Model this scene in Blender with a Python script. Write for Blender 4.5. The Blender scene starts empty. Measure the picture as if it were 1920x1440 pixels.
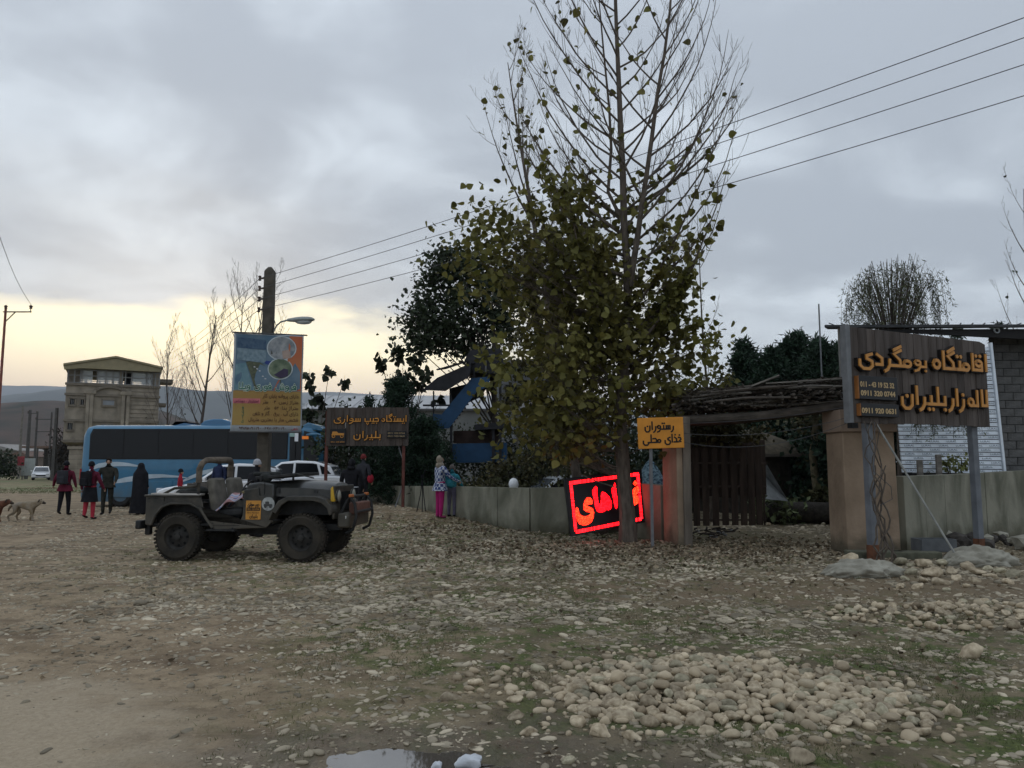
import bpy, math, random
import numpy as np
from mathutils import Vector, Matrix
R = math.radians
random.seed(7)
rng = np.random.default_rng(7)
sc = bpy.context.scene
COL = sc.collection

# ---------------------------------------------------------------- camera, world, sun, exposure
FPX = 1450.0; CH = 1.6; PITCH = math.atan(152/FPX)
cp, sp = math.cos(PITCH), math.sin(PITCH)
cd = bpy.data.cameras.new('camera'); cd.sensor_width = 36; cd.lens = 36*FPX/1920
cd.clip_start = 0.05; cd.clip_end = 30000
cam = bpy.data.objects.new('camera', cd); COL.objects.link(cam)
cam.location = (0, 0, CH); cam.rotation_euler = (math.pi/2+PITCH, 0, 0)
sc.camera = cam
sc.view_settings.view_transform = 'Standard'; sc.view_settings.look = 'None'
sc.view_settings.gamma = 1; sc.view_settings.use_curve_mapping = False
sc.view_settings.exposure = 0.0
SUN_AZ = R(-24); SUN_EL = R(7)          # behind the clouds, low ahead on the left

world = bpy.data.worlds.new('World'); sc.world = world; world.use_nodes = True
nt = world.node_tree; N = nt.nodes; L = nt.links
for n in list(N): N.remove(n)
def nd(t, **k):
    n = N.new(t)
    for a, b in k.items(): setattr(n, a, b)
    return n
def mth(op, a, b=None, c=None, clamp=False):
    n = nd('ShaderNodeMath', operation=op); n.use_clamp = clamp
    for i, v in enumerate((a, b, c)):
        if v is None: continue
        if isinstance(v, (int, float)): n.inputs[i].default_value = v
        else: L.new(v, n.inputs[i])
    return n.outputs[0]
def mixc(f, a, b):
    n = nd('ShaderNodeMix', data_type='RGBA')
    for i, v in ((0, f), (6, a), (7, b)):
        if isinstance(v, (int, float)): n.inputs[i].default_value = v
        elif isinstance(v, tuple): n.inputs[i].default_value = v+(1,)
        else: L.new(v, n.inputs[i])
    return n.outputs[2]
def sstep(v, a, b):
    n = nd('ShaderNodeMapRange', interpolation_type='SMOOTHSTEP')
    L.new(v, n.inputs[0]); n.inputs[1].default_value = a; n.inputs[2].default_value = b
    return n.outputs[0]
sky = nd('ShaderNodeTexSky', sky_type='NISHITA'); sky.sun_disc = False
sky.sun_elevation = SUN_EL; sky.sun_rotation = SUN_AZ
tc = nd('ShaderNodeTexCoord'); sx = nd('ShaderNodeSeparateXYZ'); L.new(tc.outputs['Generated'], sx.inputs[0])
X, Y, Z = sx.outputs
zc = mth('MAXIMUM', Z, 0.0); den = mth('ADD', zc, 0.16)
cv = nd('ShaderNodeCombineXYZ'); L.new(mth('DIVIDE', X, den), cv.inputs[0]); L.new(mth('DIVIDE', Y, den), cv.inputs[1])
def noise(scale, detail, off=0.0, dist=0.0, rough=.5):
    mp = nd('ShaderNodeMapping'); mp.inputs[1].default_value = (off, off*1.7, off*.3); L.new(cv.outputs[0], mp.inputs[0])
    n = nd('ShaderNodeTexNoise'); n.inputs['Scale'].default_value = scale; n.inputs['Detail'].default_value = detail
    n.inputs['Distortion'].default_value = dist; n.inputs['Roughness'].default_value = rough
    L.new(mp.outputs[0], n.inputs['Vector']); return n.outputs['Fac']
n1 = noise(0.95, 7, 5.9, .5); n2 = noise(2.2, 7, 11.3, .6); n3 = noise(.42, 3, 7.7, .2)
cl = mth('ADD', mth('MULTIPLY', n1, .5), mth('ADD', mth('MULTIPLY', n2, .30), mth('MULTIPLY', n3, .20)))
clf = sstep(cl, .43, .60)
cloud = mixc(clf, (.455, .505, .575), (.82, .905, .99))
az = mth('ARCTAN2', X, Y); el = mth('ARCSINE', Z)
# lighter and a little warmer towards the low western sky
wn = nd('ShaderNodeTexNoise'); wn.inputs['Scale'].default_value = 3.0; wn.inputs['Detail'].default_value = 5
wm = nd('ShaderNodeMapping'); wm.inputs[3].default_value = (1, 1, 3.4); L.new(tc.outputs['Generated'], wm.inputs[0]); L.new(wm.outputs[0], wn.inputs['Vector'])
wob = mth('MULTIPLY', mth('SUBTRACT', wn.outputs['Fac'], .5), .34)
elw = mth('ADD', el, wob)
azd = mth('ABSOLUTE', mth('SUBTRACT', az, -.37))
azm = sstep(azd, .85, .12)
low = mth('MULTIPLY', sstep(elw, .36, .08), azm)
cloud = mixc(mth('MULTIPLY', low, .45), cloud, (.76, .74, .70))
zen = nd('ShaderNodeVectorMath', operation='SCALE'); L.new(cloud, zen.inputs[0]); L.new(mth('ADD', 1.0, mth('MULTIPLY', sstep(el, .25, 1.35), .45)), zen.inputs['Scale']); cloud = zen.outputs[0]
gap = mth('MULTIPLY', sstep(elw, .210, .160), sstep(azd, .64, .27))
glowc = mixc(sstep(el, .05, .155), (1.35, 1.02, .74), (1.75, 1.55, 1.02))
c2 = mixc(gap, cloud, glowc)
# right-hand horizon: paler, cool
pale = mth('MULTIPLY', sstep(el, .22, .02), sstep(azd, .35, .75))
c2 = mixc(mth('MULTIPLY', pale, .7), c2, (.68, .74, .80))
skyc = nd('ShaderNodeMix', data_type='RGBA'); skyc.blend_type = 'ADD'; skyc.inputs[0].default_value = .012
L.new(c2, skyc.inputs[6]); L.new(sky.outputs[0], skyc.inputs[7])
bg = nd('ShaderNodeBackground'); bg.inputs[1].default_value = 1.0; L.new(skyc.outputs[2], bg.inputs[0])
wo = nd('ShaderNodeOutputWorld'); L.new(bg.outputs[0], wo.inputs[0])

sd = bpy.data.lights.new('sun', 'SUN'); sd.energy = .35; sd.angle = R(18); sd.color = (1, .86, .68)
sun = bpy.data.objects.new('sun', sd); COL.objects.link(sun)
sdir = Vector((math.sin(SUN_AZ)*math.cos(SUN_EL), math.cos(SUN_AZ)*math.cos(SUN_EL), math.sin(SUN_EL)))
sun.rotation_euler = sdir.to_track_quat('Z', 'Y').to_euler(); sun.location = (0, 0, 50)

# ---------------------------------------------------------------- helpers
def ray(px, py):
    v = 720-py
    return Vector((px-960, FPX*cp-v*sp, FPX*sp+v*cp))
def P(px, py, Yd):
    r = ray(px, py); return Vector((0, 0, CH))+r*(Yd/r.y)
def gz(x, y):
    def S(t):
        t = min(1, max(0, t)); return t*t*(3-2*t)
    return .30*S((y-17)/8)*S((x+11.5)/4)*S((3.5-x)/3)*(1-S((y-45)/30))
def G(px, py):
    z = 0
    for _ in range(6):
        r = ray(px, py); t = (z-CH)/r.z; p = Vector((0, 0, CH))+r*t; z = gz(p.x, p.y)
    return p
def at(px, Yd, z):            # x from a photo column at a given depth
    return Vector(((px-960)*Yd/(FPX*cp)*1.0, Yd, z))

_mats = {}
def mat(name, col, rough=.8, var=0., vs=6., bump=0., bs=30., metal=0., emit=0., spec=.3, col2=None, stretch=None, island=0., trans=0., coord='Object', detail=5, coat=0.):
    if name in _mats: return _mats[name]
    m = bpy.data.materials.new(name); m.use_nodes = True; t = m.node_tree; n = t.nodes; l = t.links
    b = n['Principled BSDF']; b.inputs['Roughness'].default_value = rough; b.inputs['Metallic'].default_value = metal
    b.inputs['Specular IOR Level'].default_value = spec; b.inputs['Base Color'].default_value = tuple(col)+(1,)
    b.inputs['Coat Weight'].default_value = coat
    tcn = n.new('ShaderNodeTexCoord'); vec = tcn.outputs[coord]
    if stretch:
        mp = n.new('ShaderNodeMapping'); mp.inputs[3].default_value = stretch; l.new(vec, mp.inputs[0]); vec = mp.outputs[0]
    src = None
    if var or col2:
        tx = n.new('ShaderNodeTexNoise'); tx.inputs['Scale'].default_value = vs; tx.inputs['Detail'].default_value = detail; l.new(vec, tx.inputs['Vector'])
        cr = n.new('ShaderNodeValToRGB'); l.new(tx.outputs['Fac'], cr.inputs[0])
        cr.color_ramp.elements[0].position = .33; cr.color_ramp.elements[1].position = .67
        if col2: a, c = tuple(col), tuple(col2)
        else: a = tuple(x*(1-var) for x in col); c = tuple(min(1, x*(1+var)) for x in col)
        cr.color_ramp.elements[0].color = a+(1,); cr.color_ramp.elements[1].color = c+(1,); src = cr.outputs[0]
    if island:
        g = n.new('ShaderNodeNewGeometry'); oi = n.new('ShaderNodeObjectInfo'); ad = n.new('ShaderNodeMath'); ad.operation = 'ADD'
        l.new(g.outputs['Random Per Island'], ad.inputs[0]); l.new(oi.outputs['Random'], ad.inputs[1])
        fr = n.new('ShaderNodeMath'); fr.operation = 'FRACT'; l.new(ad.outputs[0], fr.inputs[0])
        mr = n.new('ShaderNodeMapRange'); mr.inputs[3].default_value = 1-island; mr.inputs[4].default_value = 1+island; l.new(fr.outputs[0], mr.inputs[0])
        if not src:
            rgb = n.new('ShaderNodeRGB'); rgb.outputs[0].default_value = tuple(col)+(1,); src = rgb.outputs[0]
        vm = n.new('ShaderNodeVectorMath'); vm.operation = 'SCALE'; l.new(src, vm.inputs[0]); l.new(mr.outputs[0], vm.inputs['Scale']); src = vm.outputs[0]
    if src: l.new(src, b.inputs['Base Color'])
    if bump:
        tb = n.new('ShaderNodeTexNoise'); tb.inputs['Scale'].default_value = bs; tb.inputs['Detail'].default_value = 6; l.new(vec, tb.inputs['Vector'])
        bp = n.new('ShaderNodeBump'); bp.inputs['Strength'].default_value = bump; bp.inputs['Distance'].default_value = .02
        l.new(tb.outputs['Fac'], bp.inputs['Height']); l.new(bp.outputs[0], b.inputs['Normal'])
    if emit:
        b.inputs['Emission Color'].default_value = tuple(col)+(1,); b.inputs['Emission Strength'].default_value = emit
    if trans:
        tr = n.new('ShaderNodeBsdfTranslucent'); mx = n.new('ShaderNodeMixShader'); mx.inputs[0].default_value = trans
        if src: l.new(src, tr.inputs[0])
        else: tr.inputs[0].default_value = tuple(col)+(1,)
        l.new(b.outputs[0], mx.inputs[1]); l.new(tr.outputs[0], mx.inputs[2]); l.new(mx.outputs[0], n['Material Output'].inputs[0])
    _mats[name] = m; return m

def splash(m, zlo, zhi, col, k=.8, sc=3.0, world_pos=False):
    """dried mud and damp reaching up from the foot of a thing, in an uneven edge"""
    t = m.node_tree; n = t.nodes; l = t.links; b = n['Principled BSDF']; src = b.inputs['Base Color'].links[0].from_socket if b.inputs['Base Color'].links else None
    g = n.new('ShaderNodeNewGeometry'); s = n.new('ShaderNodeSeparateXYZ'); l.new(g.outputs['Position'], s.inputs[0])
    x = n.new('ShaderNodeTexNoise'); x.inputs['Scale'].default_value = sc; x.inputs['Detail'].default_value = 8; l.new(g.outputs['Position'], x.inputs['Vector'])
    a = n.new('ShaderNodeMath'); a.operation = 'MULTIPLY_ADD'; l.new(x.outputs['Fac'], a.inputs[0]); a.inputs[1].default_value = -(zhi-zlo)*2.2; l.new(s.outputs[2], a.inputs[2])
    r = n.new('ShaderNodeMapRange'); l.new(a.outputs[0], r.inputs[0]); o = -(zhi-zlo)*1.1; r.inputs[1].default_value = zhi+o; r.inputs[2].default_value = zlo+o; r.inputs[4].default_value = k
    mx = n.new('ShaderNodeMix'); mx.data_type = 'RGBA'; l.new(r.outputs[0], mx.inputs[0]); mx.inputs[7].default_value = tuple(col)+(1,)
    if src: l.new(src, mx.inputs[6])
    else: mx.inputs[6].default_value = b.inputs['Base Color'].default_value
    l.new(mx.outputs[2], b.inputs['Base Color'])
def glass_mat(name, col=(.02, .025, .03), rough=.06):
    if name in _mats: return _mats[name]
    m = mat(name, col, rough, spec=.6); return m

class MB:
    """collects shapes, then links them as ONE mesh object"""
    def __init__(s): s.v = []; s.f = []; s.m = []
    def add(s, vs, fs, mi=0):
        o = len(s.v); s.v += [tuple(p) for p in vs]; s.f += [tuple(o+i for i in f) for f in fs]; s.m += [mi]*len(fs); return s
    def box(s, c, d, mi=0, rot=None, taper=1.0):
        x, y, z = d[0]/2, d[1]/2, d[2]/2
        vs = [Vector((a*x*(taper if e > 0 else 1), b*y*(taper if e > 0 else 1), e*z)) for e in (-1, 1) for a, b in ((-1, -1), (1, -1), (1, 1), (-1, 1))]
        if rot is not None: vs = [rot @ p for p in vs]
        c = Vector(c); return s.add([p+c for p in vs], [(3, 2, 1, 0), (4, 5, 6, 7), (0, 1, 5, 4), (1, 2, 6, 5), (2, 3, 7, 6), (3, 0, 4, 7)], mi)
    def bar(s, a, b, w, h=None, mi=0):
        a, b = Vector(a), Vector(b); d = b-a; h = h or w
        q = d.to_track_quat('Z', 'Y').to_matrix(); return s.box((a+b)/2, (w, h, d.length), mi, q)
    def tube(s, pts, r, n=8, mi=0, caps=True, closed=False):
        pts = [Vector(p) for p in pts]; k = len(pts); rs = r if isinstance(r, (list, tuple)) else [r]*k
        vs = []; prev = None
        for i, p in enumerate(pts):
            if closed: d = pts[(i+1) % k]-pts[i-1]
            else: d = (pts[min(i+1, k-1)]-pts[max(i-1, 0)])
            if d.length < 1e-9: d = Vector((0, 0, 1))
            d.normalize()
            if prev is None:
                u = d.orthogonal().normalized()
            else:
                u = prev-d*prev.dot(d)
                u = u.normalized() if u.length > 1e-6 else d.orthogonal().normalized()
            prev = u; w = d.cross(u)
            for j in range(n):
                a = 2*math.pi*j/n; vs.append(p+(u*math.cos(a)+w*math.sin(a))*rs[i])
        fs = []
        for i in range(k if closed else k-1):
            for j in range(n):
                a = i*n+j; b = i*n+(j+1) % n; i2 = (i+1) % k
                fs.append((a, b, i2*n+(j+1) % n, i2*n+j))
        if caps and not closed: fs += [tuple(range(n-1, -1, -1)), tuple((k-1)*n+j for j in range(n))]
        return s.add(vs, fs, mi)
    def lathe(s, prof, n=24, M=None, mi=0, caps=True):
        vs = []; fs = []; k = len(prof)
        for r, z in prof:
            for j in range(n):
                a = 2*math.pi*j/n; vs.append(Vector((r*math.cos(a), r*math.sin(a), z)))
        for i in range(k-1):
            for j in range(n): fs.append((i*n+j, i*n+(j+1) % n, (i+1)*n+(j+1) % n, (i+1)*n+j))
        if caps: fs += [tuple(range(n-1, -1, -1)), tuple((k-1)*n+j for j in range(n))]
        if M is not None: vs = [M @ p for p in vs]
        return s.add(vs, fs, mi)
    def prism(s, poly, a, b, M=None, mi=0):
        """polygon (x,z) extruded along y from a to b"""
        n = len(poly); vs = [Vector((p[0], a, p[1])) for p in poly]+[Vector((p[0], b, p[1])) for p in poly]
        ar = sum(poly[i][0]*poly[(i+1) % n][1]-poly[(i+1) % n][0]*poly[i][1] for i in range(n))
        fs = [tuple(range(n)), tuple(range(2*n-1, n-1, -1))]+[(i, i+n, (i+1) % n+n, (i+1) % n) for i in range(n)]
        if (ar < 0) != (b < a): fs = [f[::-1] for f in fs]
        if M is not None: vs = [M @ p for p in vs]
        return s.add(vs, fs, mi)
    def ell(s, c, r, n=12, k=8, mi=0, M=None):
        prof = [(max(1e-4, math.sin(math.pi*i/k)), -math.cos(math.pi*i/k)) for i in range(k+1)]
        c = Vector(c); M2 = Matrix.Translation(c) @ (M if M is not None else Matrix.Identity(4)) @ Matrix.Diagonal((r[0], r[1], r[2], 1))
        return s.lathe(prof, n, M2, mi)
    def xf(s, M): s.v = [tuple(M @ Vector(p)) for p in s.v]; return s
    def mesh(s, name, mats, smooth=False):
        me = bpy.data.meshes.new(name); me.from_pydata(s.v, [], s.f)
        for m in (mats if isinstance(mats, (list, tuple)) else [mats]): me.materials.append(m)
        me.polygons.foreach_set('material_index', s.m)
        if smooth:
            me.polygons.foreach_set('use_smooth', [True]*len(s.f)); 
            try: me.set_sharp_from_angle(angle=R(35))
            except Exception: pass
        me.update(); return me
    def build(s, name, mats, parent=None, smooth=False, bevel=0, kind=None):
        o = link(name, s.mesh(name, mats, smooth or bevel > 0), parent)
        if bevel:
            bm = o.modifiers.new('bevel', 'BEVEL'); bm.width = bevel; bm.segments = 2; bm.limit_method = 'ANGLE'; bm.angle_limit = R(40)
        if kind: o['kind'] = kind
        return o
def link(name, data, parent=None, loc=None, M=None):
    o = bpy.data.objects.new(name, data); COL.objects.link(o)
    if parent: o.parent = parent
    if loc is not None: o.location = loc
    if M is not None: o.matrix_local = M
    return o
def thing(name, label, cat, loc=(0, 0, 0), rz=0, group=None):
    o = link(name, None, None, loc); o.rotation_euler = (0, 0, rz); o.empty_display_size = .2
    return tag(o, label, cat, group)
def tag(o, label, cat, group=None):
    o['label'] = label; o['category'] = cat
    if group: o['group'] = group
    return o
def struct(o): o['kind'] = 'structure'; return o
def np_mesh(name, V, F, mats, smooth=False, mi=None):
    """V (n,3), F (m,k)"""
    me = bpy.data.meshes.new(name); V = np.asarray(V, np.float32); F = np.asarray(F, np.int32); m, k = F.shape
    me.vertices.add(len(V)); me.vertices.foreach_set('co', V.ravel())
    me.loops.add(m*k); me.loops.foreach_set('vertex_index', F.ravel())
    me.polygons.add(m); me.polygons.foreach_set('loop_start', np.arange(0, m*k, k, dtype=np.int32))
    me.polygons.foreach_set('loop_total', np.full(m, k, np.int32))
    for x in (mats if isinstance(mats, (list, tuple)) else [mats]): me.materials.append(x)
    if mi is not None: me.polygons.foreach_set('material_index', np.asarray(mi, np.int32))
    if smooth: me.polygons.foreach_set('use_smooth', np.ones(m, bool))
    me.update(calc_edges=True); return me
def copy_tree(root, loc, rz=None, label=None):
    r = root.copy(); COL.objects.link(r); r.location = loc
    if rz is not None: r.rotation_euler = (0, 0, rz)
    if label: r['label'] = label
    for ch in list(root.children):
        c = ch.copy(); COL.objects.link(c); c.parent = r
        for g in ch.children:
            d = g.copy(); COL.objects.link(d); d.parent = c
    return r
def rotm(axis, a): return Matrix.Rotation(a, 4, axis)
def T(x, y, z): return Matrix.Translation((x, y, z))

# value noise on arrays
def vnoise(x, y, seed=0):
    xi = np.floor(x).astype(np.int64); yi = np.floor(y).astype(np.int64); xf = x-xi; yf = y-yi
    u = xf*xf*(3-2*xf); v = yf*yf*(3-2*yf)
    def h(a, b):
        n = (a*374761393+b*668265263+seed*974634777) & 0x7fffffff
        n = ((n ^ (n >> 13))*1274126177) & 0x7fffffff
        return ((n ^ (n >> 16)) & 0xffff)/65535.0
    return (h(xi, yi)*(1-u)+h(xi+1, yi)*u)*(1-v)+(h(xi, yi+1)*(1-u)+h(xi+1, yi+1)*u)*v
def fbm(x, y, o=4, seed=0):
    s = 0; a = .5
    for i in range(o): s = s+a*vnoise(x*2**i, y*2**i, seed+i*17); a *= .5
    return s/(1-.5**o)

# ---------------------------------------------------------------- stroke lettering (Persian) and plain figures
def _ring(cx, cy, rx, ry=None, n=10):
    ry = ry or rx; return [(cx+rx*math.cos(2*math.pi*i/n+.3), cy+ry*math.sin(2*math.pi*i/n+.3)) for i in range(n)]+[(cx+rx*math.cos(.3), cy+ry*math.sin(.3)), (cx+rx*math.cos(.3+.62), cy+ry*math.sin(.3+.62))]
NOJ = set('اآدذرزژو')
def glyph(c, jr, jl):
    """strokes, dots, width; x runs leftwards from the right edge"""
    t = .46; S = []; D = []
    base = {'پ': 'ب', 'ت': 'ب', 'ز': 'ر', 'ژ': 'ر', 'ذ': 'د', 'خ': 'ح', 'ج': 'ح', 'چ': 'ح', 'غ': 'ع', 'ش': 'س', 'آ': 'ا', 'ض': 'ص', 'گ': 'ک'}.get(c, c)
    st = 0 if jr else .1
    if base == 'ا':
        S.append([(.14, 1), (.14, 0)]+([(0, 0)] if jr else [])); w = .3
        if c == 'آ': S.append([(-.05, 1.2), (.35, 1.2)])
    elif base in 'بنی' and jl:
        S.append([(.14, t), (.14, 0), (.42, 0)]); w = .42
        if jr: S.append([(0, 0), (.16, 0)])
        cx = .16
    elif base == 'ب':
        S.append([(.12, t), (.12, 0), (.85, 0), (.85, t)]); w = 1.0; cx = .48
        if jr: S.append([(0, 0), (.16, 0)])
    elif base == 'ن':
        S.append([(.12, t), (.14, -.12), (.3, -.32), (.55, -.32), (.7, -.12), (.7, .3)]); w = .84; cx = .42
        if jr: S.append([(0, 0), (.14, 0)])
    elif base == 'ی':
        if jr: S.append([(0, 0), (.14, -.02), (.1, -.15), (.25, -.34), (.6, -.34), (.78, -.12), (.78, .2)])
        else: S.append([(.12, .62), (.4, .5), (.4, .32), (.12, .16), (.1, -.12), (.26, -.32), (.6, -.32), (.78, -.12), (.78, .2)])
        w = .92
    elif base == 'ل':
        if jl: S.append([(.14, 1), (.14, 0), (.4, 0)]); w = .4
        else: S.append([(.12, 1), (.14, -.1), (.3, -.32), (.55, -.32), (.7, -.12), (.7, .25)]); w = .84
        if jr: S.append([(0, 0), (.16, 0)])
    elif base == 'ک':
        S.append([(.1, 1.0), (.5, .74), (.16, .36), (.14, 0), (.62, 0)]+([] if jl else [(.85, 0), (.85, .3)])); w = .62 if jl else 1.0
        if jr: S.append([(0, 0), (.16, 0)])
        if c == 'گ': S.append([(.1, 1.25), (.48, 1.0)])
    elif base == 'م':
        S.append(_ring(.3, .17, .2)); w = .55
        if jr: S.append([(0, 0), (.3, 0)])
        if jl: S.append([(.3, 0), (.56, 0)])
        else: S.append([(.48, .1), (.56, -.4)])
    elif base == 'ه':
        S.append(_ring(.3, .22, .2, .24)); w = .62
        if jr: S.append([(0, 0), (.3, 0)])
        if jl: S.append([(.3, 0), (.62, 0)])
    elif base == 'و':
        S.append(_ring(.3, .3, .19)); S.append([(.12, .25), (.12, 0), (.28, -.28), (.5, -.36)]); w = .58
        if jr: S.append([(0, 0), (.14, 0)])
    elif base in 'فق':
        S.append(_ring(.3, .42, .18)); S.append([(.12, .38), (.12, 0), (.5, 0)] if jl else ([(.12, .38), (.14, -.12), (.3, -.32), (.6, -.32), (.75, -.1), (.75, .2)] if base == 'ق' else [(.12, .38), (.12, 0), (.85, 0), (.85, .3)]))
        w = .5 if jl else .9
        if jr: S.append([(0, 0), (.14, 0)])
    elif base == 'ر':
        S.append([(.12, .34), (.14, -.02), (.26, -.28), (.4, -.38)]); w = .42
        if jr: S.append([(0, 0), (.14, 0)])
    elif base == 'د':
        S.append([(.4, .62), (.14, .4), (.14, 0), (.48, 0)]); w = .58
        if jr: S.append([(0, 0), (.16, 0)])
    elif base == 'س':
        S.append([(.12, t), (.12, 0), (.56, 0)]); S.append([(.34, t), (.34, 0)])
        if jl: S.append([(.56, t), (.56, 0), (.74, 0)]); w = .74
        else: S.append([(.56, t), (.58, -.12), (.72, -.32), (.98, -.32), (1.12, -.1), (1.12, .2)]); w = 1.26
        if jr: S.append([(0, 0), (.14, 0)])
    elif base == 'ح':
        S.append([(.56, .5), (.2, .52), (.1, .3), (.14, 0), (.66, 0)]); w = .66 if jl else .8
        if jr: S.append([(0, 0), (.16, 0)])
        if not jl: S.append([(.14, 0), (.1, -.25), (.4, -.4), (.7, -.35)])
    elif base == 'ص':
        S.append([(.1, 0), (.14, .3), (.4, .42), (.6, .3), (.6, 0), (.1, 0)]); S.append([(.78, t), (.78, 0), (.96, 0)]); S.append([(0.05, 0), (.8, 0)]); w = .96
    elif base == 'ع':
        if jr: S.append([(0, 0), (.14, .34), (.44, .34), (.26, 0), (.5, 0)])
        else: S.append([(.46, .58), (.2, .55), (.12, .32), (.34, .14), (.12, 0), (.56, 0)])
        w = .56
        if not jl: S.append([(.14, 0), (.1, -.25), (.4, -.4), (.7, -.35)]); w = .8
    elif c in '۰۱۲۳۴۵۶۷۸۹':
        w = .5; k = '۰۱۲۳۴۵۶۷۸۹'.index(c)
        if k == 0: D.append((.25, .35))
        S += [[], [[(.25, .8), (.2, 0)]], [[(.4, .8), (.38, .5), (.12, .5), (.1, .8)], [(.38, .7), (.36, 0)]], [[(.42, .8), (.4, .5), (.26, .55), (.26, .8)], [(.26, .55), (.1, .55), (.1, .8)], [(.4, .7), (.38, 0)]],
              [[(.38, .8), (.36, 0)], [(.1, .78), (.3, .62), (.1, .42), (.36, .42)]], [[(.25, .8), (.08, .3), (.2, 0), (.25, .2), (.32, 0), (.44, .3), (.25, .8)]], [[(.1, .8), (.4, .7), (.36, .45), (.1, .45)], [(.36, .45), (.1, 0)]],
              [[(.45, .8), (.25, 0), (.05, .8)]], [[(.45, 0), (.25, .8), (.05, 0)]], [_ring(.32, .62, .14), [(.16, .7), (.14, 0)]]][k]
    elif c == '-': S.append([(.05, .3), (.3, .3)]); w = .35
    elif c in '.:': D.append((.15, .05)); w = .3
    else: w = .34
    if c == ':': D.append((.15, .45))
    # dots
    if c in 'بی' and (c == 'ب' or jl) or c in 'پجچ':
        cx = {'ب': .16 if jl else .48, 'پ': .16 if jl else .48, 'ی': .16}.get(c, .35)
        y = -.32
        D += {'ب': [(cx, y)], 'ج': [(cx, y)], 'ی': [(cx-.1, y), (cx+.14, y)], 'پ': [(cx-.1, y), (cx+.14, y), (cx+.02, y-.22)], 'چ': [(cx-.1, y), (cx+.14, y), (cx+.02, y-.2)]}[c]
    if c == 'ت': cx = .16 if jl else .48; D += [(cx-.1, .78), (cx+.14, .78)]
    if c == 'ن': D += [(.16, .78)] if jl else [(.42, .42)]
    if c == 'ق': D += [(.2, .9), (.44, .9)]
    if c == 'ف': D += [(.3, .9)]
    if c == 'خ': D += [(.35, .84)]
    if c == 'غ': D += [(.3, .9)]
    if c == 'ذ': D += [(.3, .95)]
    if c == 'ز': D += [(.15, .68)]
    if c == 'ژ': D += [(.05, .64), (.27, .64), (.16, .84)]
    if c == 'ش': D += [(.22, .72), (.46, .72), (.34, .92)]
    return S, D, w
def layout(text):
    out = []; x = 0
    for i, c in enumerate(text):
        pr = text[i-1] if i else ' '; nx = text[i+1] if i+1 < len(text) else ' '
        al = lambda q: '\u0621' <= q <= '\u06cc' and q not in '۰۱۲۳۴۵۶۷۸۹'
        jr = al(c) and al(pr) and pr not in NOJ; jl = al(c) and al(nx) and c not in NOJ
        S, D, w = glyph(c, jr, jl); out.append((c, x, S, D)); x += w
    return out, x
def stroke(mb, pts, w, y0, y1, mi=0):
    """mitred strip of pts (x,z), from depth y0 (back) to y1 (front)"""
    n = len(pts); Lf = []; Rt = []
    for i in range(n):
        p = Vector(pts[i]); a = Vector(pts[max(i-1, 0)]); b = Vector(pts[min(i+1, n-1)])
        d1 = (p-a).normalized() if i else (b-p).normalized(); d2 = (b-p).normalized() if i < n-1 else d1
        m = (d1+d2); m = m.normalized() if m.length > .05 else d1
        nn = Vector((-m.y, m.x)); k = min(1.5, 1/max(.3, nn.dot(Vector((-d1.y, d1.x)))))
        ext = Vector((0, 0))
        if i == 0: ext = -d1*w*.42
        if i == n-1: ext = d2*w*.42
        Lf.append(p+ext+nn*w/2*k); Rt.append(p+ext-nn*w/2*k)
    vs = [(q.x, y1, q.y) for q in Lf]+[(q.x, y1, q.y) for q in Rt]+[(q.x, y0, q.y) for q in Lf]+[(q.x, y0, q.y) for q in Rt]
    fs = []
    for i in range(n-1):
        fs += [(i, i+n, i+n+1, i+1), (i, i+1, i+1+2*n, i+2*n), (i+n+1, i+n, i+3*n, i+3*n+1)]
    fs += [(0, 2*n, 3*n, n), (n-1, 2*n-1, 4*n-1, 3*n-1)]
    mb.add(vs, fs, mi)
def write_fa(text, x_right, z_base, size, front, depth, wt=.17, parent=None, mats=None, width=None, outline=0, per=True, name='letter', mb=None, mi=0, slant=0.0, side=False):
    """Persian text reading right to left, on the plane y=const (viewer at -y). returns width"""
    lay, W = layout(text); sx = size if width is None else width/W; k = [0]
    def mp(x0, p): return (x_right-(x0+p[0])*sx, z_base+p[1]*size + slant*((x0+p[0])*sx))
    target = mb
    for c, x0, S, D in lay:
        if not S and not D: continue
        tb = target if target is not None else MB()
        for pts in S:
            k[0] = (k[0]+1) % 5; e = k[0]*.0006
            q = [mp(x0, p) for p in pts]
            stroke(tb, q, wt*size, front+depth, front-e, mi)
            if outline: stroke(tb, q, (wt+outline)*size, front+depth-.001, front+depth*.25-e, mi+1)
        for d in D:
            cx, cz = mp(x0, d); r = wt*size*.62; k[0] = (k[0]+1) % 5; e = k[0]*.0006
            for rr, f, mm in ([(r, front-e, mi)]+([(r*1.6, front+depth*.25-e, mi+1)] if outline else [])):
                tb.prism([(cx+rr*math.cos(a*math.pi/4), cz+rr*math.sin(a*math.pi/4)) for a in range(8)], f, front+depth-.001, None, mm)
        if target is None: tb.build(name, mats, parent)
    return W*sx
def text_mesh(s, size, offset=0.0, extrude=0.002):
    c = bpy.data.curves.new('txt', 'FONT'); c.body = s; c.size = size; c.offset = offset; c.extrude = extrude; c.resolution_u = 3
    c.align_x = 'LEFT'
    o = bpy.data.objects.new('txt', c); COL.objects.link(o)
    bpy.context.view_layer.update()
    me = bpy.data.meshes.new_from_object(o.evaluated_get(bpy.context.evaluated_depsgraph_get()))
    bpy.data.objects.remove(o); bpy.data.curves.remove(c); return me
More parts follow.
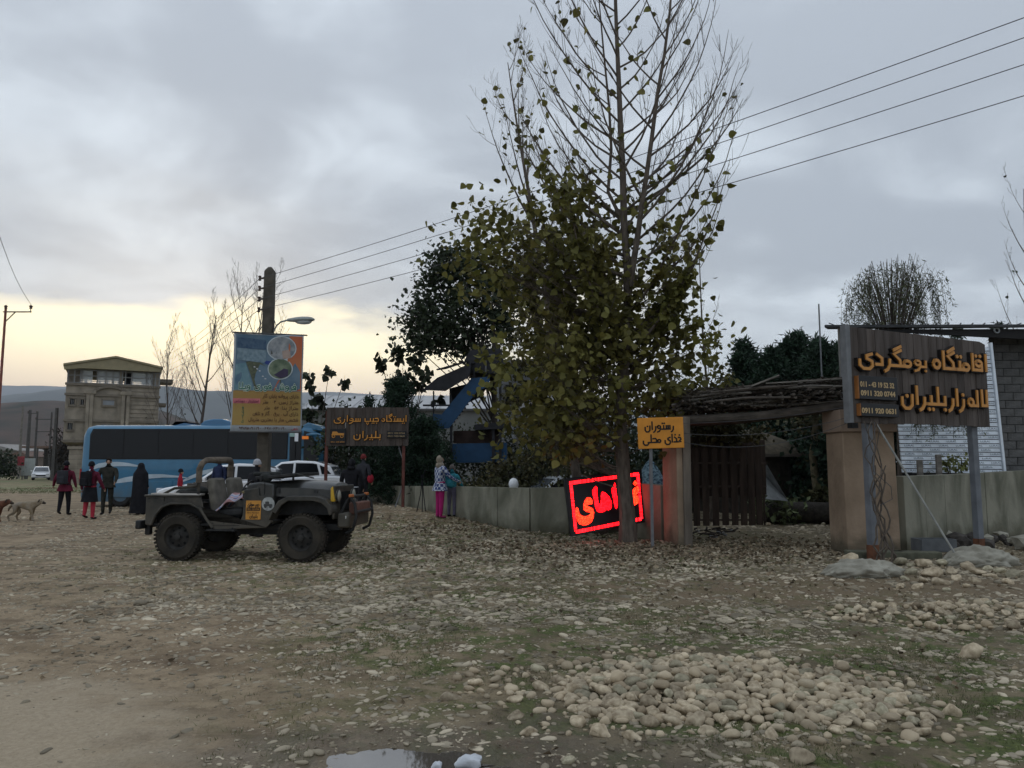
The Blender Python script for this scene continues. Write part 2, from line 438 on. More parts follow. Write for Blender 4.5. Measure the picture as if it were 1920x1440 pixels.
def latin(s, x, z, size, width, y, m, parent, name='lettering', offset=0.0, ex=.002):
    """plain Latin text/figures standing upright on plane y, starting at left x; fitted to width"""
    me = text_mesh(s, size, offset, ex); co = np.empty(len(me.vertices)*3); me.vertices.foreach_get('co', co); co = co.reshape(-1, 3)
    w = co[:, 0].max()-co[:, 0].min(); k = width/w if width else 1
    me.transform(Matrix(((k, 0, 0, x-co[:, 0].min()*k), (0, 0, -1, y), (0, 1, 0, z), (0, 0, 0, 1))))
    me.materials.clear(); me.materials.append(m); return link(name, me, parent)
# ================================================================ GROUND
def S01(t): t = np.clip(t, 0, 1); return t*t*(3-2*t)
def gz_np(x, y): return .30*S01((y-17)/8)*S01((x+11.5)/4)*S01((3.5-x)/3)*(1-S01((y-45)/30))
PUD = [(-.58, 4.40, .30, .15), (-.16, 4.27, .16, .09)]
def ground_np(x, y):
    z = gz_np(x, y)
    d = np.hypot(x, y); near = np.clip(1.6-d/14, 0, 1)
    pdz = 1-.55*np.clip(1.6-np.hypot((x+.35)/1.3, (y-4.3)/.7), 0, 1)
    z = z+pdz*(fbm(x*1.3, y*1.3, 3, 5)-.5)*.05*np.clip(1.5-d/30, 0, 1)+(fbm(x*7, y*7, 4, 9)-.5)*.045*near
    comp = S01(1.3-np.hypot((x+3.6)/2.0, (y-4.3)/1.9)+(fbm(x*2, y*2, 3, 3)-.5)*.6)
    z = z*(1-comp*.6)
    for px_, py_, a, b in PUD:
        q = np.hypot((x-px_)/a, (y-py_)/b)+(fbm(x*6, y*6, 2, 21)-.5)*.7
        z = z-.05*S01(1.6-q)
    return z
def graded(lo, a, b, hi, step, g):
    c = list(np.arange(a, b, step)); s = step; v = b
    while v < hi: c.append(v); s *= g; v += s
    s = step; v = a-step; l = []
    while v > lo: l.append(v); s *= g; v -= s
    return np.array(l[::-1]+c)
xs = graded(-2600, -4.6, 5.2, 2600, .055, 1.045); ys = graded(-60, 3.4, 9.5, 2600, .05, 1.03)
GX, GY = np.meshgrid(xs, ys); GZ = ground_np(GX, GY)
nx, ny = len(xs), len(ys); idx = np.arange(nx*ny).reshape(ny, nx)
F = np.stack([idx[:-1, :-1], idx[:-1, 1:], idx[1:, 1:], idx[1:, :-1]], -1).reshape(-1, 4)

def ground_material():
    m = bpy.data.materials.new('muddy_gravel_ground'); m.use_nodes = True; t = m.node_tree; n = t.nodes; l = t.links; b = n['Principled BSDF']
    geo = n.new('ShaderNodeNewGeometry'); pos = geo.outputs['Position']
    def new(k, **a):
        q = n.new(k)
        for x, v in a.items(): setattr(q, x, v)
        return q
    def no(scale, detail=5, rough=.55, off=(0, 0, 0), st=(1, 1, 1)):
        mp = new('ShaderNodeMapping'); mp.inputs[1].default_value = off; mp.inputs[3].default_value = st; l.new(pos, mp.inputs[0])
        q = new('ShaderNodeTexNoise'); q.inputs['Scale'].default_value = scale; q.inputs['Detail'].default_value = detail; q.inputs['Roughness'].default_value = rough
        l.new(mp.outputs[0], q.inputs['Vector']); return q.outputs['Fac']
    def ma(op, a, c, cl=False):
        q = new('ShaderNodeMath', operation=op); q.use_clamp = cl
        for i, v in enumerate((a, c)):
            if isinstance(v, (int, float)): q.inputs[i].default_value = v
            else: l.new(v, q.inputs[i])
        return q.outputs[0]
    def ss(v, a, c):
        q = new('ShaderNodeMapRange', interpolation_type='SMOOTHSTEP'); l.new(v, q.inputs[0]); q.inputs[1].default_value = a; q.inputs[2].default_value = c; return q.outputs[0]
    def mx(f, a, c):
        q = new('ShaderNodeMix', data_type='RGBA')
        for i, v in ((0, f), (6, a), (7, c)):
            if isinstance(v, (int, float)): q.inputs[i].default_value = v
            elif isinstance(v, tuple): q.inputs[i].default_value = v+(1,)
            else: l.new(v, q.inputs[i])
        return q.outputs[2]
    sep = new('ShaderNodeSeparateXYZ'); l.new(pos, sep.inputs[0]); PX, PY, _ = sep.outputs
    def blob(cx, cy, rx, ry, soft, wob, nz):
        a = ma('DIVIDE', ma('SUBTRACT', PX, cx), rx); c = ma('DIVIDE', ma('SUBTRACT', PY, cy), ry)
        d = ma('SQRT', ma('ADD', ma('MULTIPLY', a, a), ma('MULTIPLY', c, c)), 0)
        d = ma('ADD', d, ma('MULTIPLY', ma('SUBTRACT', nz, .5), wob))
        return ss(d, 1+soft, 1-soft)
    big = no(.45, 4); mid = no(1.7, 6, .6, (3, 8, 0)); fine = no(26, 6, .7); grit = no(75, 4, .7, (1, 1, 1)); str_ = no(1.0, 5, .6, (9, 2, 0), (.6, 2.2, 1))
    dirt = mx(ss(mid, .35, .65), (.235, .178, .118), (.36, .285, .20))
    dirt = mx(ss(str_, .50, .66), dirt, (.150, .108, .072))
    blot = no(7.5, 6, .7, (2, 5, 0)); dirt = mx(ma('MULTIPLY', ss(blot, .50, .64), .6), dirt, (.135, .100, .066)); dirt = mx(ma('MULTIPLY', ss(blot, .44, .34), .5), dirt, (.45, .37, .27))
    grey = mx(ss(mid, .35, .65), (.120, .100, .064), (.235, .195, .130))
    side = ss(ma('ADD', PX, ma('MULTIPLY', ma('SUBTRACT', big, .5), 5)), -2.6, .8)
    base = mx(side, dirt, grey)
    grey = mx(ma('MULTIPLY', ss(blot, .48, .62), .6), grey, (.07, .058, .036)); base = mx(side, dirt, grey)
    # brown wheel track running across behind the heap
    trk = blob(4.2, 10.2, 5.2, 1.25, .45, 1.2, mid); base = mx(ma('MULTIPLY', trk, .8), base, (.185, .140, .095))
    # trodden compact patch
    cpt = blob(-3.75, 4.2, 1.85, 1.75, .24, 1.3, mid); base = mx(ma('MULTIPLY', cpt, .9), base, mx(ss(fine, .3, .7), (.36, .30, .225), (.47, .40, .31)))
    # moss and thin grass
    ms = no(2.6, 6, .65, (5, 1, 0)); zone = ma('MAXIMUM', blob(3.6, 5.4, 4.4, 4.0, .5, 1.0, big), ma('MAXIMUM', blob(-.2, 8.2, 1.9, 2.6, .4, 1.1, big), blob(-1, 16, 6, 6, .5, .8, big)))
    moss = ma('MULTIPLY', ss(ms, .46, .58), zone); base = mx(ma('MULTIPLY', moss, .85), base, mx(ss(fine, .35, .65), (.040, .064, .014), (.105, .140, .036)))
    # meadow strip far left
    mead = ma('MULTIPLY', ss(PY, 42, 52), ss(PX, -8, -22)); base = mx(ma('MULTIPLY', mead, ss(no(.25, 5), .40, .56)), base, (.19, .21, .11))
    # grit
    base = mx(ma('MULTIPLY', ss(grit, .58, .72), .35), base, (.50, .45, .36)); base = mx(ma('MULTIPLY', ss(grit, .42, .30), .5), base, (.075, .06, .042))
    # damp round the puddles
    wet = blob(-.3, 4.3, 1.5, .75, .45, .9, mid); base = mx(ma('MULTIPLY', wet, .55), base, (.085, .070, .055))
    mul = new('ShaderNodeVectorMath', operation='MULTIPLY'); l.new(base, mul.inputs[0]); mul.inputs[1].default_value = (.93, .885, .80); base = mul.outputs[0]
    l.new(base, b.inputs['Base Color'])
    rr = ma('SUBTRACT', .88, ma('MULTIPLY', wet, .45)); l.new(rr, b.inputs['Roughness']); b.inputs['Specular IOR Level'].default_value = .28
    vo = new('ShaderNodeTexVoronoi'); vo.inputs['Scale'].default_value = 22; l.new(pos, vo.inputs['Vector'])
    h = ma('ADD', ma('MULTIPLY', fine, 1.0), ma('ADD', ma('MULTIPLY', grit, .5), ma('MULTIPLY', ss(vo.outputs['Distance'], .45, .1), .45)))
    bp = new('ShaderNodeBump'); bp.inputs['Strength'].default_value = .65; bp.inputs['Distance'].default_value = .022; l.new(h, bp.inputs['Height']); l.new(bp.outputs[0], b.inputs['Normal'])
    return m
gm = ground_material()
g = struct(link('ground', np_mesh('ground', np.stack([GX, GY, GZ], -1).reshape(-1, 3), F, gm, True)))

# puddles: flat water lying in the hollows
wm_ = mat('water', (.10, .085, .07), .03, spec=.9, coat=.6)
for i, (px_, py_, a, b) in enumerate(PUD):
    mb = MB(); n = 48; zw = -.012-.004*i; vs = [(px_, py_, zw)]
    for j in range(n):
        t = 2*math.pi*j/n; k = 1.75*(1+.22*math.sin(3*t+i*2)+.13*math.sin(7*t+1)); vs.append((px_+a*k*math.cos(t), py_+b*k*math.sin(t), zw))
    mb.add(vs, [(0, 1+j, 1+(j+1) % n) for j in range(n)]); struct(mb.build('puddle_water', wm_))

# ================================================================ HILLS (real terrain strips at their own distances)
def ridge(name, Yd, pts, depth, m, seed, rough=.05, n=220):
    x0, x1 = pts[0][0], pts[-1][0]; V = []; rows = 14
    for r in range(rows):
        f = r/(rows-1); prof = math.sin(min(1, f*1.0)*math.pi/2) if f < .75 else math.sin(.75*math.pi/2)*(1-(f-.75)*.6)
        for i in range(n):
            px = x0+(x1-x0)*i/(n-1)
            for k in range(len(pts)-1):
                if pts[k][0] <= px <= pts[k+1][0]: break
            t = (px-pts[k][0])/(pts[k+1][0]-pts[k][0]); t = t*t*(3-2*t); py = pts[k][1]*(1-t)+pts[k+1][1]*t
            yy = Yd+depth*(f-.75); top = (872-py)/FPX*Yd+CH
            x = (px-960)*Yd/FPX*(1+(f-.75)*depth/Yd*.5)
            nz = float(fbm(np.array([i*.11+seed]), np.array([r*.45+seed]), 4, seed)[0]-.5)
            z = top*prof/ math.sin(.75*math.pi/2)*(1+nz*rough*3*(1 if 0 < r else 0)) if f <= .75 else top*(1-(f-.75)*2)
            V.append((x, yy, z-3 if r else -8))
    idx = np.arange(rows*n).reshape(rows, n); F = np.stack([idx[:-1, :-1], idx[:-1, 1:], idx[1:, 1:], idx[1:, :-1]], -1).reshape(-1, 4)
    return struct(link(name, np_mesh(name, V, F, m, True)))
hm_far = mat('hill_forest_far', (.060, .070, .066), .95, .25, .004, spec=.1, coord='Object')
hm_near = mat('hill_bare_woods', (.105, .070, .055), .95, spec=.1, col2=(.030, .034, .024), vs=.018, bump=1.0, bs=.12, coord='Object', detail=14)
ridge('mountains', 7500, [(-1500, 700), (-700, 728), (-120, 712), (60, 717), (200, 728), (330, 726), (470, 735), (640, 738), (800, 742), (1000, 750), (1250, 770), (1600, 760), (2300, 735), (3600, 740)], 2600, hm_far, 3, .05)
ridge('mountains', 4200, [(-1600, 720), (-500, 752), (-60, 748), (50, 732), (110, 722), (200, 735), (300, 722), (400, 733), (560, 752), (760, 768), (1000, 790), (1300, 805), (2400, 790), (3600, 780)], 1500, hm_far, 8, .06)
ridge('hillside', 1150, [(-1500, 745), (-400, 760), (-60, 757), (40, 750), (100, 748), (190, 752), (300, 764), (370, 785), (430, 810), (560, 845), (760, 862), (1100, 866), (2600, 864)], 500, hm_near, 5, .05)

# ================================================================ HAZE
hz = MB(); hz.box((0, 3800, 449), (19000, 12000, 900)); ho = hz.build('haze', [])
hzm = bpy.data.materials.new('haze_air'); hzm.use_nodes = True; hn = hzm.node_tree
for q in list(hn.nodes): hn.nodes.remove(q)
pv = hn.nodes.new('ShaderNodeVolumePrincipled'); pv.inputs['Density'].default_value = 1.2e-4; pv.inputs['Color'].default_value = (.80, .87, .97, 1); pv.inputs['Anisotropy'].default_value = .3
oo = hn.nodes.new('ShaderNodeOutputMaterial'); hn.links.new(pv.outputs[0], oo.inputs['Volume']); ho.data.materials.append(hzm); ho['kind'] = 'stuff'
ho.location = (0, 0, -10)

# ================================================================ PLANT TOOLS
def leaf_cloud(Pp, size, aspect=.8, flat=.0, seed=1, fold=.25, droop=0., tri=False):
    """rhombus-like leaves (4 verts) at points Pp (n,3)"""
    r = np.random.default_rng(seed); n = len(Pp); Pp = np.asarray(Pp, float)
    a = r.normal(size=(n, 3)); a[:, 2] = a[:, 2]*(1-flat)-droop; a /= np.linalg.norm(a, axis=1)[:, None]+1e-9
    b = r.normal(size=(n, 3)); b -= a*np.sum(a*b, 1)[:, None]; b /= np.linalg.norm(b, axis=1)[:, None]+1e-9
    c = np.cross(a, b); s = np.asarray(size)*r.uniform(.65, 1.25, n); s = s[:, None]
    v0 = Pp; v1 = Pp+a*s*.42+b*s*aspect*.5+c*s*fold*.4; v2 = Pp+a*s; v3 = Pp+a*s*.42-b*s*aspect*.5+c*s*fold*.4
    V = np.stack([v0, v1, v2, v3], 1).reshape(-1, 3); i = np.arange(n)*4
    F = np.stack([np.stack([i, i+1, i+2], -1), np.stack([i, i+2, i+3], -1)], 1).reshape(-1, 3)
    return V, F
def clumps(c, rad, nc, per, spread, seed, shell=.55, low=None):
    r = np.random.default_rng(seed); d = r.normal(size=(nc, 3)); d /= np.linalg.norm(d, axis=1)[:, None]
    q = r.uniform(0, 1, nc)**shell*(.82+.28*r.uniform(0, 1, nc)); C = np.array(c)+d*q[:, None]*np.array(rad)
    if low is not None: C[:, 2] = np.maximum(C[:, 2], low+r.uniform(0, .3, nc))
    k = r.integers(int(per*.5), int(per*1.5)+1, nc); Pp = np.repeat(C, k, 0)
    sp_ = np.repeat(spread*r.uniform(.6, 1.4, nc), k)
    return Pp+r.normal(size=Pp.shape)*sp_[:, None]*np.array([1, 1, .7]), C
class Tree:
    def __init__(s, seed, rmin=.0035): s.rmin = rmin; s.r = random.Random(seed); s.mb = MB(); s.tips = []; s.seg = []
    def branch(s, p, d, ln, r0, lev, maxlev, up=.25, n=7, wob=.08, kids=(6, 5), ang=(35, 60), ratio=(.45, .65), start=.15, sides=(8, 5, 4, 3, 3), taper=.25, kup=None, gnarl=0.):
        p = Vector(p); d = Vector(d).normalized(); pts = [p.copy()]; rs = [r0]; dirs = [d.copy()]
        for i in range(n):
            d = (d+Vector((s.r.gauss(0, wob), s.r.gauss(0, wob), s.r.gauss(0, wob)))+Vector((0, 0, up/n))).normalized()
            p = p+d*(ln/n); pts.append(p.copy()); rs.append(max(s.rmin, r0*(1-(1-taper)*(i+1)/n))); dirs.append(d.copy())
        s.mb.tube(pts, rs, sides[min(lev, 4)], caps=lev == 0)
        s.seg.append((lev, pts, rs))
        if lev >= maxlev: s.tips.append((pts[-1], d)); return
        k = kids[min(lev, len(kids)-1)]
        for j in range(k):
            f = start+(1-start)*(j+s.r.uniform(.1, .9))/k; i = f*n; a = int(min(n-1, i)); t = i-a
            q = pts[a].lerp(pts[a+1], t); dd = dirs[a]
            th = R(s.r.uniform(*ang)); ax = dd.orthogonal().normalized(); ax.rotate(Matrix.Rotation(s.r.uniform(0, 6.283), 3, dd))
            nd_ = dd.copy(); nd_.rotate(Matrix.Rotation(th, 3, ax))
            l2 = ln*s.r.uniform(*ratio)*(1-.55*f); r2 = max(.003, min(rs[a]*.62, r0*.5*(l2/ln)**.6))
            s.branch(q, nd_, l2, r2, lev+1, maxlev, up if kup is None else kup, max(4, n-2), wob, kids, ang, ratio, start, sides, taper, kup)
bark = mat('bark_grey_brown', (.105, .085, .068), .95, .35, 14, .8, 40, stretch=(1, 1, .3))
bark_dk = mat('bark_dark', (.045, .036, .030), .95, .3, 14)
lf_olive = mat('leaf_olive', (.105, .108, .026), .65, col2=(.160, .140, .042), vs=.9, island=.55, trans=.30, spec=.25)
lf_dark = mat('leaf_dark_green', (.028, .040, .018), .6, .3, 1.5, island=.4, trans=.12)
lf_pine = mat('needle_dark_green', (.016, .036, .018), .7, .3, 1.2, island=.4, trans=.05)
lf_shrub = mat('leaf_shrub', (.040, .048, .020), .7, col2=(.075, .06, .022), vs=1.3, island=.45, trans=.1)
lf_willow = mat('leaf_willow', (.105, .115, .062), .7, .25, 2, island=.35, trans=.1)
lf_brown = mat('leaf_fallen_brown', (.12, .085, .055), .85, col2=(.26, .21, .14), vs=9, island=.5, spec=.15, coord='Object')
grass_m = mat('grass_blade', (.045, .070, .018), .75, col2=(.09, .095, .03), vs=3, island=.4, trans=.1)
# ================================================================ FAR LEFT: apartment block, shed, poles, far car later
def apartment():
    D = 74.0; k = D/FPX; z = lambda py: CH+(872-py)*k; x = lambda px: (px-960)*k
    t = thing('apartment_building', 'four-storey tan stone apartment building with glazed top floor and low yellow gable roof', 'building', (x(210), D, 0), R(27))
    t.scale = (.89, 1, 1)
    stone = mat('tan_stone', (.25, .215, .170), .85, .28, 1.0, .3, 8, detail=9); dk = mat('stone_trim', (.17, .145, .115), .85, .15, 3)
    yel = mat('yellow_roof_fascia', (.24, .205, .125), .7, .1, 2); glz = mat('pale_glazing', (.10, .12, .14), .04, spec=1.0, metal=.0)
    fr = mat('window_frame_grey', (.22, .22, .22), .6); dark = mat('dark_interior', (.02, .02, .022), .8)
    X0, X1 = x(122)-t.location.x, x(298)-t.location.x; W = X1-X0; ox = t.location.x
    lx = lambda px: x(px)-ox
    dep = 11.0
    m = MB(); m.box(((X0+X1)/2, dep/2, (z(832)+z(722))/2), (W, dep, z(722)-z(832))); m.build('wall', stone, t, bevel=.03)
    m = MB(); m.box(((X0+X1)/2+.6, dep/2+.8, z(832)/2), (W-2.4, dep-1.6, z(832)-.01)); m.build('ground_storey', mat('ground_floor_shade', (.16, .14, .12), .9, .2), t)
    m = MB()
    for py in (723, 742, 790, 828): m.box(((X0+X1)/2, -.06, z(py)), (W+.2, .25, .22))
    m.build('cornice', dk, t)
    for py in (733, 750, 758, 766, 774, 782, 798, 806, 814, 820):
        mm = MB(); mm.box((lx(270), -.03, z(py)), (lx(297)-lx(243), .05, .05)); mm.build('stone_course', dk, t)
    # columns and arch
    for px in (163, 170, 229, 238):
        mm = MB(); mm.box((lx(px), -.12, (z(741)+z(832))/2), (.32, .24, z(741)-z(832))); mm.box((lx(px), -.14, z(741)+.1), (.5, .3, .2)); mm.build('column', stone, t)
    for q in (233.5, 166.5): mm = MB(); mm.box((lx(q), -.16, z(737)), (1.15, .36, .3)); mm.build('capital_slab', stone, t)
    arc = [(lx(203)+lx_*1.0, zz) for lx_, zz in [(math.cos(a)*1.55, z(741)+math.sin(a)*.75) for a in [math.pi*i/12 for i in range(13)]]]
    mm = MB(); mm.tube([(a, -.12, b) for a, b in arc], .16, 6); mm.build('arch', dk, t)
    # windows
    def window(px0, py0, px1, py1, bars=0, pane=None):
        w = lx(px1)-lx(px0); h = z(py0)-z(py1); cx = (lx(px0)+lx(px1))/2; cz = (z(py0)+z(py1))/2
        f = MB(); b = .14
        for dx, dz, sw, sh in ((0, h/2, w+2*b, b), (0, -h/2, w+2*b+.1, b*1.3), (-w/2-b/2, 0, b, h), (w/2+b/2, 0, b, h)): f.box((cx+dx, -.09, cz+dz), (sw, .18, sh))
        o = f.build('window', dk, t); p = MB(); p.box((cx, -.015, cz), (w, .03, h)); p.build('pane', pane or glz, o)
        if bars:
            for i in range(bars):
                q = MB(); q.box((cx-w/2+w*(i+1)/(bars+1), -.06, cz), (.04, .04, h)); q.build('window_bar', fr, o)
    window(131, 749, 139, 763, 2, dark); window(129, 794, 138, 809, 2, dark); window(191, 750, 212, 762, 0); window(191, 795, 212, 808, 1)
    window(150, 750, 156, 763, 1, dark)
    # glazed top storey: open terrace behind glass, sky seen through it
    zt, zb = z(694), z(721)
    gl = bpy.data.materials.new('terrace_glass'); gl.use_nodes = True; gn = gl.node_tree; pb = gn.nodes['Principled BSDF']; pb.inputs['Roughness'].default_value = .04; pb.inputs['Base Color'].default_value = (.75, .8, .82, 1)
    tr = gn.nodes.new('ShaderNodeBsdfTransparent'); mx = gn.nodes.new('ShaderNodeMixShader'); mx.inputs[0].default_value = .35; gn.links.new(tr.outputs[0], mx.inputs[1]); gn.links.new(pb.outputs[0], mx.inputs[2]); gn.links.new(mx.outputs[0], gn.nodes['Material Output'].inputs[0])
    for yy in (.12, dep-.12):
        m = MB()
        for px in (124, 136, 147, 150, 178, 194, 207, 219, 225, 231, 243, 272, 283, 289, 297): m.box((lx(px), yy, (zt+zb)/2), (.13, .13, zt-zb))
        for zz in (zb+.05, (zb+zt)/2+.05, zt-.1): m.box(((X0+X1)/2, yy, zz), (W-.1, .10, .08))
        m.build('terrace_frame', fr, t)
    for a, b in ((150.5, 169), (179, 193), (195, 206), (208, 219), (243.5, 272), (273, 282.5)):
        p = MB(); p.box(((lx(a)+lx(b))/2, .2, (zt+zb)/2), (lx(b)-lx(a), .03, zt-zb-.1)); p.build('pane', gl, t)
    for c_, d_ in (((lx(135), .5, (zt+zb)/2), (lx(146)-lx(124), .1, zt-zb)), ((lx(222.5), .3, (zt+zb)/2), (.28, .4, zt-zb)), ((lx(286), .35, (zt+zb)/2), (.32, .3, zt-zb)), ((lx(293), .3, (zt+zb)/2), (.5, .3, zt-zb))): m = MB(); m.box(c_, d_); m.build('corner_pier', stone, t)
    m = MB(); m.box((lx(237), 2.2, zb+.55), (.5, .4, 1.1)); m.box((lx(237), 2, zt-.3), (.9, .4, .5)); m.build('terrace_furniture', dark, t)
    # roof: low gable front with sagging eaves
    ap = (lx(211), z(673)); e0 = (lx(116), z(692)); e1 = (lx(302), z(689))
    mm = MB(); mm.prism([e0, (lx(118), z(699)), (lx(150), z(695)), (lx(298), z(695)), e1, ap], -1.0, -.75); mm.build('roof_fascia', yel, t)
    rf = MB()
    for a, b in ((e0, ap), (ap, e1)):
        rf.prism([(a[0], a[1]+.02), (b[0], b[1]+.02), (b[0], b[1]+.2), (a[0], a[1]+.2)], -1.15, dep+.8)
    rf.box(((X0+X1)/2, dep/2, zt+.1), (W+.3, dep, .15))
    rf.build('roof', yel, t)
    m = MB(); m.box((lx(296), 4, z(705)), (3.2, 3, .35)); m.box((lx(302), 4, z(752)), (1.4, 2, .3)); m.build('side_balcony', dk, t)
    # entrance pillar of stacked stone and neighbouring low wall in front
    t2 = thing('stone_gatepost', 'pale stone gatepost with cap at left corner of the tan building', 'gatepost', (at(150, D-6, 0).x, D-6, 0))
    for i in range(7):
        mm = MB(); mm.box((0, 0, .22+i*.42), (.75+.04*(i % 2), .8, .40)); mm.build('stone_block', stone, t2)
    mm = MB(); mm.box((0, 0, 3.1), (1.0, 1.0, .25)); mm.build('cap', stone, t2)
apartment()

def simple_pole(px, pytop, D, w, mt, label, arms=(), name='utility_pole', group=None):
    k = D/FPX; x0 = (px-960)*k; h = CH+(872-pytop)*k; t = thing(name, label, 'utility pole', (x0, D, 0), 0, group)
    m = MB(); m.box((0, 0, h/2), (w, w*.8, h), taper=.7); m.build('post', mt, t, bevel=.015)
    for (z, a, b) in arms:
        mm = MB(); mm.bar((a, -.12, h-z), (b, -.12, h-z), .09); mm.build('cross_arm', mat('steel_dark', (.07, .07, .07), .6), t)
        for q in (a+.05, b-.05):
            i = MB(); i.lathe([(.03, 0), (.07, .03), (.05, .08), (.08, .12), (.04, .2)], 8, T(q, -.12, h-z+.04)); i.build('insulator', mat('insulator_brown', (.06, .035, .025), .3), t)
    return t
conc = mat('pole_concrete', (.17, .155, .135), .9, .2, 6, .4, 25)
conc_dk = mat('pole_concrete_dark', (.085, .08, .075), .9, .2, 6)
gp = 'utility poles beyond the meadow'
simple_pole(41, 761, 92, .26, conc, 'thin grey pole farthest left behind the red and white sign', (), group=gp)
simple_pole(55, 769, 90, .34, conc_dk, 'thick dark pole with cross-arm left of the transformer frame', ((.4, -.2, .9),), group=gp)
simple_pole(69, 772, 88, .22, conc_dk, 'left leg pole of the transformer frame with high cross-arms', ((.9, -.1, 1.8), (2.3, 0, 1.7)), group=gp)
simple_pole(96, 773, 88, .22, conc_dk, 'slim right leg pole of the transformer frame', (), group=gp)
simple_pole(105, 765, 80, .36, conc_dk, 'tall dark concrete pole nearest the tan apartment building', (), group=gp)

# red-brown pole at the picture's left edge with a T arm
tp = thing('utility_pole', 'reddish metal pole with T-shaped cross-arm at left picture edge', 'utility pole', (at(1, 34, 0).x, 34, 0))
hpt = CH+(872-570)*34/FPX
mm = MB(); mm.tube([(0, 0, 0), (0, 0, hpt)], [.07, .05], 10); mm.build('post', mat('red_oxide', (.20, .07, .05), .7, .3, 5), tp, True)
st_dk = mat('steel_dark', (.07, .07, .07), .6)
mm = MB(); mm.bar((-.1, 0, hpt-.28), (1.15, 0, hpt-.28), .05); mm.bar((.45, 0, hpt-.28), (0, 0, hpt-.75), .035); mm.build('cross_arm', st_dk, tp)
for q in (0, 1.12):
    mm = MB(); mm.lathe([(.02, -.1), (.02, 0), (.07, .02), (.05, .08), (.09, .11), (.03, .18)], 8, T(q, 0, hpt-.15)); mm.build('insulator', mat('insulator_brown', (.06, .035, .025), .3), tp)
wire_m = mat('cable_dark', (.07, .07, .075), .6)
mm = MB(); a = Vector((tp.location.x+1.12, 34, hpt+.05)); b = P(-60, 250, 16); mm.tube([a.lerp(b, i/8)+Vector((0, 0, -.5*math.sin(math.pi*i/8))) for i in range(9)], .009, 4)
tag(mm.build('overhead_wire', wire_m), 'single thin wire leaving the T-shaped pole at upper left', 'wire')

# shed row, red/white sign, low buildings
def low_house(px0, px1, pyt, D, label, wallc, roofc, dep=7, gable=True):
    k = D/FPX; x0 = (px0-960)*k; x1 = (px1-960)*k; h = CH+(872-pyt)*k; w = x1-x0
    t = thing('house', label, 'house', ((x0+x1)/2, D, 0))
    m = MB(); m.box((0, dep/2, h*.4), (w, dep, h*.8)); m.build('wall', wallc, t)
    r = MB()
    if gable: r.prism([(-w/2-.3, h*.78), (w/2+.3, h*.78), (w*.1, h)], -.5, dep+.5)
    else: r.box((0, dep/2, h*.85), (w+.5, dep+.6, .15))
    r.build('roof', roofc, t)
    for q in (-.3, .05, .32):
        f = MB(); f.box((q*w, -.02, h*.42), (w*.14, .06, h*.26)); o = f.build('window', mat('window_frame_grey', (.22, .22, .22)), t)
        p = MB(); p.box((q*w, -.06, h*.42), (w*.11, .02, h*.21)); p.build('pane', mat('dark_interior', (.02, .02, .022)), o)
    return t
plas = mat('old_plaster', (.22, .20, .18), .9, .25, 2); tin = mat('weathered_tin', (.22, .21, .20), .6, .25, 3)
low_house(-80, 36, 832, 118, 'low plastered house with pale tin roof at far left', plas, tin)
low_house(20, 60, 846, 110, 'small house with dark opening behind the red and white sign', mat('mud_wall', (.16, .13, .11), .9, .2), mat('rust_roof', (.15, .10, .08), .8, .3))
shed = thing('open_shed', 'long dark open shed between the far poles and the tan building', 'shed', (at(100, 98, 0).x, 98, 0))
m = MB(); m.box((0, 4, 3.9), (9.0, 6, .25)); m.build('roof', mat('rust_roof', (.15, .10, .08)), shed)
m = MB(); m.box((0, 6.5, 1.9), (9, .2, 3.7)); m.build('back_wall', mat('shed_dark', (.05, .045, .04), .9, .3), shed)
for i in range(5):
    m = MB(); m.box((-4.3+i*2.15, 1.1, 1.9), (.16, .16, 3.7)); m.build('post', conc_dk, shed)
bb = thing('roadside_board', 'white notice board with red square patch left of the far white car', 'sign', (at(58, 86, 0).x, 86, 0))
m = MB(); m.box((.3, 0, 1.4), (1.5, .08, 1.9)); m.build('panel', mat('board_offwhite', (.36, .38, .36), .7, .1, 4), bb)
m = MB(); m.box((-.5, -.07, 2.05), (.75, .05, 1.0)); m.build('red_panel', mat('board_red', (.35, .06, .07), .7, .3, 6), bb)
m = MB(); m.box((-.35, .09, .7), (.12, .08, 1.4)); m.box((.85, .09, .7), (.12, .08, 1.4)); m.build('leg', conc, bb)
def mass(name, label, cat, c, rad, nc, per, spread, size, m, seed, low=.05, kind=None, trunk=True, group=None, aspect=.7):
    t = thing(name, label, cat, (c[0], c[1], gz(c[0], c[1])), 0, group)
    Pp, C = clumps((0, 0, c[2]), rad, nc, per, spread, seed, low=low); V, F = leaf_cloud(Pp, size, aspect, seed=seed)
    o = link('foliage', np_mesh('foliage', V, F, m), t); o['kind'] = 'stuff'
    if trunk:
        mb = MB(); rr = random.Random(seed)
        for i in range(6):
            q = C[rr.randrange(len(C))]; mb.tube([(0, 0, 0), (q[0]*.4, q[1]*.4, q[2]*.5), tuple(q)], [.05+.02*rad[2], .03, .01], 5)
        mb.build('trunk', bark_dk, t)
    return t
mass('bush', 'dark bush beside the low plastered house at far left', 'bush', (at(8, 84, 0).x, 84, 1.4), (2.3, 1.8, 1.7), 60, 22, .35, .35, lf_dark, 51)
mass('bush', 'low hedge clump in front of the far open shed', 'bush', (at(118, 84, 0).x, 88, .9), (2.6, 1.2, .9), 50, 20, .3, .3, lf_dark, 52)
mass('tree', 'dark leafless-looking tree beside the left wall of the tan building', 'tree', (at(112, 84, 0).x, 86, 3.2), (1.3, 1.5, 3.1), 60, 20, .45, .3, mat('twig_brown', (.05, .042, .036), .95), 53)

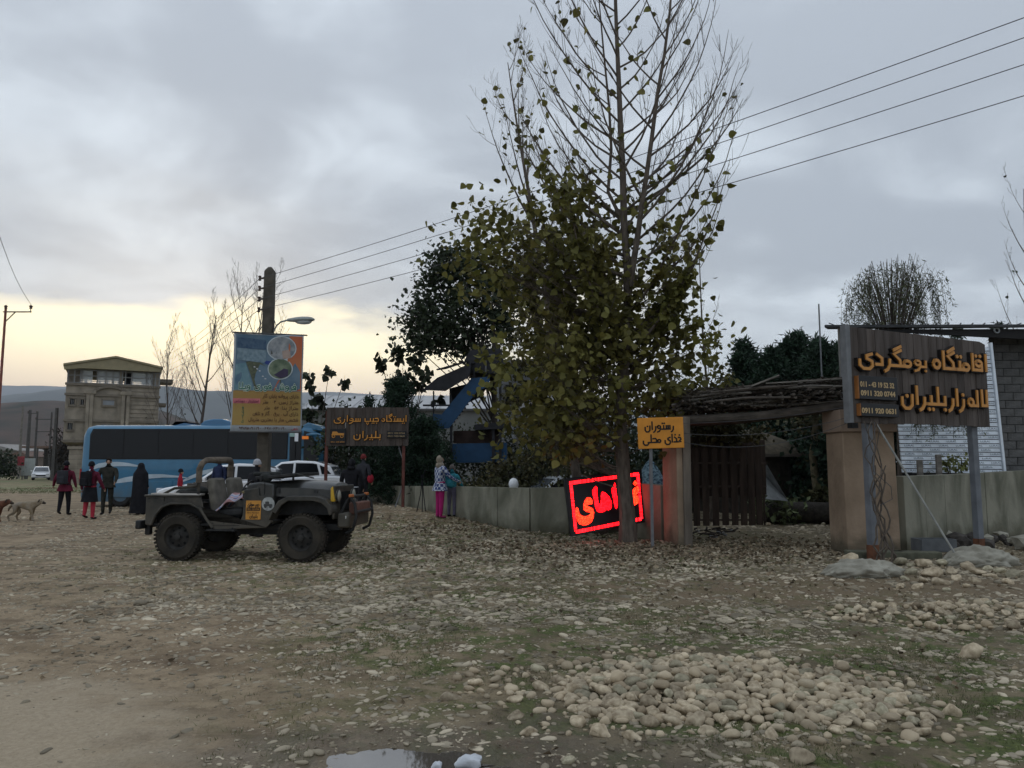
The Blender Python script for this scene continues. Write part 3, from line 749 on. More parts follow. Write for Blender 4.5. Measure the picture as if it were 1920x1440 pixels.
# bare trees between the building and the banner
def bare_tree(px, pytop, D, seed, label, r0=.11, kids=(15, 8, 5), group='bare trees behind the bus', sp=(25, 50), m=None, leaves=0, base=None, maxlev=3, rt=(.34, .55)):
    x0 = at(px, D, 0).x; h = CH+(872-pytop)*D/FPX; t = thing('bare_tree', label, 'tree', (x0, D, gz(x0, D)), 0, group)
    T_ = Tree(seed, .006); T_.branch((0, 0, 0), (0, 0, 1), h, r0, 0, maxlev, up=.5, n=10, wob=.035, kids=kids, ang=sp, ratio=rt, start=.22, taper=.12, kup=.9, sides=(7, 4, 3, 3))
    T_.mb.build('trunk', m or bark, t)
    if leaves:
        rr = np.random.default_rng(seed); tips = np.array([tuple(p) for p, d in T_.tips]); q = tips[rr.integers(0, len(tips), leaves)]; q = q[q[:, 2] < h*.55] if leaves > 0 else q
        if len(q):
            V, F = leaf_cloud(q, .13, .8, seed=seed); o = link('foliage', np_mesh('foliage', V, F, lf_dark), t); o['kind'] = 'stuff'
    return t
tw = mat('bark_pale_twig', (.075, .062, .054), .95)
bare_tree(326, 640, 52, 61, 'slender bare tree nearest the right side of the tan building', .10, m=tw, leaves=60)
bare_tree(381, 588, 48, 62, 'bare tree with upswept twigs standing midway behind the bus roof', .14, m=tw, leaves=90)
bare_tree(440, 560, 46, 63, 'tall bare tree half hidden behind the advertising banner', .15, m=tw, leaves=40)
bare_tree(474, 545, 44, 64, 'bare tree rising just left of the concrete lamp pole', .14, m=tw)
# ================================================================ BUS
rubber = mat('tyre_rubber', (.022, .021, .020), .9, .35, 9, .3, 60)
rimm = mat('rim_steel', (.20, .20, .20), .5, .2, 5, metal=.3)
blk_gl = mat('dark_window_glass', (.008, .009, .011), .12, spec=.22)
white_p = mat('white_paint', (.82, .83, .85), .22, .03, 3, coat=1.0)
def wheel(parent, c, r, w, rim_m, tyre_m, side=-1, lugs=0, holes=8, rim_r=.6):
    """wheel with its outer face towards y*side"""
    h = MB(); M = T(*c) @ rotm('X', R(90)*(1 if side < 0 else -1)); e = w/2
    prof = [(r*rim_r, -e*.9), (r*.86, -e), (r*.97, -e*.75), (r, -e*.4), (r, e*.4), (r*.97, e*.75), (r*.86, e), (r*rim_r, e*.9), (r*rim_r*.96, e*.6), (r*rim_r*.96, -e*.6), (r*rim_r, -e*.9)]
    h.lathe(prof, 36, M, caps=False)
    for i in range(lugs):
        a = 2*math.pi*i/lugs
        for zz, da in ((-e*.62, 0), (e*.62, .5)):
            a2 = a+da*2*math.pi/lugs; h.add(*_boxat(M @ rotm('Z', a2) @ T(r*.995, 0, zz), (.030, 2*math.pi*r/lugs*.62, e*.62)))
    o = h.build('wheel', tyre_m, parent, True)
    q = MB(); rr = r*rim_r*.97
    prof = [(rr, e*.8), (rr, e*.55), (rr*.88, e*.35), (rr*.82, e*.12), (rr*.55, e*.22), (rr*.42, e*.38), (rr*.26, e*.42), (rr*.24, e*.75), (rr*.10, e*.8), (.001, e*.8)]
    q.lathe(prof, 32, M, caps=False); q.lathe([(rr, -e*.6), (.001, -e*.6)], 20, M, caps=False)
    q.build('rim', rim_m, o, True)
    d = MB()
    for i in range(holes):
        a = 2*math.pi*i/holes; d.lathe([(rr*.10, 0), (rr*.10, e*.06), (.001, e*.07)], 8, M @ rotm('Z', a) @ T(rr*.68, 0, e*.19), caps=False)
    for i in range(5):
        a = 2*math.pi*i/5; d.lathe([(rr*.035, 0), (rr*.035, e*.12), (.001, e*.12)], 6, M @ rotm('Z', a) @ T(rr*.34, 0, e*.40), caps=False)
    d.build('rim_hole', mat('hole_black', (.008, .008, .008), .9), o)
    return o
def _boxat(M, d):
    m = MB(); m.box((0, 0, 0), d); return [M @ Vector(p) for p in m.v], m.f

def bus():
    D = 30.0; k = D/FPX; x0 = (153-960)*k; x1 = (604-960)*k; Lb = x1-x0; W = 2.5
    t = thing('bus', 'blue coach with white swoosh stripes parked behind the cars and the lamp pole', 'bus', (x0, D, 0))
    blue = mat('bus_blue', (.026, .145, .26), .38, .10, 2, spec=.4, coat=.5); bw = mat('bus_white_stripe', (.42, .50, .56), .4, .1, 3)
    splash(blue, .25, 1.0, (.10, .09, .07), .55, 2)
    zb, zt = .20, CH+(872-797)*k
    # body: rounded cross-section lofted along x
    def sec(x, ins, topdrop=0, bot=0):
        pts = []
        r = .32; y0 = ins; y1 = W-ins; z1 = zt-topdrop; z0 = zb+bot
        for cx, cz, a0 in ((y1-r, z1-r, 0), (y0+r, z1-r, 90)):
            for i in range(6):
                a = R(a0+i*18); pts.append((x, cx+r*math.cos(a), cz+r*math.sin(a)))
        pts += [(x, y0-.03, zb+1.1), (x, y0+.02, z0), (x, y1-.02, z0), (x, y1+.03, zb+1.1)]
        return pts
    S_ = [sec(.0, .30, .45, .35), sec(.04, .14, .22, .18), sec(.18, .03, .06, .05), sec(.45, 0, 0), sec(Lb-1.0, 0, 0), sec(Lb-.45, .02, .05, .02), sec(Lb-.12, .12, .30, .05), sec(Lb, .30, .6, .2)]
    m = MB(); n = len(S_[0]); vs = [p for s in S_ for p in s]
    fs = [(i*n+j, i*n+(j+1) % n, (i+1)*n+(j+1) % n, (i+1)*n+j) for i in range(len(S_)-1) for j in range(n)]+[tuple(range(n)), tuple(range((len(S_)-1)*n+n-1, (len(S_)-1)*n-1, -1))]
    fs = [f[::-1] for f in fs]
    m.add(vs, fs); m.build('body', blue, t, True)
    lx = lambda px: (px-960)*k-x0; lz = lambda py: CH+(872-py)*k
    # window band: separate dark panes, rounded at the rear end
    zw0, zw1 = lz(860), lz(806)
    edges = [172, 235, 300, 365, 430, 492, 540]
    for i in range(len(edges)-1):
        a, b = lx(edges[i])+.012, lx(edges[i+1])-.012; mm = MB()
        if i == 0: poly = [(a, zw0), (b, zw0), (b, zw1), (a+.28, zw1), (a+.1, zw1-.08), (a, zw1-.28)]
        else: poly = [(a, zw0), (b, zw0), (b, zw1), (a, zw1)]
        mm.prism(poly, -.045, .02); mm.build('window', blk_gl, t)
    mm = MB(); mm.prism([(lx(171), zw0-.03), (lx(541), zw0-.03), (lx(541), zw1+.03), (lx(176), zw1+.03), (lx(171), zw1-.2)], -.030, .01); mm.build('window_surround', mat('black_trim', (.012, .012, .013), .5), t)
    # door near the front, with white strip poster
    mm = MB(); mm.prism([(lx(545), zb+.1), (lx(566), zb+.1), (lx(566), lz(808)), (lx(545), lz(808))], -.05, .02); d = mm.build('door', blk_gl, t)
    mm = MB(); mm.box((lx(555.5), -.07, (zb+lz(808))/2), (.03, .03, lz(808)-zb-.2)); mm.build('door_seal', mat('black_trim', (.012, .012, .013)), d)
    mm = MB(); mm.box((lx(558), -.10, lz(818)), (.14, .02, .42)); mm.build('white_strip', white_p, t)
    mm = MB(); mm.box((lx(550), -.10, lz(812)), (.2, .02, .3)); mm.build('pale_sticker', mat('pale_green', (.35, .5, .45), .6), t)
    # front corner glass + windscreen + side small pane
    mm = MB(); mm.prism([(lx(571), lz(905)), (lx(596), lz(905)), (lx(600), lz(880)), (lx(594), lz(835)), (lx(584), lz(812)), (lx(571), lz(808))], -.05, .05); mm.build('side_pane', blk_gl, t)
    mm = MB(); mm.box((Lb+.0, W/2, (lz(900)+lz(815))/2), (.12, W-.7, lz(815)-lz(900)-.1), rot=Matrix.Rotation(R(-6), 3, 'Y')); mm.build('windscreen', blk_gl, t)
    # swooshes: curved white bands
    def band(pts, name='stripe'):
        top = [(lx(a), lz(b)) for a, b, c in pts]; bot = [(lx(a), lz(b+c)) for a, b, c in pts]; mm = MB(); nn = len(pts)
        vs = [(p[0], -.043, p[1]) for p in top]+[(p[0], -.043, p[1]) for p in bot]; mm.add(vs, [(i, i+nn, i+nn+1, i+1) for i in range(nn-1)]); vs2 = [(a, -.028, b) for a, _, b in vs]
        mm.add(vs2, [(i, i+1, i+nn+1, i+nn) for i in range(nn-1)]); return mm.build(name, bw, t)
    band([(170, 884, 1), (178, 875, 6), (190, 869, 8), (205, 866.5, 9), (225, 866, 8), (245, 868, 6), (262, 872, 3), (272, 877, 1)])
    band([(205, 907, 1), (222, 900, 6), (240, 895, 9), (262, 891, 10), (285, 889, 8), (310, 889, 6), (340, 892, 3), (360, 896, 1)])
    band([(340, 905, 1), (360, 893, 6), (385, 882, 8), (415, 876, 8), (450, 873, 6), (500, 873, 2)])
    # roof pods, skirt panels, lights, mirror
    for px0, px1, py in ((362, 432, 784.5), (308, 348, 790)):
        mm = MB(); a, b = lx(px0), lx(px1); h = lz(py)-zt+.06
        mm.prism([(a, 0), (a+.25, h*.8), (a+.6, h), (b-.5, h), (b, h*.5), (b+.05, 0)], .45, 2.0, T(0, 0, zt-.06)); mm.build('roof_unit', mat('bus_roof_blue', (.05, .16, .29), .4, coat=.4), t, bevel=.04)
    mm = MB(); mm.prism([(lx(560), 0), (lx(575), .2), (lx(596), .08), (lx(606), -.12), (lx(600), -.14)], .15, 2.35, T(0, 0, zt-.1)); mm.build('front_peak', blue, t, bevel=.03)
    mm = MB(); mm.tube([(lx(570), .05, lz(816)), (lx(596), -.2, lz(815)), (lx(612), -.25, lz(818))], [.05, .06, .035], 8); mm.box((lx(611), -.25, lz(830)), (.12, .2, .5)); mm.build('mirror', blue, t, bevel=.02)
    mm = MB(); mm.box((lx(574), -.06, lz(821)), (.25, .04, .12)); mm.build('marker_light', mat('amber_light', (.8, .22, .03), .3, emit=.25), t)
    for a, b in ((200, 262), (266, 328), (332, 392), (440, 500)):
        mm = MB(); mm.box(((lx(a)+lx(b))/2, -.02, zb+.48), (lx(b)-lx(a), .04, .62)); mm.build('skirt_panel', blue, t, bevel=.012)
    mm = MB(); mm.box((.02, .18, 1.2), (.06, .2, .5)); mm.box((.02, W-.18, 1.2), (.06, .2, .5)); mm.build('tail_light', mat('tail_red', (.35, .02, .02), .3), t)
    for px in (232, 528):
        mm = MB(); cxx = lx(px); mm.prism([(cxx+.62*math.cos(R(a)), .45+.62*math.sin(R(a))) for a in range(0, 181, 15)], -.035, .1); mm.build('wheel_arch', mat('black_trim', (.012, .012, .013)), t)
        wheel(t, (cxx, .10, .48), .48, .28, rimm, rubber); wheel(t, (cxx, W-.10, .48), .48, .28, rimm, rubber, 1)
bus()

# ================================================================ WHITE CARS
def car(name, label, px, D, paint, Lc=4.3, heading=0, z0=None, hb=False):
    """heading 0: nose towards -x. local x along the car, nose at 0"""
    c = at(px, D, 0); z = gz(c.x, c.y) if z0 is None else z0
    t = thing(name, label, 'car', (c.x, c.y, z), heading); W = 1.68; o = -Lc/2
    tr = mat('black_trim', (.012, .012, .013), .5)
    def Y_(m): return m
    lower = [(0.03, .30), (.0, .48), (.04, .62), (.25, .70), (1.15, .86), (Lc-.62, .93), (Lc-.08, .90), (Lc, .75), (Lc, .42), (Lc-.05, .27)]
    def arch(cx, r=.36): return [(cx+r*math.cos(R(a)), .27+r*math.sin(R(a))) for a in range(0, 181, 20)]
    body = lower+arch(Lc-.82)+arch(.82)
    m = MB(); m.prism([(p[0]+o, p[1]) for p in body], -W/2, W/2); b = m.build('body', paint, t, bevel=.05)
    # greenhouse, tapered inward
    ws, rf0, rf1, rb = (1.1, .85), (1.85, 1.40), (3.0, 1.43), (Lc-.42, .93) if hb else (Lc-.55, .93)
    mid = [(2.4, 1.46)]; prof = [ws, rf0, mid[0], rf1, (3.55, 1.28), rb]
    n = len(prof); vs = []
    for s in (-1, 1):
        for p in prof:
            k = W/2-.03-(p[1]-.85)*.30; vs.append((p[0]+o, s*k, p[1]))
    fs = [tuple(range(n)), tuple(range(2*n-1, n-1, -1))]+[(i, i+n, (i+1) % n+n, (i+1) % n) for i in range(n)]
    m = MB(); m.add(vs, [f[::-1] for f in fs]); m.build('cabin', paint, t, bevel=.05)
    def pane(poly, nm):
        for s in (-1, 1):
            m = MB(); q = []
            for off in (.012, -.02):
                for a, h in poly: q.append((a+o, s*(W/2-.03-(h-.85)*.30+off), h))
            k = len(poly); f = [tuple(range(k)), tuple(range(2*k-1, k-1, -1))]+[(i, i+k, (i+1) % k+k, (i+1) % k) for i in range(k)]
            m.add(q, f if s > 0 else [x[::-1] for x in f]); m.build(nm, blk_gl, t)
    pane([(1.32, .93), (2.30, .95), (2.30, 1.36), (1.90, 1.34)], 'side_window'); pane([(2.38, .95), (3.22, .98), (3.10, 1.33), (2.95, 1.36), (2.38, 1.37)], 'side_window'); pane([(3.30, .99), (3.62, 1.0), (3.40, 1.22), (3.2, 1.30)], 'rear_side_window')
    def scr(a, b, nm):
        d = Vector((b[0]-a[0], 0, b[1]-a[1])); nn = Vector((-d.z, 0, d.x)).normalized()*(.012 if a[0] < b[0] else -.012)
        m = MB(); a = (a[0]+d.x*.1, a[1]+d.z*.1); b2 = (b[0]-d.x*.1, b[1]-d.z*.1); ka = W/2-.12-(a[1]-.85)*.30; kb = W/2-.12-(b2[1]-.85)*.30
        q = [Vector((a[0]+o, -ka, a[1]))+nn, Vector((a[0]+o, ka, a[1]))+nn, Vector((b2[0]+o, kb, b2[1]))+nn, Vector((b2[0]+o, -kb, b2[1]))+nn]; q += [p-nn*2.5 for p in q]
        m.add(q, [(0, 1, 2, 3), (7, 6, 5, 4), (0, 4, 5, 1), (1, 5, 6, 2), (2, 6, 7, 3), (3, 7, 4, 0)]); m.build(nm, mat('windscreen_glass', (.09, .10, .11), .1, spec=.6), t)
    scr(ws, rf0, 'windscreen'); scr(rb, (3.55, 1.28), 'rear_window')
    for s in (-1, 1):
        m = MB(); m.box((.06+o, s*.62, .62), (.14, .34, .15)); m.build('headlight', mat('lamp_glass', (.5, .52, .55), .12, spec=.8), t, bevel=.03)
        m = MB(); m.box((Lc-.02+o, s*.66, .76), (.08, .26, .2)); m.build('tail_light', mat('tail_red', (.35, .02, .02), .3), t, bevel=.02)
        m = MB(); m.box((1.45+o, s*(W/2+.08), .98), (.1, .18, .12)); m.build('mirror', paint, t, bevel=.03)
        for a in (1.75, 2.55):
            m = MB(); m.box((a+.45+o, s*(W/2+.005), .78), (.14, .02, .03)); m.build('door_handle', tr, t)
        for cx in (.82, Lc-.82): wheel(t, (cx+o, s*(W/2-.10), .30), .30, .19, rimm, rubber, s, rim_r=.66)
    m = MB(); m.box((o+.0, 0, .50), (.05, .9, .14)); m.build('grille', tr, t)
    m = MB(); m.box((o-.01, 0, .36), (.06, .5, .11)); m.build('number_plate', mat('plate_white', (.6, .6, .58), .5), t)
    m = MB(); m.box((o+.02, 0, .30), (.10, W-.1, .12)); m.box((o+Lc-.02, 0, .34), (.10, W-.1, .14)); m.build('bumper', mat('bumper_grey', (.25, .25, .26), .5), t, bevel=.02)
    return t
car('parked_car', 'white saloon with dark windows whose rounded tail shows right of the parked off-roader hood', 557, 27.4, white_p, 4.3, 0)
car('parked_car', 'white saloon behind the off-roader seats, left of the man in the grey beanie', 440, 25.2, white_p, 4.1, R(8))
car('parked_car', 'small white saloon facing the camera far off beside the meadow', 88.5, 84, white_p, 4.0, R(119))
car('parked_car', 'silver saloon of which the roof shows over the concrete wall left of the lit sign', 1050, 22.7, mat('silver_paint', (.62, .65, .68), .3, .04, 3, coat=.4), 4.3, R(16), z0=-.14)

# ================================================================ OPEN OFF-ROADER
def jeep():
    base = G(329, 1052); yaw = R(-5.5)
    t = thing('off_road_jeep', 'muddy dark open-top off-roader with roll bar and folded windscreen', 'jeep', (base.x, base.y+.10, 0), yaw)
    t.scale = (.975, .985, .985)
    mud = mat('muddy_green_black_paint', (.020, .021, .019), .5, spec=.35, col2=(.062, .054, .042), vs=5.5, bump=.3, bs=25, detail=10)
    splash(mud, .62, .98, (.095, .082, .062), .6, 5); mudd = mat('dried_mud', (.062, .055, .044), .9, .35, 7, .6, 40); blk = mat('jeep_black', (.022, .022, .022), .55, .4, 8)
    hoodm = mat('hood_paint', (.015, .017, .017), .30, spec=.5, col2=(.040, .038, .032), vs=5, detail=10, bump=.1, bs=30)
    seatm = mat('seat_vinyl_dusty', (.11, .10, .082), .75, .35, 5, .6, 10); padm = mat('roll_bar_foam', (.13, .105, .08), .95, .35, 9, .9, 40)
    tyre = mat('muddy_tyre', (.026, .024, .021), .95, spec=.15, col2=(.055, .047, .037), vs=4, bump=.6, bs=45); jrim = mat('muddy_rim', (.032, .030, .027), .7, .4, 8, .3, 30)
    W = 1.45; r = .40; WB = 2.20
    y0, y1 = 0.0, W   # near side y=0 is the outer body side; camera at -y
    # side panels: outline with wheel cut-outs and door gap (x from rear axle)
    def side(y, th, nm):
        rear = [(-.64, .60), (-.64, 1.09), (.36, 1.08), (.40, .98), (.42, .80), (.50, .69), (1.10, .69), (1.13, .78), (1.14, 1.20), (1.40, 1.24), (1.42, 1.10), (1.66, 1.08), (1.66, .66), (1.56, .56), (.66, .52), (.56, .55), (.50, .66), (.38, .86), (.20, .95), (-.22, .95), (-.38, .88), (-.50, .70), (-.52, .58)]
        m = MB(); m.prism(rear, y, y+th); return m.build(nm, mud, t, bevel=.012)
    side(y0, .03, 'side_panel'); side(y1-.03, .03, 'side_panel')
    m = MB(); m.box((-.625, W/2, .84), (.03, W-.062, .48)); m.build('tailgate', mud, t, bevel=.01)
    m = MB(); m.box((.5, W/2, .60), (2.2, W-.08, .03)); m.box((-.12, .17, .97), (.95, .28, .02)); m.box((-.12, W-.17, .97), (.95, .28, .02)); m.box((-.12, .31, .79), (.95, .02, .36)); m.box((-.12, W-.31, .79), (.95, .02, .36)); m.build('floor', blk, t)
    m = MB(); m.box((-.64, W/2, 1.095), (.06, W+.02, .035)); m.box((-.14, .0, 1.095), (1.02, .05, .03)); m.box((-.14, W, 1.095), (1.02, .05, .03)); m.build('tub_rail', mud, t, bevel=.01)
    # rear mudguard lip
    for yy in (-.035, W-.03):
        m = MB(); m.tube([(-.52, yy+.03, .60), (-.46, yy+.03, .76), (-.34, yy+.03, .90), (-.18, yy+.03, .965), (.18, yy+.03, .965), (.36, yy+.03, .88), (.50, yy+.03, .68), (.60, yy+.03, .56)], .025, 6); m.build('wheel_arch_lip', mud, t, True)
    # cowl, dash, firewall
    m = MB(); m.prism([(1.14, 1.20), (1.20, 1.30), (1.42, 1.34), (1.66, 1.30), (1.66, .80), (1.14, .80)], .035, W-.035); m.build('cowl', hoodm, t, bevel=.03)
    m = MB(); m.box((1.12, W/2, 1.12), (.04, W-.1, .24)); m.build('dashboard', blk, t)
    # hood: lofted, bulging, narrowing towards the grille
    secs = []; nY = 11
    for x, hw, zt_, zs in ((1.50, .60, 1.345, 1.10), (1.8, .575, 1.36, 1.08), (2.2, .545, 1.355, 1.06), (2.5, .52, 1.335, 1.05), (2.64, .505, 1.315, 1.04), (2.69, .50, 1.26, 1.04)):
        s = []
        for i in range(nY):
            a = -1+2*i/(nY-1); zz = zt_-.10*abs(a)**4-(.03*(1-math.cos(a*1.5)))
            s.append((x, W/2+a*hw, zz))
        secs.append([(x, W/2-hw-.005, zs)]+s+[(x, W/2+hw+.005, zs)])
    n = len(secs[0]); m = MB(); m.add([p for s in secs for p in s], [(i*n+j, (i+1)*n+j, (i+1)*n+j+1, i*n+j+1) for i in range(len(secs)-1) for j in range(n-1)]+[tuple(range(n))[::-1], tuple(range((len(secs)-1)*n, len(secs)*n))])
    m.build('hood', hoodm, t, True)
    m = MB(); m.box((1.72, W/2-.595, 1.19), (.03, .03, .10)); m.build('hood_latch', blk, t)
    m = MB(); m.box((2.36, W/2-.55, 1.17), (.06, .03, .05)); m.build('hood_latch', blk, t)
    # engine side below hood
    m = MB(); m.box((2.15, W/2, .92), (1.02, 1.0, .30)); m.build('engine_bay_side', blk, t)
    # grille plate with slots and headlights
    gz0, gz1 = .70, 1.27; m = MB(); m.prism([(2.66, gz0), (2.72, gz0), (2.70, gz1), (2.65, gz1)], .16, W-.16); gr = m.build('grille', mud, t, bevel=.02)
    for i in range(7):
        m = MB(); m.box((2.715, W/2-.24+i*.08, .99), (.022, .032, .34)); m.build('grille_slot', mat('hole_black', (.008, .008, .008), .9), gr)
    for s in (-1, 1):
        m = MB(); M = T(2.70, W/2+s*.42, 1.09) @ rotm('Y', R(90)); m.lathe([(.10, 0), (.11, .03), (.09, .05), (.001, .07)], 20, M); hl = m.build('headlight', mat('headlight_dusty', (.30, .29, .24), .2, spec=.6), t, True)
        m = MB(); m.tube([M @ Vector((.105*math.cos(a*math.pi/8), .105*math.sin(a*math.pi/8), .03)) for a in range(16)], .012, 6, closed=True); m.build('headlight_ring', blk, hl)
        for dz in (-.0,):
            m = MB(); yy = W/2+s*.56; M2 = T(2.66, yy, 1.13); m.prism([(-.02, -.13), (.055, -.13), (.015, .13), (-.02, .10)], -.035, .035, M2); m.build('indicator', mat('amber_indicator', (.55, .33, .03), .35), t, bevel=.01)
    # front fenders: flat-topped flares curving down over the tyres
    for s, ya, yb in ((-1, -.09, .24), (1, W-.24, W+.09)):
        top = [(1.62, .72), (1.68, .86), (1.80, 1.02), (1.96, 1.095), (2.45, 1.10), (2.62, 1.05), (2.72, .93), (2.74, .84)]
        inn = [(p[0]*1.0+(.03 if p[0] < 2 else -.03), p[1]-.035) for p in top]
        m = MB(); m.prism(top+inn[::-1], ya, yb); m.build('fender', mud, t, bevel=.015)
        m = MB(); yy = ya if s < 0 else yb; m.prism([(1.68, .86), (1.80, 1.02), (1.96, 1.095), (2.45, 1.10), (2.62, 1.05), (2.72, .93), (2.74, .80), (2.70, .78), (2.66, .90), (2.56, .985), (2.42, 1.02), (1.98, 1.02), (1.86, .95), (1.76, .80)], yy-.012 if s < 0 else yy-.02, yy+.02 if s < 0 else yy+.012); m.build('fender_flare', mud, t, bevel=.01)
    # wheels
    for x in (0, WB):
        for s, yc in ((-1, .03), (1, W-.03)):
            wheel(t, (x, yc, r), r, .26, jrim, tyre, s, lugs=38, holes=8, rim_r=.56)
        m = MB(); m.tube([(x, .1, r), (x, W-.1, r)], .045, 10); m.ell((x, W*.55, r), (.13, .16, .14)); m.build('axle', blk, t, True)
    m = MB(); m.bar((-.6, .32, .56), (2.8, .32, .56), .06, .10); m.bar((-.6, W-.32, .56), (2.8, W-.32, .56), .06, .10); m.box((1.2, W/2, .48), (.8, .4, .16)); m.tube([(.5, .4, .5), (-.55, .35, .48)], .035, 8); m.build('chassis', blk, t)
    m = MB()
    for x in (0, WB): 
        for yy in (.33, W-.33): m.tube([(x-.42, yy, .54), (x-.2, yy, .46), (x, yy, .45), (x+.2, yy, .46), (x+.42, yy, .54)], .025, 4)
    m.build('leaf_spring', blk, t)
    # bumpers
    m = MB(); m.box((-.74, W/2, .60), (.10, W+.1, .15)); m.box((-.68, .2, .50), (.10, .1, .18)); m.box((-.68, W-.2, .50), (.1, .1, .18)); m.build('rear_bumper', blk, t, bevel=.02)
    m = MB(); m.prism([(2.78, .56), (2.98, .56), (2.98, .78), (2.92, .82), (2.78, .80)], .10, W-.10); m.build('front_bumper', mud, t, bevel=.03)
    m = MB()
    for yy in (.22, W-.22): m.tube([(2.80, yy, .80), (2.92, yy, 1.02), (2.96, yy, 1.08), (3.05, yy, .96), (3.08, yy, .74), (3.02, yy, .52), (2.9, yy, .46)], .026, 8)
    m.tube([(2.96, .22, 1.08), (2.96, W-.22, 1.08)], .026, 8); m.tube([(3.07, .22, .82), (3.07, W-.22, .82)], .026, 8); m.build('bull_bar', blk, t, True)
    m = MB(); m.box((2.99, W/2, .88), (.16, .8, .20)); m.build('winch_box', mat('rust_winch', (.12, .06, .045), .8, .3, 8), t, bevel=.02)
    for s in (-1, 1):
        m = MB(); m.box((2.97, W/2+s*.46, 1.10), (.05, .16, .05)); m.build('fog_lamp_bracket', mat('orange_bracket', (.45, .14, .04), .5), t, bevel=.01)
    m = MB(); m.ell((2.93, .14, .74), (.02, .05, .05)); m.build('fog_lamp', mat('fog_glass', (.55, .55, .52), .2), t, True)
    # roll bar with padding and rear braces
    m = MB(); xb = .30; h1 = 1.71
    m.tube([(xb-.05, .13, 1.0), (xb-.05, .13, 1.55), (xb-.02, .17, 1.66), (xb, .28, 1.71), (xb, W-.28, 1.71), (xb-.02, W-.17, 1.66), (xb-.05, W-.13, 1.55), (xb-.05, W-.13, 1.0)], .028, 10)
    rb = m.build('roll_bar', mudd, t, True)
    m = MB(); rr = random.Random(4)
    ptsl = [(xb-.05, .13, 1.32), (xb-.05, .13, 1.42), (xb-.05, .13, 1.55), (xb-.02, .17, 1.66), (xb, .28, 1.71), (xb, .5, 1.715), (xb, .75, 1.71), (xb, 1.0, 1.715), (xb, W-.28, 1.71), (xb-.02, W-.17, 1.66), (xb-.05, W-.13, 1.55), (xb-.05, W-.13, 1.40)]
    m.tube(ptsl, [.058+rr.uniform(-.008, .008) for _ in ptsl], 12); m.build('roll_bar_padding', padm, rb, True)
    for yy in (.10, W-.10):
        m = MB(); m.tube([(xb-.06, yy, 1.26), (-.18, yy, 1.22), (-.50, yy, 1.06)], .024, 8); m.build('rear_brace', mudd, rb, True)
    # rails / loose side boards in the bed
    m = MB(); m.tube([(xb-.1, W-.04, 1.22), (-.5, W-.04, 1.22), (-.60, W-.04, 1.10)], .02, 8); m.tube([(-.52, W-.05, 1.1), (-.52, W-.05, 1.28), (-.1, W-.05, 1.3)], .015, 6); m.build('bed_rail', mudd, t, True)
    m = MB(); m.box((-.26, W-.10, 1.18), (.72, .04, .20)); m.build('side_board', mat('brown_grey_board', (.085, .075, .065), .9, .3, 4), t, bevel=.01)
    m = MB(); m.box((-.14, .16, 1.115), (.86, .27, .035), rot=Matrix.Rotation(R(1), 3, 'Y')); m.box((-.14, W-.19, 1.10), (.86, .27, .03)); m.build('bench_cushion', mat('pale_board', (.40, .37, .33), .8, .2, 5), t, bevel=.01)
    m = MB(); m.bar((-.05, .06, 1.15), (.30, .06, 1.155), .035, .03); m.build('loose_bar', blk, t)
    # front seats
    for i, yy in enumerate((.36, 1.06)):
        m = MB(); nb = 5; w = .25
        m.prism([(.36, .80), (.46, .78), (.62, 1.30), (.58, 1.37), (.50, 1.37), (.36, 1.16)], yy-w, yy+w) if False else m.box((.50, yy, 1.10), (.15, .50, .60), rot=Matrix.Rotation(R(-12), 3, 'Y'), taper=.94)
        m.build('seat_back', seatm, t, bevel=.05)
        m = MB(); m.box((.82, yy, .80), (.55, .50, .16), rot=Matrix.Rotation(R(-4), 3, 'Y')); m.build('seat', blk, t, bevel=.05)
        m = MB(); m.box((.80, yy, .68), (.40, .40, .10)); m.build('seat_frame', blk, t)
    # steering wheel, windscreen folded on the hood
    m = MB(); C_ = Vector((1.02, .38, 1.18)); q = Matrix.Rotation(R(-62), 4, 'Y')
    m.tube([T(*C_) @ q @ Vector((.19*math.cos(a*math.pi/10), .19*math.sin(a*math.pi/10), 0)) for a in range(20)], .014, 6, closed=True)
    for a in (0, 2.1, 4.2): m.tube([C_, T(*C_) @ q @ Vector((.19*math.cos(a), .19*math.sin(a), 0))], .010, 5)
    m.tube([C_, C_+Vector((.22, 0, -.14))], .018, 6); m.build('steering_wheel', blk, t, True)
    wf = MB(); z = 1.46; a, b = 1.30, 1.98
    for yy in (.14, W-.14): wf.bar((a, yy, z-.06), (b, yy, z), .035, .05)
    wf.bar((a, .14, z-.06), (a, W-.14, z-.06), .05, .06); wf.bar((b, .12, z), (b, W-.12, z), .045, .05); wf.bar((1.64, W/2, z-.03), (b, W/2, z), .03)
    f = wf.build('windscreen_frame', blk, t, bevel=.008)
    m = MB(); m.add([(a+.03, .17, z-.055), (b-.02, .17, z-.005), (b-.02, W-.17, z-.005), (a+.03, W-.17, z-.055)], [(0, 1, 2, 3), (3, 2, 1, 0)][:1]); m.build('windscreen', mat('dusty_glass', (.20, .22, .23), .25, spec=.6), f)
    m = MB(); m.bar((1.95, .20, z+.02), (2.30, .24, z-.06), .03, .02); m.bar((1.40, .1, 1.36), (1.40, .1, z-.02), .04); m.bar((1.9, .3, 1.36), (1.9, .3, z-.02), .03); m.build('windscreen_stay', blk, f)
    m = MB(); m.box((1.34, .5, z+.01), (.34, .5, .07)); m.ell((1.44, .20, 1.40), (.12, .10, .09)); m.build('folded_canvas', mat('dark_canvas', (.028, .030, .028), .95, .3, 6, .6, 30), t, bevel=.03)
    m = MB(); m.ell((1.15, .03, 1.16), (.07, .03, .03)); m.build('mirror_remnant', mat('dull_brass', (.16, .13, .07), .6), t, True)
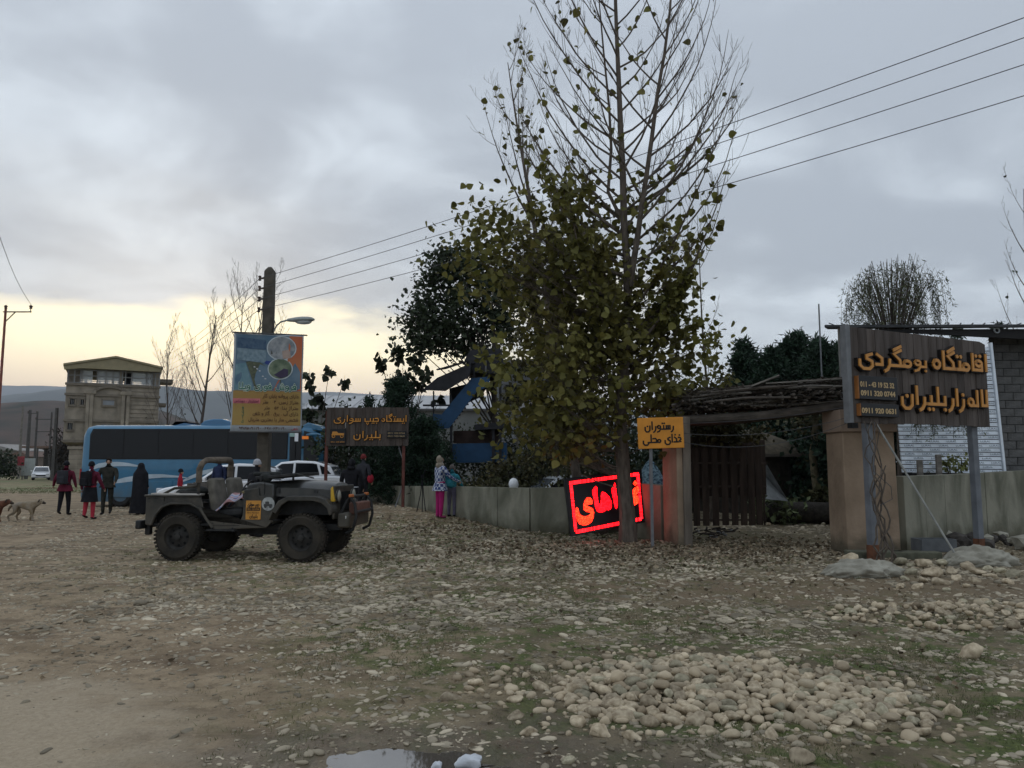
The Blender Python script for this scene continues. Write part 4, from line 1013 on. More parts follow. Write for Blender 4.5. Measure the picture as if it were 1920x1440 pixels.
    # draped cloth over the driver seat: striped light fabric
    m = MB(); nu, nv = 22, 10; vs = []
    for i in range(nu+1):
        u = i/nu
        for j in range(nv+1):
            v = j/nv; x = .60+u*.56+.05*v; zz = .90+.10*math.sin(u*2.6)+.10*u+.02*math.sin(u*17+v*4)-.22*max(0, 1-v*2.2)*(1-u*.55)+.015*math.sin(v*13)
            if u < .25: zz -= (.25-u)*.35
            vs.append((x-.12*(1-v)*(1-u), .05+v*.50+.02*math.sin(u*11), zz+.08))
    m.add(vs, [(i*(nv+1)+j, (i+1)*(nv+1)+j, (i+1)*(nv+1)+j+1, i*(nv+1)+j+1) for i in range(nu) for j in range(nv)])
    cm = bpy.data.materials.new('striped_cloth'); cm.use_nodes = True; cn = cm.node_tree; bs = cn.nodes['Principled BSDF']; bs.inputs['Roughness'].default_value = .9
    tcn = cn.nodes.new('ShaderNodeTexCoord'); wv = cn.nodes.new('ShaderNodeTexNoise'); wv.inputs['Scale'].default_value = 4.5; wv.inputs['Detail'].default_value = 1; cn.links.new(tcn.outputs['Object'], wv.inputs['Vector'])
    cr = cn.nodes.new('ShaderNodeValToRGB'); cr.color_ramp.interpolation = 'CONSTANT'; cn.links.new(wv.outputs['Fac'], cr.inputs[0]); els = cr.color_ramp.elements; els[0].color = (.28, .15, .15, 1); els[1].position = .43; els[1].color = (.42, .38, .42, 1)
    for p_, c_ in ((.50, (.20, .25, .38, 1)), (.57, (.45, .30, .28, 1)), (.64, (.10, .12, .22, 1))): e = els.new(p_); e.color = c_
    cn.links.new(cr.outputs[0], bs.inputs['Base Color'])
    co = m.build('draped_cloth', cm, None, True); so = co.modifiers.new('solid', 'SOLIDIFY'); so.thickness = .012
    co.matrix_world = T(base.x, base.y+.10, 0) @ rotm('Z', yaw); tag(co, 'pink and blue cloth draped over the front seat of the off-roader', 'cloth')
    m = MB(); seam = mat('hole_black', (.008, .008, .008), .9)
    for a, b in (((1.50, .030, 1.12), (1.50, .030, 1.33)), ((1.17, .028, .80), (1.17, .028, 1.18)), ((-.30, -.002, 1.00), (-.30, -.002, 1.08)), ((.52, -.002, .60), (1.08, -.002, .60))): m = MB(); m.bar(a, b, .010, .006); m.build('panel_seam', seam, t)
    m = MB()
    for q in (-.58, -.45, .38, .60, .80, 1.0, 1.2, 1.45, 1.62): m.lathe([(.012, 0), (.010, .008), (.001, .010)], 6, T(q, -.001, .635 if .5 < q < 1.3 else 1.05 if q < .5 else .70) @ rotm('X', R(90)))
    o_b = m.build('rivets', blk, t); o_b['kind'] = 'stuff'
    m = MB(); m.box((.78, -.04, .52), (.50, .10, .025)); m.bar((.60, .02, .56), (.60, -.06, .52), .02); m.bar((.96, .02, .56), (.96, -.06, .52), .02); m.build('side_step', blk, t)
    m = MB(); m.ell((.05, .45, 1.16), (.22, .16, .10)); m.ell((-.28, .75, 1.12), (.20, .22, .09)); m.build('luggage_bundle', mat('dark_canvas', (.028, .030, .028)), t, True)
    # stickers
    om = mat('sticker_orange', (.52, .24, .045), .6, .15, 8); im = mat('sticker_ink', (.03, .02, .015), .7)
    sx0, sx1, sz0, sz1 = 1.19, 1.46, .70, 1.02; m = MB(); m.box(((sx0+sx1)/2, -.006, (sz0+sz1)/2), (sx1-sx0, .008, sz1-sz0)); s = m.build('door_sign', om, t, bevel=.003)
    mk = MB(); write_fa('جیپ سواری', sx1-.03, sz1-.09, .055, -.0115, .001, .2, width=.21, mb=mk); write_fa('بلیران', sx1-.05, .735, .05, -.0115, .001, .2, width=.15, mb=mk); mk.build('lettering', im, s)
    mk = MB(); mk.box(((sx0+sx1)/2, -.0115, .875), (sx1-sx0-.03, .002, .055)); mk.build('dark_bar', im, s)
    latin('0911 320 0744', sx0+.03, .858, .045, .21, -.0135, om, s, ex=.0005)
    latin('0911 920 0631', sx0+.03, .80, .045, .21, -.0115, im, s, ex=.0005)
    # pale round club-style sticker with an off-roader drawing
    m = MB(); cx, cz = 1.80, .965
    wm2 = mat('sticker_grey_white', (.33, .34, .33), .6, .3, 20)
    m.lathe([(.115, 0), (.115, .006), (.001, .006)], 28, T(1.585, -.002, cz) @ rotm('X', R(90))); s2 = m.build('round_sticker', wm2, t)
    m = MB(); m.box((1.585, -.0105, cz-.02), (.15, .002, .035)); m.box((1.57, -.0105, cz+.02), (.07, .002, .04))
    for q in (-.045, .045): m.lathe([(.026, 0), (.026, .002), (.001, .002)], 12, T(1.585+q, -.0098, cz-.045) @ rotm('X', R(90)))
    m.build('drawn_jeep', mat('sticker_dark', (.06, .06, .06), .7), s2)
    return t
jeep()
# ================================================================ PEOPLE AND DOGS
skin_m = mat('skin', (.36, .22, .15), .6, .08, 12)
def cloth(name, c, var=.2, vs=7, c2=None): return mat('cloth_'+name, c, .92, var, vs, .35, 30, spec=.15, col2=c2)
def skinned(name, joints, edges, roots, parent, classes, mats, sub=2, classify=None):
    me = bpy.data.meshes.new(name); me.from_pydata([j[0] for j in joints], edges, []); o = link('tmp', me)
    md = o.modifiers.new('skin', 'SKIN'); md.use_smooth_shade = True; md.branch_smoothing = .3
    for i, j in enumerate(joints):
        r = j[1] if isinstance(j[1], tuple) else (j[1], j[1]); me.skin_vertices[0].data[i].radius = r; me.skin_vertices[0].data[i].use_root = i in roots
    ss = o.modifiers.new('sub', 'SUBSURF'); ss.levels = ss.render_levels = sub
    bpy.context.view_layer.update(); ev = o.evaluated_get(bpy.context.evaluated_depsgraph_get()); m2 = bpy.data.meshes.new_from_object(ev)
    bpy.data.objects.remove(o)
    m2.materials.clear()
    for m in mats: m2.materials.append(m)
    # material by nearest bone
    A = np.array([joints[a][0] for a, b in edges]); B = np.array([joints[b][0] for a, b in edges]); cl = np.array(classes)
    n = len(m2.polygons); C = np.empty(n*3); m2.polygons.foreach_get('center', C); C = C.reshape(-1, 3)
    AB = B-A; t = np.clip(np.einsum('nij,ij->ni', C[:, None]-A[None], AB)/(np.sum(AB*AB, 1)+1e-9), 0, 1)
    ra = np.array([np.mean(joints[a][1]) for a, b in edges]); d = np.linalg.norm(C[:, None]-(A[None]+t[..., None]*AB[None]), axis=2)-ra[None]
    m2.polygons.foreach_set('material_index', cl[np.argmin(d, 1)].astype(np.int32)); m2.polygons.foreach_set('use_smooth', np.ones(n, bool)); m2.name = name
    return link(name, m2, parent)
def person(label, px, pyfoot, H, face, top, legs, shoes, hat=None, hair=(.02, .015, .012), bulk=1.0, stride=.0, armL=(.05, 0), armR=(.05, 0), bagc=None, D=None, coat_len=0, coatm=None, hatkind='beanie', chador=False, extra=None, lean=0, hands=True, handmat=None, scarf=None, name='person'):
    """face: degrees, 0 = looking away from the camera (+Y), 180 = towards it. arm=(forward swing, outward)"""
    p = G(px, pyfoot) if D is None else Vector((at(px, D, 0).x, D, gz(at(px, D, 0).x, D)))
    t = thing(name, label, 'person', p, R(-face)); s = H/1.75
    J = []; E = []; CL = []
    def j(x, y, z, r): J.append(((x*s, (y+lean*max(0, z-.9))*s, z*s), (r[0]*s, r[1]*s) if isinstance(r, tuple) else r*s)); return len(J)-1
    def e(a, b, c): E.append((a, b)); CL.append(c)
    TOP, LEG, SK, SH, HR = 0, 1, 2, 3, 4; k = bulk
    pel = j(0, 0, .94, (.155*k, .115*k)); ab = j(0, .0, 1.10, (.15*k, .115*k)); ch = j(0, 0, 1.30, (.175*k, .125*k)); nb = j(0, 0, 1.46, (.085*k, .075)); nk = j(0, .01, 1.52, .052); hd = j(0, .02, 1.615, (.073, .088)); ht = j(0, .015, 1.70, (.066, .078))
    e(pel, ab, TOP); e(ab, ch, TOP); e(ch, nb, TOP); e(nb, nk, SK); e(nk, hd, SK); e(hd, ht, HR if not scarf else SK)
    ns = j(0, .115, 1.60, .014); e(hd, ns, SK)
    hands_pos = []
    for sx_, (fw, ow) in ((-1, armL), (1, armR)):
        sh = j(sx_*.185*k, 0, 1.40, .068*k); el_ = j(sx_*(.235*k+ow*.5), fw*.45-.02, 1.14+abs(fw)*.05, .052*k); up = max(0, fw-.25)
        wr = j(sx_*(.245*k+ow-up*.12), fw+.03, .93+up*.75+abs(ow)*.25, .035*k)
        e(ch, sh, TOP); e(sh, el_, TOP); e(el_, wr, TOP)
        w = Vector(J[wr][0])/s; dirn = (w-Vector(J[el_][0])/s).normalized(); w.y -= lean*max(0, w.z-.9)
        pm = j(*(w+dirn*.055), (.036, .018)); e(wr, pm, SK)
        hands_pos.append((pm, w, dirn, sx_))
    for sx_ in (-1, 1):
        st = stride*sx_; hp = j(sx_*.088, 0, .88, .098*k); kn = j(sx_*.10, st*.5+abs(stride)*.12, .50, .066*k); an = j(sx_*.10, st-.02, .10+(.06 if st < 0 else 0), .048*k)
        he = j(sx_*.10, st-.05, .045+(.07 if st < 0 else 0), .042); to = j(sx_*.115, st+.15, .035+(.02 if st < 0 else 0), .036)
        e(pel, hp, LEG); e(hp, kn, LEG); e(kn, an, LEG); e(an, he, SH); e(he, to, SH)
    roots = {0}
    if hands:
        for pm, w, dirn, sx_ in hands_pos:
            base = w+dirn*.07; side = Vector((0, 1, 0)) if abs(dirn.y) < .8 else Vector((0, 0, 1)); side = (side-dirn*side.dot(dirn)).normalized(); cur = dirn.cross(side)*sx_
            for q, (off, ln) in enumerate(((-.026, .052), (-.009, .062), (.009, .066), (.026, .058))):
                a = j(*(base+side*off), .0095); b = j(*(base+side*off+dirn*ln*.6), .0085); c = j(*(base+side*off+dirn*ln*.95-cur*.018), .0075); e(a, b, SK); e(b, c, SK); roots.add(a)
            a = j(*(w+dirn*.03+side*.024), .011); b = j(*(w+dirn*.055+side*.048), .010); c = j(*(w+dirn*.082+side*.055), .0085); e(a, b, SK); e(b, c, SK); roots.add(a)
    hm = cloth('hair_%02d' % int(hair[0]*100), hair, .3, 20)
    body = skinned('body', J, E, roots, t, CL, [top, legs, handmat or skin_m, shoes, hm], 1 if chador else 2)
    zt = lambda z: z*s; ly = lambda z: lean*max(0, z-.9)*s
    # eyes, ears
    m = MB()
    for q in (-.03, .03): m.ell((q*s, (.103)*s+ly(1.62), zt(1.635)), (.010*s, .006*s, .006*s), 6, 4)
    m.build('eye', mat('eye_dark', (.02, .015, .012), .3), t)
    m = MB(); m.box((0, .104*s+ly(1.58), zt(1.575)), (.04*s, .008*s, .007*s)); m.build('mouth', mat('lip', (.25, .10, .08), .6), t)
    m = MB()
    for q in (-.078, .078): m.ell((q*s, .01*s+ly(1.6), zt(1.615)), (.012*s, .018*s, .030*s), 6, 5)
    m.build('ear', skin_m, t, True)
    if hat:
        m = MB(); cy = .01*s+ly(1.68)
        if hatkind == 'beanie':
            m.lathe([(.088*s, 0), (.096*s, .01*s), (.097*s, .04*s), (.090*s, .045*s), (.088*s, .07*s), (.066*s, .115*s), (.03*s, .137*s), (.001, .142*s)], 16, T(0, cy, zt(1.63)) @ rotm('X', R(8)))
            m.build('beanie', hat, t, True)
        elif hatkind == 'hood':
            m.ell((0, cy-.015*s, zt(1.63)), (.108*s, .118*s, .135*s), 14, 10); m.ell((0, cy-.05*s, zt(1.50)), (.13*s, .10*s, .07*s), 12, 8); m.build('hood', hat, t, True)
        else:
            m.ell((0, cy, zt(1.69)), (.092*s, .10*s, .075*s), 14, 8); m.prism([(-.06*s, 0), (.06*s, 0), (.05*s, .012*s), (-.05*s, .012*s)], cy+.08*s, cy+.17*s, T(0, 0, zt(1.675))); m.build('cap', hat, t, True)
    else:
        m = MB(); m.ell((0, -.008*s+ly(1.65), zt(1.655)), (.086*s, .094*s, .095*s), 14, 10); o = m.build('hair', hm, t, True)
        # keep the face clear: hair sits behind and above the brow
        for v in o.data.vertices:
            if v.co.y > .04*s+ly(1.6) and v.co.z < zt(1.69): v.co.y = .035*s+ly(1.6)
    if scarf:
        m = MB(); cy = ly(1.6); m.ell((0, cy-.02*s, zt(1.625)), (.098*s, .100*s, .125*s), 14, 10); m.ell((0, cy-.01*s, zt(1.47)), (.15*s, .12*s, .10*s), 14, 8); m.build('headscarf', scarf, t, True)
    if coat_len:
        z1 = .98; z0 = z1-coat_len; m = MB(); n = 20; vs = []; fs = []; rows = 6
        for i in range(rows+1):
            f = i/rows; z = z1*(1-f)+z0*f; rx = (.165+.05*f)*k; ry = (.13+.055*f)*k
            for q in range(n):
                a = 2*math.pi*q/n; w = 1+.05*f*math.sin(a*5+1); vs.append((rx*w*math.cos(a)*s, ry*w*math.sin(a)*s, z*s))
        fs = [(i*n+q, i*n+(q+1) % n, (i+1)*n+(q+1) % n, (i+1)*n+q) for i in range(rows) for q in range(n)]; m.add(vs, [f[::-1] for f in fs]+[tuple(range(rows*n, rows*n+n))]); m.build('coat_skirt', coatm or top, t, True)
    if chador:
        m = MB(); n = 28; prof = [(.001, 1.745, 0), (.06, 1.735, 0), (.098, 1.69, 0), (.115, 1.62, 0), (.125, 1.55, 0), (.19, 1.47, 0), (.255, 1.38, 0), (.275, 1.2, .1), (.27, 1.0, .3), (.28, .7, .6), (.31, .4, .9), (.34, .12, 1), (.35, .05, 1)]
        vs = []
        for r_, z, wv in prof:
            for q in range(n):
                a = 2*math.pi*q/n; w = 1+.06*wv*math.sin(a*6+z*3)+.03*wv*math.sin(a*11); fl = .80 if z < 1.5 else 1.0
                vs.append((r_*k*w*math.cos(a)*s, r_*k*w*math.sin(a)*fl*s-.012*s, z*s))
        m.add(vs, [((i+1)*n+q, (i+1)*n+(q+1) % n, i*n+(q+1) % n, i*n+q) for i in range(len(prof)-1) for q in range(n)]); m.build('chador', top, t, True)
    if bagc:
        m = MB(); m.box((0, -.19*k*s, 1.23*s), (.30*s, .17*s, .44*s)); m.box((0, -.29*k*s, 1.14*s), (.24*s, .06*s, .22*s)); b = m.build('backpack', bagc, t, bevel=.05)
        m = MB()
        for q in (-.10, .10): m.tube([(q*s, -.13*k*s, 1.43*s), (q*s, 0, 1.47*s), (q*1.1*s, .12*k*s, 1.38*s), (q*1.3*s, .13*k*s, 1.2*s), (q*1.4*s, -.05*s, 1.06*s), (q*1.3*s, -.14*k*s, 1.06*s)], .018*s, 6)
        m.build('strap', bagc, b)
    if extra: extra(t, s)
    return t
black = cloth('black', (.014, .014, .017), .3); maroon = cloth('maroon', (.105, .014, .030), .2); dkgrey = cloth('dark_grey', (.035, .036, .042)); shoe = cloth('shoe', (.020, .018, .018)); camo = cloth('camouflage', (.016, .019, .015), vs=9, c2=(.042, .038, .032))
redt = cloth('red_trousers', (.38, .035, .055), .1); beige = cloth('beige', (.27, .23, .18)); greyb = cloth('grey_knit', (.36, .36, .38), .15, 40); pink = cloth('magenta', (.38, .02, .14), .12); turq = cloth('turquoise', (.04, .22, .27), .3, 14); redj = cloth('red', (.30, .02, .035), .15); navy = cloth('navy', (.02, .028, .065), .3); lilac = cloth('grey_violet', (.13, .12, .17), .2)
# blue and white checked shirt
pm_ = bpy.data.materials.new('cloth_checked'); pm_.use_nodes = True; q = pm_.node_tree; ck = q.nodes.new('ShaderNodeTexChecker'); ck.inputs['Scale'].default_value = 13; ck.inputs[1].default_value = (.42, .45, .52, 1); ck.inputs[2].default_value = (.03, .05, .16, 1)
tq = q.nodes.new('ShaderNodeTexCoord'); q.links.new(tq.outputs['Object'], ck.inputs[0]); q.links.new(ck.outputs[0], q.nodes['Principled BSDF'].inputs[0]); q.nodes['Principled BSDF'].inputs['Roughness'].default_value = .9

def hat_fold(t, s): pass
person('walker in maroon jacket and slim dark trousers seen from behind near the dogs', 119, 966, 1.72, -4, maroon, black, shoe, hat=black, bulk=1.15, coat_len=.20, coatm=maroon, stride=.10, armL=(.10, .15), armR=(.05, .02), bagc=dkgrey)
def rolled(t, s): pass
person('person in long dark coat and red trousers with maroon sleeves seen from behind', 166, 974, 1.70, 8, maroon, redt, shoe, hat=black, bulk=1.15, coat_len=.45, coatm=black, bagc=black, stride=.05, armL=(.0, .02), armR=(.08, .08))
def box_hold(t, s):
    m = MB(); m.box((.18*s, .28*s, 1.02*s), (.16*s, .12*s, .10*s)); m.build('paper_bag', mat('paper_grey', (.28, .27, .25), .8), t)
person('man in dark camouflage jacket facing the camera beside the rear of the bus', 199, 965, 1.84, 165, camo, camo, shoe, bulk=1.12, coat_len=.15, coatm=camo, armL=(.34, .02), armR=(.05, .04), stride=.03, extra=box_hold)
person('woman in long black chador between the bus and the rear of the off-roader', 273, 951, 1.68, 20, black, black, shoe, hat=None, chador=True, hands=False, D=25.5)
person('person in dark jacket and grey knitted beanie behind the off-roader windscreen', 487, 985, 1.72, 40, black, black, shoe, hat=greyb, bulk=1.2, D=17.5)
person('small person in red jacket seen past the off-roader roll bar', 346, 960, 1.42, 60, redj, black, shoe, bulk=1.0, D=24.3, hat=black)
person('person with dark hair seen between the two white saloons', 418, 960, 1.66, 200, navy, black, shoe, D=24.0)
def belt(t, s):
    m = MB(); m.tube([(.18*s*math.cos(a*math.pi/8)*1.1, .145*s*math.sin(a*math.pi/8)*1.1, .95*s) for a in range(16)], .014*s, 6, closed=True); m.build('white_waist_strap', mat('strap_white', (.55, .58, .62), .6), t)
person('person in black standing with pale waist strap at the front of the off-roader', 663, 958, 1.62, 10, black, black, shoe, hat=black, hatkind='hood', bulk=1.3, D=20.8, extra=belt)
def redbag(t, s):
    m = MB(); m.ell((.26*s, .05*s, 1.0*s), (.09*s, .12*s, .14*s), 10, 8); m.build('red_bag', redj, t, True)
person('person with red cap and red handbag behind the black-clad one', 684, 955, 1.66, 30, dkgrey, black, shoe, hat=cloth('red_dull', (.16, .03, .03)), bulk=1.1, D=23.0, extra=redbag)
person('woman in blue checked shirt, pale headscarf and magenta trousers by the concrete wall', 827, 957, 1.70, 60, pm_, pink, cloth('pink_shoe', (.25, .06, .12)), scarf=beige, bulk=1.18, coat_len=.22, coatm=pm_, armR=(.38, .0), armL=(.30, .02), D=21.3)
person('child with turquoise backpack leaning on the concrete wall beside the woman', 849, 960, 1.42, 20, turq, lilac, shoe, hat=cloth('dusty', (.13, .11, .10)), bulk=1.05, armL=(.2, .02), armR=(.3, .02), bagc=turq, D=21.6)
person('person in dark coat bending behind the concrete wall left of the checked shirt', 801, 930, 1.40, 90, black, black, shoe, bulk=1.3, D=26.0, lean=.45, hat=black, hatkind='hood')

# tripod-like camera stand leaning by the wall
ct = thing('tripod_stand', 'thin black folded tripod leaning against the concrete wall', 'tripod', (at(794, 22.9, 0).x, 22.9, gz(-2.6, 22.9)))
for a in (-.14, .02, .12):
    m = MB(); m.tube([(a, -.1 if a else .1, 0), (a*.35, 0, .5), (0, .0, .98)], .014, 6); m.build('leg', black, ct)
m = MB(); m.box((0, 0, 1.02), (.09, .09, .10)); m.tube([(0, 0, 1.0), (.1, .0, 1.22)], .012, 6); m.build('head', black, ct)

def dog(label, px, pyfoot, H, face, m_body, m_dark, headdn=.0, partial=False):
    p = G(px, pyfoot); t = thing('dog', label, 'dog', p, R(face)); s = H/.60; J = []; E = []; CL = []
    def j(x, y, z, r): J.append(((x*s, y*s, z*s), (r[0]*s, r[1]*s) if isinstance(r, tuple) else r*s)); return len(J)-1
    def e(a, b, c=0): E.append((a, b)); CL.append(c)
    ru = j(-.32, 0, .51, (.095, .105)); be = j(-.09, 0, .495, (.11, .125)); ch = j(.15, 0, .475, (.12, .155)); sh = j(.25, 0, .52, (.10, .125)); nk = j(.36, 0, .57-headdn, (.08, .095)); hd = j(.45, 0, .62-headdn, (.078, .080)); br = j(.49, 0, .61-headdn, .060); mz = j(.575, 0, .575-headdn, .038); ns = j(.62, 0, .57-headdn, .028)
    e(ru, be); e(be, ch); e(ch, sh); e(sh, nk); e(nk, hd); e(hd, br); e(br, mz, 1); e(mz, ns, 1)
    for y, f in ((-.075, .10), (.075, -.08)):
        a = j(.20, y, .36, .065); b = j(.20+f*.5, y, .20, .040); c = j(.18+f, y, .05, .030); d = j(.225+f, y, .022, .032); e(ch, a); e(a, b); e(b, c); e(c, d)
    for y, f in ((-.07, -.10), (.07, .08)):
        a = j(-.30, y, .40, .085); b = j(-.25+f*.3, y, .28, .060); c = j(-.40+f, y, .17, .034); d = j(-.37+f, y, .045, .028); g = j(-.33+f, y, .022, .030); e(ru, a); e(a, b); e(b, c); e(c, d); e(d, g)
    t1 = j(-.42, 0, .51, .042); t2 = j(-.52, 0, .41, .040); t3 = j(-.55, 0, .30, .020); e(ru, t1); e(t1, t2); e(t2, t3)
    skinned('body', J, E, {0}, t, CL, [m_body, m_dark], 2)
    m = MB()
    for y in (-.045, .045): m.add([Vector(q)*s for q in ((.41, y, .69-headdn), (.46, y*.7, .70-headdn), (.43, y*2.2, .66-headdn), (.40, y*2.1, .59-headdn), (.45, y*2.0, .62-headdn))], [(0, 1, 2), (0, 2, 3), (1, 4, 2), (2, 4, 3), (0, 3, 4, 1)])
    m.build('ear', m_dark, t)
    m = MB()
    for y in (-.035, .035): m.ell((.515*s, y*1.4*s, (.645-headdn)*s), (.009*s,)*3, 6, 4)
    m.build('eye', mat('eye_dark', (.02, .015, .012), .3), t)
    return t
fur_t = mat('fur_tan', (.21, .155, .09), .95, spec=.1, col2=(.29, .25, .20), vs=6, bump=.5, bs=60); fur_d = mat('fur_dark', (.035, .026, .02), .95, .3, 10); fur_b = mat('fur_brown', (.12, .05, .03), .95, .3, 8, .5, 60)
dog('lean tan stray dog walking right with dark muzzle and ears', 47, 977, .55, 0, fur_t, fur_d, .02)
dog('brown dog half cut off by the left edge of the picture', -16, 979, .58, 0, fur_b, fur_d, .03)
# ================================================================ LAMP POLE WITH BANNER AND WIRES
D0 = 24.0; px0 = P(500, 700, D0); xP = px0.x; gP = gz(xP, D0)
zt = P(503, 502, D0).z
pole = thing('lamp_pole', 'concrete pole carrying street lamp, four wire insulators and the advertising banner', 'lamp pole', (xP, D0, gP))
hP = zt-gP
m = MB(); m.box((0, 0, (hP-.12)/2), (.38, .32, hP-.12), taper=.80); m.box((0, 0, hP-.05), (.30, .25, .14), taper=.35); m.build('post', mat('pole_concrete_near', (.085, .075, .060), .92, .25, 5, .5, 30), pole, bevel=.02)
iz = [P(490, y, D0).z-gP for y in (522, 541, 561, 581)]
for z in iz:
    m = MB(); m.box((-.24, -.02, z), (.12, .05, .05)); m.lathe([(.03, -.08), (.055, -.06), (.035, -.02), (.035, .02), (.055, .06), (.03, .08)], 8, T(-.31, -.02, z)); m.build('insulator', mat('insulator_brown', (.06, .035, .025), .3), pole)
lz0 = P(516, 612, D0).z-gP
m = MB(); m.tube([(.17, -.03, lz0-.2), (.28, -.05, lz0+.02), (.42, -.08, lz0+.13), (.62, -.12, lz0+.17)], .025, 8); m.tube([(.17, -.03, lz0+.28), (.26, -.05, lz0+.02)], .012, 5); m.build('lamp_arm', mat('galvanised', (.22, .23, .23), .5, .2, 5, metal=.4), pole, True)
m = MB(); L0 = (.62, -.12, lz0+.17)
sec = [(0, .05, .05), (.12, .08, .07), (.35, .14, .10), (.65, .15, .10), (.80, .12, .07), (.86, .04, .03)]
vs = []
for x, w, h in sec:
    for i in range(10): a = 2*math.pi*i/10; vs.append((L0[0]+x, L0[1]+w*math.cos(a), L0[2]+h*math.sin(a)*(1 if math.sin(a) > 0 else .7)+x*.03))
m.add(vs, [(i*10+j, (i+1)*10+j, (i+1)*10+(j+1) % 10, i*10+(j+1) % 10) for i in range(5) for j in range(10)]+[tuple(range(10)), tuple(range(59, 49, -1))])
lamp = m.build('lamp_head', mat('lamp_housing', (.30, .32, .31), .5, .2, 12), pole, True)
m = MB(); m.ell((L0[0]+.52, L0[1], L0[2]-.05), (.26, .11, .08), 14, 8); m.build('lamp_glass', mat('lamp_lens', (.42, .45, .44), .15, spec=.7), lamp, True)
# banner
bn = thing('advert_banner', 'hanging printed property-sale banner with villa picture and orange panel', 'banner', (0, 0, 0))
Yb = D0-.42
TLc, TRc, BRc, BLc = P(439, 624, Yb), P(570, 630, Yb-.12), P(564, 810, Yb-.12), P(431, 809, Yb)
def bp(u, v, off=0.):
    """u from left, v from top"""
    a = TLc.lerp(TRc, u); b = BLc.lerp(BRc, u); q = a.lerp(b, v); q.y += -off+.035*math.sin(u*5+v*3)+.02*math.sin(v*9); return q
def bgrid(u0, v0, u1, v1, off, n=8, mth_=None, name='print', parent=None, m=None, uv=None):
    mb = MB(); mb.add([bp(u0+(u1-u0)*i/n, v0+(v1-v0)*j_/n, off) for i in range(n+1) for j_ in range(n+1)], [(i*(n+1)+j_, i*(n+1)+j_+1, (i+1)*(n+1)+j_+1, (i+1)*(n+1)+j_) for i in range(n) for j_ in range(n)]); return mb.build(name, m, parent, True)
pw = mat('banner_white', (.42, .46, .50), .7, .05, 3, trans=.15)
sheet = bgrid(0, 0, 1, 1, 0, 14, name='banner_sheet', parent=bn, m=pw); sm = sheet.modifiers.new('s', 'SOLIDIFY'); sm.thickness = .008; sm.offset = -1
pr = lambda n, c, v=.15, vs=5: mat('print_'+n, c, .75, v, vs, spec=.2)
bgrid(.03, .01, .97, .58, .010, 10, name='photo_background', parent=bn, m=mat('print_blue', (.07, .13, .19), .75, col2=(.14, .20, .25), vs=2.5))
bpoly_later = [(.80, .01), (.985, .01), (.985, .58), (.60, .58), (.66, .48), (.78, .40)]
bgrid(.02, .585, .985, .935, .012, 10, name='yellow_panel', parent=bn, m=mat('print_yellow', (.33, .23, .075), .75, col2=(.31, .18, .06), vs=1.2))
def bpoly(pts, off, m, name, parent=bn):
    mb = MB(); c = len(pts); q = [bp(u, v, off) for u, v in pts]; mb.add(q, [tuple(range(c))[::-1]]); return mb.build(name, m, parent)
bpoly(bpoly_later, .013, mat('print_orange_red', (.42, .10, .05), .75, col2=(.42, .19, .08), vs=.8), 'orange_side')
# house picture
bpoly([(.05, .04), (.46, .06), (.47, .16), (.05, .15)], .018, mat('print_roof_blue', (.03, .065, .12), .75, col2=(.08, .13, .19), vs=7), 'pictured_roof')
bpoly([(.05, .15), (.47, .165), (.47, .30), (.05, .27)], .018, mat('print_wall_pale', (.11, .17, .21), .75, col2=(.20, .27, .31), vs=9), 'pictured_wall')
bpoly([(.10, .165), (.27, .17), (.27, .245), (.10, .24)], .021, pr('window_dark', (.05, .09, .13)), 'pictured_window')
bpoly([(.33, .19), (.39, .195), (.39, .27), (.33, .265)], .021, pr('window_dark', (.05, .09, .13)), 'pictured_door')
bpoly([(.18, .29), (.34, .27), (.70, .44), (.72, .58), (.34, .58), (.26, .42)], .018, mat('print_green_slope', (.06, .07, .05), .75, col2=(.11, .12, .07), vs=14), 'pictured_garden')
bpoly([(.04, .32), (.18, .30), (.32, .58), (.03, .58)], .018, mat('print_pool_blue', (.10, .19, .23), .75, col2=(.17, .27, .30), vs=5), 'pictured_pool')
bpoly([(.40, .27), (.62, .28), (.60, .33), (.48, .31)], .020, pr('deep_blue', (.03, .05, .18)), 'pictured_tarpaulin')
for i, (a, b) in enumerate(((.30, .335), (.34, .355), (.38, .375), (.43, .43), (.47, .455))): bpoly([(a, b), (a+.025, b+.003), (a+.025, b+.012), (a, b+.010)], .021, pr('white_fleck', (.5, .5, .5)), 'pictured_stone')
def oval(cu, cv, ru, rv, off, m, name): return bpoly([(cu+ru*math.cos(R(a)), cv+rv*math.sin(R(a))) for a in range(0, 360, 15)], off, m, name)
oval(.69, .14, .215, .128, .024, pr('oval_rim', (.45, .5, .52)), 'oval_border'); oval(.69, .14, .20, .118, .028, mat('print_interior', (.16, .18, .20), .75, col2=(.32, .33, .33), vs=6), 'oval_room_picture')
oval(.685, .355, .18, .112, .024, pr('oval_rim', (.45, .5, .52)), 'oval_border'); oval(.685, .355, .165, .103, .028, mat('print_landscape', (.05, .08, .05), .75, col2=(.20, .24, .16), vs=4), 'oval_garden_picture')
bpoly([(.54, .15), (.62, .14), (.62, .20), (.54, .205)], .031, pr('cupboard', (.08, .08, .07)), 'pictured_cupboard'); bpoly([(.70, .17), (.80, .15), (.84, .24), (.72, .25)], .031, pr('room_rose', (.34, .26, .22)), 'pictured_corridor')
bpoly([(.60, .42), (.74, .35), (.80, .36), (.80, .43), (.70, .455)], .031, pr('path_dark', (.05, .04, .07)), 'pictured_path')
bgrid(.02, .665, .42, .715, .016, 6, name='pink_strip', parent=bn, m=pr('pink', (.50, .16, .17)))
